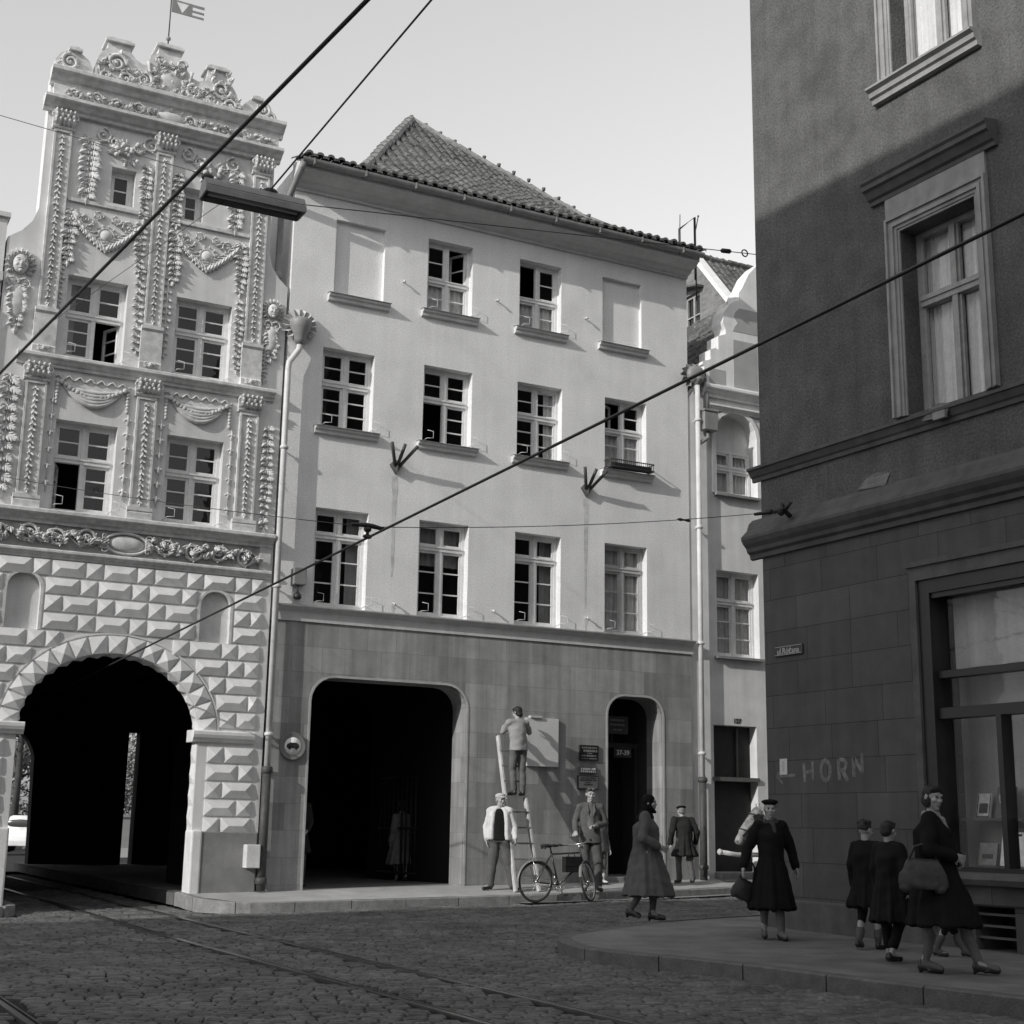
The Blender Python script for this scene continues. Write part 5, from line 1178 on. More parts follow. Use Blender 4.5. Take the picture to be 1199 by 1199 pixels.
mb = MB(); n_ = len(fp); q_ = [(x-(.45 if x == 0 else 0), y-(.45 if y == 0 else 0)) for x, y in fp]; mb.add([(x, y, -.2) for x, y in q_]+[(x, y, HH) for x, y in q_], [(i, (i+1) % n_, n_+(i+1) % n_, n_+i) for i in range(1, n_-1)]); mb.build('rear_wall', NARROW, HS, fix=False)
mb = MB(); e_ = .1; z_ = HH-.02
mb.add([(e_, e_, z_), (e_, -32, z_), (-6, -32, HH+2.2), (-6, -6, HH+2.2), (-50, e_, z_), (-50, -6, HH+2.2), (-12.2, -32, z_), (-12.2, -12.2, z_), (-50, -12.2, z_)], [(0, 1, 2, 3), (0, 3, 5, 4), (2, 6, 7, 3), (3, 7, 8, 5)]); mb.build('roof', TILE, HS, fix=False)
# ------------------------------------------------------------------ figures: shapes joined into one skin by voxel remeshing
def V(*a): return Vector(a)
def cap(p0, p1, r0, r1, mi=0): return ('c', Vector(p0), Vector(p1), r0, r1, mi)
def ell(c, r, mi=0, rot=None): return ('e', Vector(c), Vector(r), mi, rot)
def loft(rings, mi=0): return ('l', [(Vector(c), rx, ry) for c, rx, ry in rings], mi)
def melt(prims, voxel, name, mats, parent=None, smooth=3, wrinkle=0., seed=0, fold=None):
    mb = MB()
    for p in prims:
        if p[0] == 'c':
            a, b, r0, r1 = p[1:5]; d = (b-a).normalized() if (b-a).length > 1e-6 else V(0, 0, 1); pts, rr = [], []
            for k in range(4): t = PI/2*k/4; pts.append(a-d*r0*math.cos(t)); rr.append(max(.0012, r0*math.sin(t)))
            for k in range(5): t = PI/2*k/4; pts.append(b+d*r1*math.sin(t)); rr.append(max(.0012, r1*math.cos(t)))
            mb.tube(pts, rr, 12)
        elif p[0] == 'e': mb.ball(p[1], tuple(p[2]), 16, 10, 0, p[4])
        else:
            R_ = p[1]; n = 24; vs = []
            for c, rx, ry in R_: vs += [c+V(rx*math.cos(2*PI*j/n), ry*math.sin(2*PI*j/n), 0) for j in range(n)]
            k = len(R_); mb.add(vs, [(i*n+j, i*n+(j+1) % n, (i+1)*n+(j+1) % n, (i+1)*n+j) for i in range(k-1) for j in range(n)]+[tuple(range(n))[::-1], tuple((k-1)*n+j for j in range(n))])
    o = mb.build(name, mats, parent)
    md = o.modifiers.new('r', 'REMESH'); md.mode = 'VOXEL'; md.voxel_size = voxel; md.use_smooth_shade = True
    if smooth: ms = o.modifiers.new('s', 'SMOOTH'); ms.factor = .5; ms.iterations = smooth
    dg = bpy.context.evaluated_depsgraph_get(); me = bpy.data.meshes.new_from_object(o.evaluated_get(dg)); o.modifiers.clear()
    me.materials.clear()
    for m in mats: me.materials.append(m)
    n = len(me.polygons)
    if wrinkle:
        co = np.empty(len(me.vertices)*3); me.vertices.foreach_get('co', co); co = co.reshape(-1, 3); no = np.empty_like(co.ravel()); me.vertices.foreach_get('normal', no); no = no.reshape(-1, 3)
        s = seed*1.7; d = np.sin(co[:, 0]*23+co[:, 2]*5+s)+np.sin(co[:, 1]*27-co[:, 2]*9+s*2)+.9*np.sin((co[:, 0]+co[:, 1])*31+co[:, 2]*19+s*3)+.6*np.sin(co[:, 2]*47+co[:, 0]*20)
        if fold:
            zt, zb, am = fold; th = np.arctan2(co[:, 1], co[:, 0]); k_ = np.clip((zt-co[:, 2])/(zt-zb), 0, 1); co += no*(am*k_*(np.sin(9*th+s*3+1.2*np.sin(3*co[:, 2]+s))+.5*np.sin(17*th+s)))[:, None]
        co += no*(d*wrinkle)[:, None]; me.vertices.foreach_set('co', co.ravel())
    if len(mats) > 1:
        cc = np.empty(n*3); me.polygons.foreach_get('center', cc); cc = cc.reshape(-1, 3); best = np.full(n, 1e9); idx = np.zeros(n, int)
        for p in prims:
            if p[0] == 'c':
                a, b = np.array(p[1]), np.array(p[2]); ab = b-a; t = np.clip(((cc-a)@ab)/max(1e-9, ab@ab), 0, 1); dd = np.linalg.norm(cc-a-t[:, None]*ab, axis=1)-(p[3]+(p[4]-p[3])*t); mi = p[5]
            elif p[0] == 'e':
                q = cc-np.array(p[1]); 
                if p[4] is not None: q = q@np.array(p[4].to_3x3())
                rr = np.array(p[2]); dd = (np.linalg.norm(q/rr, axis=1)-1)*rr.min(); mi = p[3]
            else:
                dd = np.full(n, 1e9); mi = p[2]
                for (c0, x0, y0), (c1, x1, y1) in zip(p[1], p[1][1:]):
                    a, b = np.array(c0), np.array(c1); ab = b-a; t = np.clip(((cc-a)@ab)/max(1e-9, ab@ab), 0, 1); q = cc-a-t[:, None]*ab; dd = np.minimum(dd, np.hypot(q[:, 0]/((x0+x1)/2), q[:, 1]/((y0+y1)/2))*min(x0, y0)-min(x0, y0))
            m_ = dd < best; best[m_] = dd[m_]; idx[m_] = mi
        me.polygons.foreach_set('material_index', idx.astype('i4'))
    me.polygons.foreach_set('use_smooth', np.ones(n, bool)); me.update(); o.data = me
    return o
def hand(wr, d, pn, curl=.5, side=1, grip=False):            # palm, four fingers, thumb; d forearm direction, pn palm normal
    wr, d, pn = Vector(wr), Vector(d).normalized(), Vector(pn).normalized(); pn = (pn-d*pn.dot(d)).normalized(); s = d.cross(pn)*side; P = []
    P.append(cap(wr, wr+d*.035, .026, .03)); P += [cap(wr+d*.03+s*o, wr+d*.085+s*o*1.1, .014, .013) for o in (-.027, -.009, .009, .027)]
    for k, (o, l) in enumerate(((-.03, .062), (-.0105, .072), (.0105, .078), (.031, .07))):
        b = wr+d*.088+s*o*1.15; a1 = curl*1.0; a2 = a1+curl*1.3; d1 = (d*math.cos(a1)+pn*math.sin(a1)+s*o*2.2).normalized(); d2 = (d*math.cos(a2)+pn*math.sin(a2)).normalized()
        m = b+d1*l*.52; P += [cap(b, m, .0095, .0088), cap(m, m+d2*l*.48, .0088, .0075)]
    tb = wr+d*.03+s*.03; m = tb+(d*.6+s*.75+pn*.3).normalized()*.042; P += [cap(tb, m, .013, .011), cap(m, m+(d*.9+s*.1+pn*.6).normalized()*.036, .0105, .009)]
    return P
def person(label, loc, rotz, h=1.75, pose=None, head=(0, 0, 0), coat=None, jacket=None, trousers=None, skirt=None, hair=None, hat=None, shoes=None, scarf=None, female=False, gripL=.35, gripR=.35, socks=None, sweater=None, shirt=None, child=False, group=None, seed=0, collar=None, lapel=None):
    s = h/1.75; w = .9 if female else 1.; hs = 1.14 if child else 1.
    J = dict(pel=V(0, 0, .95), chest=V(0, 0, 1.27), neck=V(0, .005, 1.47), head=V(0, -.012, 1.625), shL=V(.175*w, 0, 1.41), shR=V(-.175*w, 0, 1.41), elL=V(.225*w, .02, 1.13), elR=V(-.225*w, .02, 1.13), wrL=V(.235*w, -.06, .88), wrR=V(-.235*w, -.06, .88),
             hiL=V(.09, 0, .92), hiR=V(-.09, 0, .92), knL=V(.1, -.025, .5), knR=V(-.1, -.025, .5), anL=V(.1, .02, .085), anR=V(-.1, .02, .085), tL=None, tR=None, hdL=None, hdR=None, pnL=V(-1, 0, 0), pnR=V(1, 0, 0))
    for k, v in (pose or {}).items(): J[k] = Vector(v)
    for sd in 'LR':
        if J['t'+sd] is None: J['t'+sd] = J['an'+sd]+V(.025 if sd == 'L' else -.025, -.15, -.055)
        if J['hd'+sd] is None: J['hd'+sd] = (J['wr'+sd]-J['el'+sd]).normalized()
    hm = Matrix.Rotation(R(head[2]), 4, 'Z') @ Matrix.Rotation(R(head[0]), 4, 'X') @ Matrix.Rotation(R(head[1]), 4, 'Y'); hc = J['head']
    def H(x, y, z): return hc+(hm @ V(x, y, z))*hs
    def he(c, r, mi=0): return ell(H(*c), Vector(r)*hs, mi, hm)
    B = [he((0, .012, .028), (.074, .092, .086)), he((0, -.028, -.035), (.056, .06, .082)), cap(H(0, -.052, -.098), H(0, -.06, -.095), .024*hs, .022*hs), cap(J['neck']-V(0, 0, .05), H(0, .012, -.06), .058*w, .05*w)]
    B += [cap(H(0, -.084, .012), H(0, -.098, -.026), .010*hs, .014*hs), he((.015, -.09, -.033), (.01, .01, .008)), he((-.015, -.09, -.033), (.01, .01, .008))]
    for sg in (1, -1):
        B += [he((sg*.03, -.083, .034), (.024, .012, .009)), he((sg*.031, -.0835, .012), (.0115, .009, .0055), 1), he((sg*.041, -.06, -.02), (.024, .026, .024)), he((sg*.076, .012, .0), (.012, .02, .032))]
    B += [he((0, -.086, -.063), (.024, .010, .0065), 2), he((0, -.083, -.074), (.018, .01, .006), 2)]
    B += [cap(J['neck']-V(0, 0, .08), J['chest'], .065, .085), cap(J['chest'], J['pel'], .085, .085), cap(J['shL'], J['shR'], .055, .055)]
    B += [cap(J['neck']-V(0, 0, .04), J['shL'], .05, .05), cap(J['neck']-V(0, 0, .04), J['shR'], .05, .05)]
    for sd in 'LR':
        B += [cap(J['sh'+sd], J['el'+sd], .045, .038), cap(J['el'+sd], J['wr'+sd], .037, .026)]
        B += hand(J['wr'+sd], J['hd'+sd], J['pn'+sd], gripL if sd == 'L' else gripR, 1 if sd == 'L' else -1)
        B += [cap(J['pel'], J['hi'+sd], .085, .08), cap(J['hi'+sd], J['kn'+sd], .078, .052), cap(J['kn'+sd], J['kn'+sd].lerp(J['an'+sd], .35)+V(0, .012, 0), .05, .054 if not child else .045), cap(J['kn'+sd].lerp(J['an'+sd], .35)+V(0, .012, 0), J['an'+sd], .052, .034), cap(J['an'+sd], J['t'+sd]+V(0, 0, .01), .035, .026)]
    def S(P):                                                 # scale to the person's height
        o = []
        for p in P:
            if p[0] == 'c': o.append(('c', p[1]*s, p[2]*s, p[3]*s, p[4]*s, p[5]))
            elif p[0] == 'e': o.append(('e', p[1]*s, p[2]*s, p[3], p[4]))
            else: o.append(('l', [(c*s, a*s, b*s) for c, a, b in p[1]], p[2]))
        return o
    root = melt(S(B), .0082, 'person', [SKINL, EYE, LIP], None, 2)
    root.location = loc; root.rotation_euler = (0, 0, rotz); tag(root, label, 'person', group)
    def part(name, prims, m, vox=.013, sm_=3, wr=.0034, fold=None): return melt(S(prims), vox, name, m if isinstance(m, list) else [m], root, sm_, wr, seed, fold)
    def sleeves(r0=.062, r1=.05, cuff=.92):
        P = []
        for sd in 'LR': e = J['el'+sd].lerp(J['wr'+sd], cuff); P += [cap(J['sh'+sd], J['el'+sd], r0*w, (r0+r1)/2), cap(J['el'+sd], e, (r0+r1)/2, r1)]
        return P
    def top(zh, fl=.0, thick=1., lo=None):                    # body of a coat or jacket down to height zh
        n, c, p = J['neck'], J['chest'], J['pel']; hem = lo if lo is not None else V((J['knL'].x+J['knR'].x)/2*.6+p.x*.4, (J['knL'].y+J['knR'].y)/2*.5+p.y*.5, 0)
        def at(z):
            if z > c.z: t = (z-c.z)/max(.01, n.z-c.z); q = c.lerp(n, t)
            elif z > p.z: t = (z-p.z)/max(.01, c.z-p.z); q = p.lerp(c, t)
            else: t = min(1, (p.z-z)/.45); q = p.lerp(V(hem.x, hem.y, p.z), t)
            return V(q.x, q.y, z)
        nz = n.z; prof = [(nz+.005, .062, .062), (nz-.03, .12*w, .08), (nz-.07, .175*w, .105), (nz-.17, .19*w, .125*thick), (nz-.32, .178*w, .122*thick), (nz-.46, .175*w, .125*thick), (nz-.6, .2, .15*thick)]
        rings = [(at(z), a, b) for z, a, b in prof if z > zh]
        for k in range(1, 6):
            z0_ = min(nz-.6, rings[-1][0].z) if k == 1 else z0_; z = z0_+(zh-z0_)*k/5
            if z < rings[-1][0].z-.01: rings.append((at(z), .2+fl*(k/5), .15*thick+fl*.8*(k/5)))
        sh = [cap(J['neck']-V(0, -.005, .025), J['sh'+sd]+V(0, 0, .005), .068, .07*w) for sd in 'LR']+[cap(J['shL'].lerp(J['shR'], .2), J['shL'].lerp(J['shR'], .8), .075, .075)]
        return [loft(rings)]+sh
    if trousers:
        P = [loft([(J['pel']+V(0, 0, .1), .145, .1), (J['pel'], .16, .112), (J['pel']-V(0, 0, .09), .165, .118)])]
        ff = trousers.get('w', 1.)
        for sd in 'LR': P += [cap(J['hi'+sd], J['kn'+sd], .098*ff, .078*ff), cap(J['kn'+sd], J['an'+sd].lerp(J['kn'+sd], trousers.get('short', .06)), .076*ff, .066*ff)]
        part('trousers', P, trousers['m'])
    if sweater: part('sweater', top(sweater.get('z', .95), .0, .92)+(sleeves(.055, .044) if sweater.get('sl', True) else []), sweater['m'])
    if shirt: part('shirt', [loft([(J['neck']+V(0, -.012, .03), .06, .062), (J['neck']-V(0, .01, .04), .085, .075), (J['chest']-V(0, .035, 0), .1, .11), (J['pel']+V(0, -.03, .1), .1, .115)])], shirt)
    if skirt: part('skirt', [loft([(J['pel']+V(0, 0, .12), .14, .11), (J['pel'], .18, .14), (V(0, 0, skirt['z']), .22, .19)])], skirt['m'])
    if jacket: part('jacket', top(jacket.get('z', .82), jacket.get('fl', .0), jacket.get('t', 1.))+sleeves(.066, .054), jacket['m'])
    if coat:
        part('coat', top(coat['z'], coat.get('fl', .08), coat.get('t', 1.08))+sleeves(coat.get('sr', .074), .06, coat.get('cuff', .95)), coat['m'], .014, 3, .0034, ((J['pel'].z+.25)*s, coat['z']*s, .016))
        if collar: part('collar', [loft([(J['neck']+V(0, 0, .04), .075, .075), (J['neck']-V(0, 0, .0), .1*w, .09), (J['neck']-V(0, 0, .05), .15*w, .11)])], collar, .012)
    if lapel:
        for sg in (1, -1): part('lapel', [cap(J['neck']+V(sg*.06, -.055, -.0), J['chest']+V(sg*.055, -.125, .06), .022, .026), cap(J['chest']+V(sg*.055, -.125, .06), J['chest']+V(sg*.012, -.128, -.12), .022, .01)], lapel, .01)
    if scarf: part('scarf', [cap(J['neck']+V(-.07, -.03, -.01), J['neck']+V(.07, -.03, -.01), .045, .045), cap(J['neck']+V(-.06, .05, .0), J['neck']+V(.06, .05, .0), .042, .042), cap(J['neck']+V(.02, -.1, -.05), J['neck']+V(.03, -.13, -.14), .035, .03)], scarf)
    if hair:
        k = hair.get('k', 'short'); P = [he((0, .02, .04), (.08, .092, .082))]
        if k == 'wavy': P += [he((sg*.035, -.05, .095), (.04, .045, .03)) for sg in (1, -1)]+[he((0, .0, .105), (.06, .07, .03))]
        if k == 'long': P += [he((.02, -.05, .085), (.06, .042, .035)), he((-.02, -.05, .085), (.06, .042, .035)), he((0, .045, -.02), (.082, .07, .085)), he((.06, .02, -.03), (.028, .05, .07)), he((-.06, .02, -.03), (.028, .05, .07))]
        if k == 'messy': P += [he((random.uniform(-.06, .06), random.uniform(-.03, .08), random.uniform(.07, .115)), (.03, .03, .03)) for _ in range(14)]
        if k == 'short': P += [he((0, -.045, .09), (.06, .045, .03)), he((0, .05, -.01), (.068, .055, .06))]
        part('hair', P, hair['m'], .009, 2, .0015)
    if hat:
        k = hat['k']
        if k == 'beret': P = [he((0, .015, .095), (.115, .12, .034)), he((0, .01, .07), (.082, .098, .03)), he((0, .015, .13), (.008, .008, .012))]
        if k == 'cap': P = [he((0, .01, .072), (.09, .105, .06)), he((0, -.01, .098), (.088, .1, .034)), he((0, -.105, .052), (.06, .05, .01))]
        if k == 'shawl': P = [he((0, .02, .03), (.092, .105, .1)), he((0, .04, -.06), (.085, .08, .07)), cap(H(.05, -.035, -.07), H(0, -.075, -.125), .03, .028), cap(H(-.05, -.035, -.07), H(0, -.075, -.125), .03, .028), cap(J['neck']+V(0, .02, .02), J['neck']+V(0, .03, -.04), .09, .13)]
        if k == 'kerchief': P = [he((0, .02, .035), (.088, .1, .09)), he((0, .04, -.05), (.07, .07, .06))]
        part('hat' if k != 'shawl' else 'head_shawl', P, hat['m'], .01, 3, .001)
    for sd in 'LR':
        a, t_ = J['an'+sd], J['t'+sd]; d = (t_-a); d.z = 0; d.normalize(); sl = part('shoe', [cap(a+V(0, 0, -.03)-d*.03, V(t_.x, t_.y, a.z-.055)+d*.0, .042, .036), ell(a+V(0, 0, -.065)+d*.06, (.045, .045, .018)), cap(a-d*.03+V(0, 0, -.0), a-d*.03-V(0, 0, .045), .036, .034)] + ([cap(a-d*.045-V(0, 0, .04), a-d*.045-V(0, 0, .085), .022, .016)] if female else []), shoes or SHOE, .009, 2, 0)
    if socks:
        part('socks', [cap(J['an'+sd], J['an'+sd].lerp(J['kn'+sd], socks['l']*.6)+V(0, .01, 0), .043, .061) for sd in 'LR']+[cap(J['an'+sd].lerp(J['kn'+sd], socks['l']*.6)+V(0, .01, 0), J['an'+sd].lerp(J['kn'+sd], socks['l']), .061, .062) for sd in 'LR']+[cap(J['an'+sd], J['t'+sd]+V(0, 0, .015), .042, .031) for sd in 'LR'], socks['m'], .009)
    return root
def cl(name, v, rough=.95, bs=90): return mat(name, v, rough, .14, 9, .25, bs, 0, .15, 0, .15)
SHOE = mat('black_shoe_leather', .02, .4, .2, 12, 0, 50, 0, .5)
BLACKC = cl('black_wool', .012); DGREY = cl('dark_suit_wool', .1); MGREY = cl('grey_twill', .13); LGREY = cl('light_sweater_wool', .3); WHITEC = cl('white_jacket_cotton', .6); TWEED = cl('tweed_coat', .115); HAIRD = mat('dark_hair', .025, .6, .4, 40, .3, 120); HAIRG = mat('fair_hair', .2, .6, .3, 40, .3, 120); STOCK = cl('stockings', .13); CAPL = cl('light_cap_cloth', .5); GREYCOAT = cl('grey_coat_wool', .15)
def fu(u, v, dz=0): w = F(u, -v); return (w.x, w.y, (ZF(w.x, w.y) if v < vk(u) else zroad(w.x, w.y))+dz)
def gz(px, py, z=.13): r = cray(px, py); p = CAM+r*((z-CAMH)/r.z); return (p.x, p.y, ZN(p.x, p.y)-.005)

# ladder and workman
LB, LT = 1.2, .34
t = thing('ladder', 'pale wooden step ladder leaning on the stone wall under the notice board', 'ladder', fu(-.2, 1.2), ROT_F)
z0L = fu(-.2, 1.2)[2]; HT = 2.98-z0L
for sg in (-1, 1):
    mb = MB(); top_ = HT if sg < 0 else HT-.02; mb.bar((sg*.23, 0, 0), (sg*.19, .86, top_), .045, .095, (0, 1, 0)); bevel(mb.build('rail', WOOD, t), .006)
for k in range(1, 10):
    q = k/10.; mb = MB(); mb.box(-.21, .21, .86*q-.055, .86*q+.06, HT*q-.014, HT*q+.014); mb.build('step', mat('worn_step_wood', .2, .85, .25, 12, .2, 60, .2), t)
step = .62; zst = HT*.6+.014; yst = .86*.6                     # he stands on the sixth step
wp = Vector(F(-.13, -1.2, z0L)); 
def lad(x, y, z): return V(x, y, z)
cz_ = zst
person('workman in light sweater on the ladder, back turned, reaching to the notice board', F(-.14, -1.2+yst+.0, z0L+zst), ROT_F+PI, 1.66,
       dict(pel=V(0, .0, .93), chest=V(-.0, -.06, 1.22), neck=V(-.0, -.1, 1.42), head=V(-.04, -.15, 1.575), shL=V(.17, -.08, 1.37), shR=V(-.19, -.09, 1.38), elL=V(.2, -.28, 1.2), wrL=V(.1, -.42, 1.32), elR=V(-.33, -.2, 1.22), wrR=V(-.36, -.38, 1.4), hiL=V(.085, 0, .9), hiR=V(-.085, 0, .9), knL=V(.09, -.06, .5), knR=V(-.1, -.04, .5), anL=V(.09, .0, .085), anR=V(-.09, .02, .085), hdR=V(-.3, -.6, .7), hdL=V(-.5, -.7, .3)),
       head=(18, 0, 20), jacket=dict(m=LGREY, z=.93, fl=-.04, t=1.05), trousers=dict(m=MGREY, w=1.), hair=dict(k='short', m=HAIRD), hat=dict(k='kerchief', m=HAIRD), seed=1)
person('youth in light flat cap and white jacket standing at the ladder foot', fu(-.58, .85), ROT_F+R(-32), 1.66,
       dict(hiL=V(.09, 0, .92), knL=V(.17, -.03, .5), anL=V(.26, 0, .085), knR=V(-.12, -.02, .5), anR=V(-.17, 0, .085), tL=V(.35, -.12, .03), tR=V(-.27, -.12, .03), elL=V(.27, .02, 1.14), wrL=V(.3, -.1, .93), elR=V(-.26, .05, 1.13), wrR=V(-.24, -.02, .9)), head=(0, 0, 42),
       sweater=dict(m=BLACKC, z=.98, sl=False), jacket=None, trousers=dict(m=DGREY, w=1.22), hat=dict(k='cap', m=CAPL), hair=dict(k='short', m=HAIRG), seed=2)
yo = [o for o in C.objects if o.get('label', '').startswith('youth in light')][0]
s_ = 1.66/1.75; P = []
for sg in (1, -1):
    P += [loft([(V(sg*.075, .01, 1.475)*s_, .05*s_, .075*s_), (V(sg*.12, .01, 1.4)*s_, .075*s_, .115*s_), (V(sg*.135, .015, 1.2)*s_, .07*s_, .145*s_), (V(sg*.145, .015, 1.0)*s_, .072*s_, .155*s_), (V(sg*.15, .015, .9)*s_, .075*s_, .155*s_)])]
P += [loft([(V(0, .06, 1.46)*s_, .09*s_, .045*s_), (V(0, .08, 1.35)*s_, .15*s_, .06*s_), (V(0, .085, 1.1)*s_, .16*s_, .06*s_), (V(0, .085, .9)*s_, .17*s_, .06*s_)])]
P += [cap(V(.05, .02, 1.465)*s_, V(.185, .01, 1.425)*s_, .075*s_, .08*s_), cap(V(-.05, .02, 1.465)*s_, V(-.185, .01, 1.425)*s_, .075*s_, .08*s_)]
for sh, el, wr in ((V(.185, 0, 1.41), V(.27, .02, 1.14), V(.3, -.09, .95)), (V(-.185, 0, 1.41), V(-.26, .05, 1.13), V(-.24, -.02, .92))): P += [cap(sh*s_, el*s_, .072*s_, .064*s_), cap(el*s_, wr*s_, .064*s_, .056*s_)]
melt(P, .012, 'jacket', [WHITEC], yo, 3, .0025, 3)
# bicycle
t = thing('bicycle', 'dark bicycle with mudguards standing against the kerb, front wheel turned', 'bicycle', fu(.1, 1.86), ROT_F+R(3))
BK_ = mat('bicycle_enamel', .03, .35, .2, 10, 0, 50, 0, .5); CHR = mat('bicycle_chrome', .5, .25, .1, 10, 0, 50, 0, .5, .9); RUB = mat('tyre_rubber', .04, .8, .2, 10)
def wheel(par, M):
    c = 30; w_ = MB(); w_.tube([M @ V(.325*math.cos(a), 0, .325*math.sin(a)) for a in [2*PI*i/c for i in range(c+1)]], .02, 7, caps=False); o = w_.build('wheel', RUB, par)
    w_ = MB(); w_.tube([M @ V(.302*math.cos(a), 0, .302*math.sin(a)) for a in [2*PI*i/c for i in range(c+1)]], .011, 6, caps=False); w_.build('rim', CHR, o)
    w_ = MB()
    for i in range(28): a = 2*PI*i/28; b = a+(.5 if i % 2 else -.5); w_.tube([M @ V(.02*math.cos(b), .025*(1 if i % 4 < 2 else -1), .02*math.sin(b)), M @ V(.3*math.cos(a), 0, .3*math.sin(a))], .0016, 3, caps=False)
    w_.tube([M @ V(0, -.045, 0), M @ V(0, .045, 0)], .018, 8); w_.build('spokes', CHR, o); return o
rw_, fw_ = V(-.52, 0, .345), V(.56, 0, .345); sa = V(.40, 0, .80); st = Matrix.Translation(sa) @ Matrix.Rotation(R(38), 4, (Vector((-.3, 0, 1)).normalized())) @ Matrix.Translation(-sa)
wheel(t, Matrix.Translation(rw_)); wheel(t, st @ Matrix.Translation(fw_))
mb = MB(); bb = V(-.06, 0, .29); sc_ = V(-.2, 0, .80); ht = V(.385, 0, .83); hb = V(.435, 0, .66)
for a, b, r in ((bb, V(-.215, 0, .84), .016), (sc_, ht, .015), (bb, hb, .017), (ht+V(-.01, 0, .05), hb, .019), (rw_+V(0, .05, 0), bb+V(0, .03, 0), .011), (rw_-V(0, .05, 0), bb-V(0, .03, 0), .011), (rw_+V(0, .05, 0), sc_, .009), (rw_-V(0, .05, 0), sc_, .009)): mb.tube([a, b], r, 8)
mb.build('frame', BK_, t)
mb = MB()
for sg in (1, -1): mb.tube([st @ V(.44, sg*.03, .66), st @ V(.47, sg*.05, .56), st @ V(.56, sg*.05, .345)], .011, 7)
mb.tube([st @ V(.44, -.03, .66), st @ V(.44, .03, .66)], .014, 6); mb.build('fork', BK_, t)
for c_, M, a0, a1 in ((rw_, Matrix.Identity(4), 15, 195), (fw_, st, 20, 170)):
    mb = MB(); n = 18; vs = []
    for i in range(n+1):
        a = R(a0+(a1-a0)*i/n)
        for y, r in ((-.028, .352), (-.018, .366), (0, .371), (.018, .366), (.028, .352)): vs.append(M @ V(c_.x+r*math.cos(a), y, c_.z+r*math.sin(a)))
    mb.add(vs, [(5*i+k, 5*i+5+k, 5*i+6+k, 5*i+k+1) for i in range(n) for k in range(4)], 0, True); mb.build('mudguard', mat('mudguard_grey', .2, .4, .15, 8), t, fix=False)
mb = MB(); mb.tube([st @ V(.375, 0, .86), st @ V(.36, 0, .98)], .012, 7); mb.tube([st @ p for p in (V(.16, .29, 1.0), V(.26, .27, .99), V(.36, .14, .98), V(.38, 0, .98), V(.36, -.14, .98), V(.26, -.27, .99), V(.16, -.29, 1.0))], .012, 7); hbr = mb.build('handlebar', CHR, t)
for sg in (1, -1): mb = MB(); mb.tube([st @ V(.27, sg*.272, .99), st @ V(.15, sg*.292, 1.0)], .017, 8); mb.build('grip', IRON, hbr)
mb = MB(); mb.lathe([(.02, 0), (.045, .02), (.05, .06), (.02, .08)], st @ V(.45, 0, .9), 10, axis='z'); mb.build('front_lamp', CHR, t)
mb = MB(); mb.ball((-.3, 0, .94), (.13, .085, .035), 12, 7); mb.ball((-.14, 0, .945), (.1, .03, .025), 10, 6); mb.tube([(-.2, 0, .82), (-.235, 0, .92)], .013, 7); mb.tube([(-.37, .05, .89), (-.36, .05, .92)], .02, 6); mb.tube([(-.37, -.05, .89), (-.36, -.05, .92)], .02, 6); mb.build('saddle', mat('saddle_leather', .035, .45, .2, 12), t)
mb = MB(); mb.tube([bb+V(.1*math.cos(a), -.045, .1*math.sin(a)) for a in [2*PI*i/20 for i in range(21)]], .008, 5)
for k in range(5): a = 2*PI*k/5; mb.tube([bb+V(0, -.045, 0), bb+V(.1*math.cos(a), -.045, .1*math.sin(a))], .006, 4)
mb.tube([bb+V(0, -.05, 0), bb+V(.05, -.06, -.16)], .01, 5); mb.tube([bb+V(0, .05, 0), bb+V(-.05, .06, .16)], .01, 5); mb.tube([bb+V(0, -.04, .1), rw_+V(0, -.04, .035)], .005, 4); mb.tube([bb+V(0, -.04, -.1), rw_+V(0, -.04, -.035)], .005, 4); ck = mb.build('chainset', CHR, t)
for p in (bb+V(.05, -.11, -.16), bb+V(-.05, .11, .16)): mb = MB(); mb.obox(p, (.045, 0, 0), (0, .045, 0), (0, 0, .012)); mb.build('pedal', RUB, ck)
mb = MB(); mb.tube([rw_+V(.0, .06, .0), V(-.62, .06, .74), V(-.3, .06, .74)], .006, 5); mb.tube([rw_-V(.0, .06, .0), V(-.62, -.06, .74), V(-.3, -.06, .74)], .006, 5)
mb.build('carrier_stay', CHR, t)
bt = fu(.1, 1.86)
g = thing('briefcase', 'black leather briefcase hanging from the crossbar of the bicycle', 'briefcase', tuple(Vector(bt)+D*.2+Vector((0, 0, .5))), ROT_F+R(3))
mb = MB(); mb.box(-.16, .16, -.06, .05, 0, .26); mb.box(-.165, .165, -.068, -.06, .1, .265); bevel(mb.build('bag', mat('bag_leather', .02, .45, .2, 14, .1), g), .02, 3); mb = MB(); mb.tube([(-.07, 0, .26), (-.06, 0, .31), (.06, 0, .31), (.07, 0, .26)], .01, 6); mb.build('handle', IRON, g)
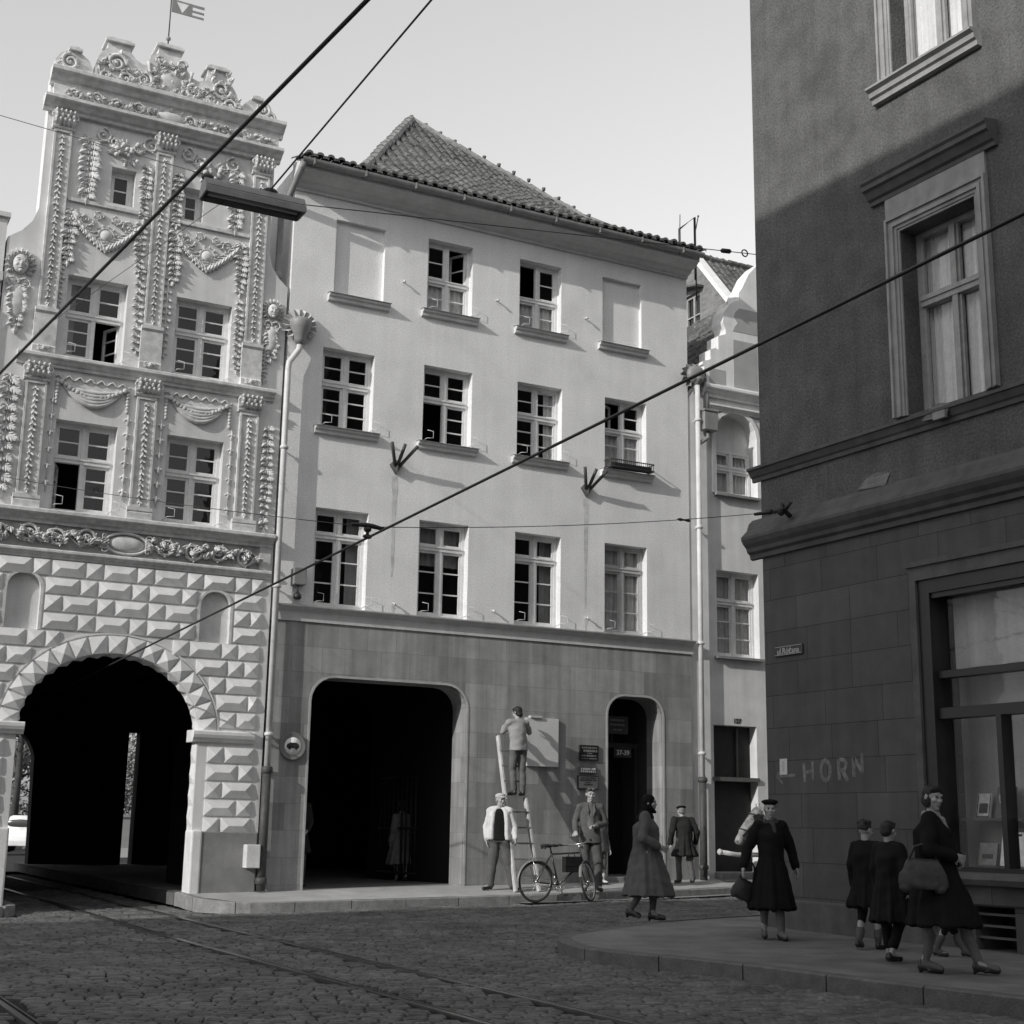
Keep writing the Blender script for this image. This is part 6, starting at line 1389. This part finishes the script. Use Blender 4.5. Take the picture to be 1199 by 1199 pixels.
person('young man in dark suit with wavy hair holding the bicycle handlebar', fu(.98, 1.35, -.0), ROT_F+R(-22), 1.80,
       dict(elR=V(-.27, .02, 1.15), wrR=V(-.28, -.17, .99), elL=V(.27, .04, 1.14), wrL=V(.06, -.2, 1.08), anL=V(.13, -.1, .085), knL=V(.12, -.07, .5), anR=V(-.08, .05, .085), hdL=V(-1, -.35, .1), hdR=V(-.2, -.8, -.3), pnL=V(0, -.3, -1), pnR=V(.4, 0, -1)), head=(6, 0, 5),
       jacket=dict(m=DGREY, z=.8, fl=.01), trousers=dict(m=cl('suit_trousers', .085), w=1.08), hair=dict(k='wavy', m=mat('brown_hair', .08, .5, .3, 40, .3, 120)), shirt=MGREY, lapel=DGREY, gripL=.9, gripR=.9, seed=4)
person('bare-legged child half hidden in the doorway behind the man with the bicycle', F(1.75, -.42, ZF(*F(1.75, -.42).to_2d())), ROT_F+R(10), 1.28, dict(wrL=V(.24, -.08, .86)), jacket=dict(m=MGREY, z=.8), trousers=dict(m=DGREY, short=.8), socks=dict(m=WHITEC, l=.35), hair=dict(m=HAIRD), child=True, seed=21)
person('old man in dark beret seen from behind walking past the right downpipe', F(3.46, -.7, ZF(*F(3.46, -.7).to_2d())), ROT_F+PI+R(-12), 1.52,
       dict(neck=V(0, -.13, 1.4), head=V(0, -.2, 1.54), chest=V(0, -.06, 1.24), shL=V(.2, -.1, 1.36), shR=V(-.2, -.1, 1.36), elL=V(.29, -.02, 1.1), elR=V(-.29, -.02, 1.1), wrL=V(.3, -.1, .86), wrR=V(-.3, -.1, .86), knL=V(.1, -.12, .52), anL=V(.1, -.1, .1), anR=V(-.1, .18, .11), knR=V(-.1, .02, .5)), head=(12, 0, 0), coat=dict(m=cl('old_coat', .025), z=.6, fl=.1, t=1.25, sr=.085), trousers=dict(m=DGREY), hat=dict(k='beret', m=BLACKC), hair=dict(m=HAIRG), seed=5)
person('woman in long tweed coat and dark shawl striding to the right across the side street', gz(757, 1082), R(78), 1.64,
       dict(anL=V(.05, -.08, .085), knL=V(.06, -.1, .5), knR=V(-.06, -.02, .52), anR=V(-.07, .22, .13), tR=V(-.07, .1, .04), elL=V(.26, .08, 1.14), wrL=V(.18, -.1, .95), elR=V(-.26, .02, 1.13), wrR=V(-.18, -.2, 1.02), head=V(0, -.05, 1.62), neck=V(0, -.02, 1.45)), coat=dict(m=TWEED, z=.34, fl=.17, t=1.55, sr=.1), socks=dict(m=STOCK, l=1.1), hat=dict(k='shawl', m=BLACKC), collar=BLACKC, female=True, seed=6)
BW_ = gz(905, 1102)
person('elderly woman in black beret and black coat walking towards the camera on the corner', BW_, R(2), 1.56,
       dict(anL=V(.08, -.12, .085), knL=V(.09, -.1, .5), anR=V(-.09, .08, .1), knR=V(-.1, .0, .5), elL=V(.27, .06, 1.14), wrL=V(.33, .04, .9), elR=V(-.29, .05, 1.13), wrR=V(-.36, -.03, .9), pnL=V(-1, 0, 0)), head=(0, 0, -6), coat=dict(m=BLACKC, z=.38, fl=.1, t=1.4, sr=.09), socks=dict(m=STOCK, l=1.1), hat=dict(k='beret', m=BLACKC), hair=dict(k='short', m=HAIRG), scarf=cl('dark_scarf', .06), female=True, seed=7)
def bag(label, loc, rz, w, d_, h, m, tilt=0, strap=.25):
    g = thing('handbag', label, 'handbag', loc, rz)
    P = [loft([(V(0, 0, .02), w*.42, d_*.42), (V(0, 0, h*.2), w*.5, d_*.5), (V(0, 0, h*.55), w*.47, d_*.46), (V(0, 0, h*.85), w*.36, d_*.3), (V(0, 0, h), w*.3, d_*.14)])]+[cap((sg*w*.33, 0, h*.15), (sg*w*.28, 0, h*.7), d_*.42, d_*.3) for sg in (1, -1)]
    o = melt(P, .012, 'bag', [m], g, 2, .004, 5); o.rotation_euler = (0, tilt, 0)
    mb = MB(); mb.box(-w*.3, w*.3, -d_*.17, d_*.17, h*.98, h*1.04); o3 = mb.build('frame', IRON, g); o3.rotation_euler = (0, tilt, 0)
    mb = MB(); mb.tube([(-w*.3, 0, h*.9), (-w*.18, 0, h+strap*.8), (0, 0, h+strap), (w*.18, 0, h+strap*.8), (w*.3, 0, h*.9)], .011, 6); o2 = mb.build('handle', IRON, g); o2.rotation_euler = (0, tilt, 0); return g
bag('dark handbag with straps hanging from the hand of the woman in the black beret', tuple(Vector(BW_)+Vector((-.37, -.03, .42))), R(25), .34, .1, .24, mat('handbag_leather', .045, .45, .2, 10, .1), R(22), .22)
person('dark haired boy in black coat walking away along the shop wall', gz(1018, 1113), PI+R(-42), 1.33, dict(anL=V(.09, .14, .11), knL=V(.09, -.02, .5), anR=V(-.09, -.12, .085), knR=V(-.09, -.1, .5)), head=(8, 0, -10), coat=dict(m=BLACKC, z=.58, fl=.09, t=1.3, sr=.082), trousers=dict(m=BLACKC, short=.75), hair=dict(k='messy', m=HAIRD), child=True, seed=8, socks=dict(m=DGREY, l=.4))
person('smaller boy in dark coat and ankle boots walking beside the woman with the big bag', gz(1046, 1127), PI+R(-50), 1.33, dict(anL=V(.09, -.05, .085), anR=V(-.09, .16, .11)), head=(10, 0, 0), coat=dict(m=cl('navy_wool', .016), z=.5, fl=.09, t=1.3, sr=.082), trousers=dict(m=BLACKC, short=.3), hair=dict(k='short', m=HAIRD), child=True, seed=9)
NW = gz(1100, 1139)
person('woman in black coat carrying a big grey bag striding past the shop window', NW, R(62), 1.66,
       dict(anL=V(.07, -.36, .1), knL=V(.08, -.22, .5), anR=V(-.06, .12, .09), knR=V(-.07, .0, .5), elR=V(-.28, .0, 1.13), wrR=V(-.1, -.2, 1.08), elL=V(.36, -.06, 1.16), wrL=V(.12, -.22, 1.03), hdR=V(.5, -.6, -.2), hdL=V(-.8, -.5, -.1)), head=(4, 0, -30), coat=dict(m=BLACKC, z=.44, fl=.15, t=1.5, sr=.1), socks=dict(m=STOCK, l=1.1), hair=dict(k='long', m=HAIRD), scarf=cl('pale_scarf', .3), female=True, seed=10)
bg = bag('big soft grey handbag carried by the woman striding past the shop window', tuple(Vector(NW)+Vector((-.19, -.26, .72))), R(4), .46, .16, .27, mat('grey_bag_cloth', .07, .8, .25, 10, .2), R(3), .14)
person('child in dark clothes walking behind the woman with the big bag', gz(1110, 1121), R(62), 1.16, dict(anL=V(.07, -.25, .1), anR=V(-.07, .15, .1), wrL=V(.28, -.15, .86)), coat=dict(m=BLACKC, z=.5, fl=.05), trousers=dict(m=BLACKC, short=.7), hair=dict(k='short', m=HAIRD), socks=dict(m=DGREY, l=.5), child=True, seed=11)
person('woman in grey coat walking away inside the dark portal', F(-.85, 2.9, .22), ROT_F+PI, 1.62, dict(anL=V(.03, -.1, .09), anR=V(-.06, .16, .13)), coat=dict(m=GREYCOAT, z=.42, fl=.1, t=1.2), hair=dict(k='long', m=HAIRD), female=True, seed=12)
person('man in dark clothes standing in the shadow at the left edge of the portal', F(-3.62, 1.15, .26), ROT_F+R(-8), 1.74, dict(wrR=V(-.1, -.2, 1.0), elR=V(-.25, .0, 1.13), wrL=V(.12, -.22, .98)), coat=dict(m=cl('shadow_coat', .03), z=.6, fl=.04), trousers=dict(m=DGREY), hat=dict(k='cap', m=DGREY), hair=dict(m=HAIRD), seed=13)
person('distant person in black beside the white car beyond the archway', F(-3.55, 36, .12), ROT_F+R(70), 1.66, coat=dict(m=BLACKC, z=.5, fl=.08), hair=dict(k='long', m=HAIRG), female=True, seed=14)
person('distant figure in dark clothes standing beyond the right jamb of the archway', F(-.9, 24, .1), ROT_F, 1.7, trousers=dict(m=DGREY), jacket=dict(m=DGREY), hair=dict(m=HAIRD), seed=15)

# ------------------------------------------------------------------ horse and its cart pole
HP = Vector(F(4.82, -1.15, 0)); HPz = ZF(HP.x, HP.y)
COATH = mat('dapple_grey_coat', .2, .8, .6, 10, .1, 60, 0, .3, 0, .1, .75)
def hs_(x, y, z): return V(x, y, z)
B = [cap((.02, 0, 1.58), (-.3, 0, 1.18), .15, .105), cap((-.24, 0, 1.26), (-.4, 0, 1.0), .105, .09), ell((-.4, 0, .98), (.098, .085, .09)), cap((.0, 0, 1.43), (-.12, 0, 1.27), .15, .12),
     cap((.05, 0, 1.58), (.75, 0, 1.32), .13, .24), cap((.7, 0, 1.22), (1.1, 0, 1.15), .28, .3), cap((1.1, 0, 1.15), (1.75, 0, 1.2), .3, .3), cap((1.75, 0, 1.25), (1.95, 0, 1.15), .29, .24), cap((.25, 0, 1.45), (.6, 0, 1.1), .15, .22)]
for sg in (1, -1):
    B += [cap((.04, sg*.06, 1.68), (.03, sg*.075, 1.8), .028, .01), ell((-.1, sg*.115, 1.48), (.03, .022, .024), 1), ell((-.475, sg*.055, .97), (.018, .02, .02), 1)]
    B += [cap((.75, sg*.14, 1.05), (.77, sg*.14, .62), .1, .062), cap((.77, sg*.14, .62), (.76, sg*.14, .2), .055, .038), cap((.76, sg*.14, .2), (.72, sg*.14, .07), .04, .055), cap((1.85, sg*.15, 1.1), (1.72, sg*.15, .78), .16, .09), cap((1.72, sg*.15, .78), (1.98, sg*.15, .52), .085, .055), cap((1.98, sg*.15, .52), (1.93, sg*.15, .16), .05, .038), cap((1.93, sg*.15, .16), (1.89, sg*.15, .06), .04, .055)]
B += [cap((2.1, 0, 1.3), (2.2, 0, .75), .05, .06)]
h_ = melt(B, .013, 'horse', [COATH, EYE], None, 3); tag(h_, 'dapple grey horse head in bridle looking out beside the woman in the black beret', 'horse'); h_.location = (HP.x, HP.y, HPz-.02); h_.scale = (.96, .9, .87); h_.rotation_euler = (0, 0, ROT_F+R(-8))
mb = MB()
def ringy(c, n_, r, w_):
    c = V(*c); n_ = V(*n_).normalized(); a = n_.cross(V(0, 1, 0)).normalized(); mb.tube([c+(a*math.cos(q)*r[0]+V(0, 1, 0)*math.sin(q)*r[1]) for q in [2*PI*i/16 for i in range(17)]], w_, 5)
ringy((-.28, 0, 1.2), (-.4, 0, -1), (.12, .115), .016); ringy((-.03, 0, 1.52), (-.4, 0, -1), (.16, .155), .015)
for sg in (1, -1):
    mb.tube([(.06, sg*.15, 1.56), (-.08, sg*.14, 1.42), (-.28, sg*.114, 1.2), (-.38, sg*.1, 1.08)], .016, 5); mb.obox((-.07, sg*.165, 1.47), (.07, 0, .03), (0, .01, 0), (-.03, 0, .08))
mb.tube([(-.38, -.08, 1.06), (-.15, -.14, .92), (-.45, -.3, .75)], .01, 5); mb.build('bridle', mat('harness_leather', .03, .5, .2, 12), h_)
mb = MB(); 
for k in range(26): q = k/25; p = V(.08, 0, 1.7).lerp(V(.75, 0, 1.56), q); mb.tube([p, p+V(-.02, -.09-random.random()*.05, -.04), p+V(.02, -.15, -.2-random.random()*.06)], [.02, .018, .004], 5)
mb.build('mane', mat('pale_mane', .4, .8, .3, 30), h_)
t = thing('cart_pole', 'pale wooden cart pole with rounded end reaching out in front of the narrow house door', 'cart pole', tuple(F(4.05, -1.0, ZF(*F(4.05, -1.0).to_2d())+.62)), ROT_F)
mb = MB(); mb.tube([(0, 0, -.0), (.4, 0, -.05), (3.2, .1, -.05)], [.045, .045, .055], 10); mb.ball((0, 0, 0), (.05, .06, .06), 8, 6); mb.build('pole', WOOD, t)
mb = MB(); mb.tube([(.55, 0, -.09), (.5, -.04, -.0), (.7, -.05, .06), (.52, 0, -.12)], .014, 5); mb.build('rope', mat('rope', .3, .9), t)

# ------------------------------------------------------------------ beyond the archway: car, wall, trees
cp = F(-2.55, 35, .1)
t = thing('parked_car', 'rounded white car parked in the sun beyond the archway', 'car', cp, ROT_F+R(58))
CARW = mat('car_white', .72, .3, .04, 3, 0, 40, 0, .5)
B = [loft([(V(0, 0, .26), .76, 2.0), (V(0, 0, .45), .8, 2.08), (V(0, 0, .68), .78, 2.05), (V(0, .05, .85), .66, 1.75), (V(0, .1, .9), .5, 1.4)]), loft([(V(0, .25, .7), .7, 1.25), (V(0, .3, 1.0), .66, 1.05), (V(0, .35, 1.3), .56, .75), (V(0, .38, 1.42), .4, .5)])]
for sx in (1, -1):
    for sy in (-1.25, 1.3): B.append(ell((sx*.66, sy, .5), (.2, .5, .28)))
melt(B, .03, 'body', [CARW], t, 3)
for sx in (1, -1):
    for sy in (-1.25, 1.3): mb = MB(); mb.lathe([(.3, -.08), (.31, 0), (.3, .08)], (0, 0, 0), 18, axis='y'); mb.v = [(sx*.76+y, sy+x, .31+z) for x, y, z in mb.v]; mb.build('wheel', RUB, t)
    mb = MB(); mb.ball((sx*.6, -1.72, .62), (.09, .07, .09), 10, 6); mb.build('headlight', CHR, t)
    mb = MB(); mb.ball((sx*.66, .3, 1.12), (.03, .6, .15), 12, 6); mb.build('side_window', mat('car_glass', .06, .2), t)
mb = MB(); mb.ball((0, -.62, 1.12), (.5, .12, .15), 12, 6); mb.build('windscreen', mat('car_glass', .06, .2), t)
mb = MB(); mb.tube([(-.75, -1.95, .4), (-.4, -2.12, .4), (.4, -2.12, .4), (.75, -1.95, .4)], .05, 8); mb.build('bumper', CHR, t)
t = thing('garden_wall', 'pale panelled wall with railing seen through the narrow gap in the passage', 'wall', F(-1.0, 30, 0), ROT_F)
mb = MB(); mb.box(0, 2.6, 0, .3, 0, 1.5); mb.box(0, 2.6, -.05, .35, 1.5, 1.6); mb.build('panel', mat('garden_wall_grey', .3, .9, .1, 3), t)
mb = MB(); mb.box(0, 2.6, -.2, -.01, 0, .4); mb.build('base', mat('garden_wall_pale', .5, .9, .1, 3), t)
LEAF = mat('spring_foliage', .24, .8, .5, 2.5, 0, 40, 0, .2); BARK = mat('bark', .07, .95, .3, 8, .3)
def tree(u, y, h, r, label, n=2600, low=.22):
    t = thing('tree' if low > .1 else 'bush', label, 'tree' if low > .1 else 'bush', F(u, y, .05), 0, 'trees beyond the archway' if low > .1 else 'bushes beyond the archway'); mb = MB(); br = []
    mb.tube([(0, 0, 0), (.05, 0, h*.3), (0, .05, h*.6), (.05, 0, h*.9)], [.2, .15, .1, .03], 8)
    for k in range(26):
        a = random.uniform(0, 2*PI); z = h*random.uniform(low, .85); L = r*random.uniform(.5, 1.)*(1.1-abs(z/h-.5)); e = V(L*math.cos(a), L*math.sin(a), z+L*random.uniform(.2, .6)); mb.tube([(0, 0, z), V(0, 0, z).lerp(e, .5)+V(0, 0, .15), e], [.06, .035, .012], 5); br.append((V(0, 0, z), e))
    mb.build('trunk', BARK, t); mb = MB()
    for k in range(n):
        a, e = random.choice(br); p = a.lerp(e, random.uniform(.35, 1.08))+V(random.gauss(0, .35), random.gauss(0, .35), random.gauss(0, .3)); s_ = random.uniform(.05, .12)
        q = V(random.gauss(0, 1), random.gauss(0, 1), random.gauss(0, 1)).normalized(); w_ = q.orthogonal().normalized(); w2_ = q.cross(w_); mb.add([p-w_*s_, p+w2_*s_*.6, p+w_*s_, p-w2_*s_*.6], [(0, 1, 2, 3)])
    mb.build('crown', LEAF, t, fix=False)
tree(-2.3, 42, 11, 4.5, 'bushy spring tree behind the white car beyond the archway', 7000); tree(2.2, 34, 8, 3.5, 'spring tree above the garden wall in the narrow gap of the passage', 5000); tree(5.8, 38, 9, 4, 'spring tree beside the right jamb of the archway, far off', 4000); tree(-6, 52, 12, 5.5, 'tall pale spring tree far beyond the archway at the left', 5000)
for u_, y_, h_, r_, lb in ((-2.9, 45, 5, 2.6, 'low pale bush behind the white car beyond the archway'), (-.2, 47, 5.5, 2.8, 'round bush far behind the car, near the jamb of the passage'), (1.4, 38, 4.6, 2.2, 'bush behind the garden wall in the narrow gap of the passage'), (-6, 47, 6, 3, 'pale bush at the far left beyond the archway'), (6.2, 36, 4.6, 2.4, 'bush beyond the right jamb of the archway')):
    tree(u_, y_, h_, r_, lb, 4200, .06)
t = thing('pale_post', 'thin pale post beside the white car beyond the archway', 'post', F(-2.2, 38, .1), ROT_F); mb = MB(); mb.tube([(0, 0, 0), (0, 0, 4.2)], .05, 8); mb.build('post', TRIM, t)

# ------------------------------------------------------------------ light, sky, camera
ELEV = R(24.2)
Lh = D*math.cos(R(17))-N*math.sin(R(17))                         # the sunlight travels this way over the ground
sun = bpy.data.lights.new('sun', 'SUN'); sun.energy = 2.0; sun.angle = R(.55); sun.color = (1, .985, .96)
so = bpy.data.objects.new('sun', sun); C.objects.link(so)
dv = (Lh*math.cos(ELEV)-Vector((0, 0, math.sin(ELEV)))).normalized(); so.rotation_euler = dv.to_track_quat('-Z', 'Y').to_euler(); so.location = (-10, -5, 30)
wd = bpy.data.worlds.new('World'); bpy.context.scene.world = wd; wd.use_nodes = True; nt = wd.node_tree; bgn = nt.nodes['Background']
sky = nt.nodes.new('ShaderNodeTexSky'); sky.sky_type = 'NISHITA'; sky.sun_disc = False; sky.sun_elevation = ELEV
toS = -Lh; sky.sun_rotation = math.atan2(toS.x, toS.y); sky.air_density = 4; sky.dust_density = .8; sky.ozone_density = 1
bw = nt.nodes.new('ShaderNodeRGBToBW'); nt.links.new(sky.outputs[0], bw.inputs[0]); nt.links.new(bw.outputs[0], bgn.inputs[0]); bgn.inputs[1].default_value = .14
cam = bpy.data.cameras.new('camera'); co = bpy.data.objects.new('camera', cam); C.objects.link(co)
cam.sensor_fit = 'HORIZONTAL'; cam.sensor_width = 36; cam.lens = FPX/1199*36; cam.clip_start = .05; cam.clip_end = 5000
fw = Vector((0, math.cos(PITCH), math.sin(PITCH))); up0 = Vector((0, -math.sin(PITCH), math.cos(PITCH))); rt0 = Vector((1, 0, 0)); c_, s_ = math.cos(ROLL), math.sin(ROLL)
rt = rt0*c_+up0*s_; upv = -rt0*s_+up0*c_
co.matrix_world = Matrix(((rt.x, upv.x, -fw.x, 0), (rt.y, upv.y, -fw.y, 0), (rt.z, upv.z, -fw.z, CAMH), (0, 0, 0, 1)))
sc = bpy.context.scene; sc.camera = co
vs_ = sc.view_settings; vs_.view_transform = 'Standard'; vs_.look = 'None'; vs_.gamma = 1; vs_.use_curve_mapping = False; vs_.exposure = .56
sc.cycles.max_bounces = 6; sc.cycles.transparent_max_bounces = 8; sc.cycles.use_denoising = True
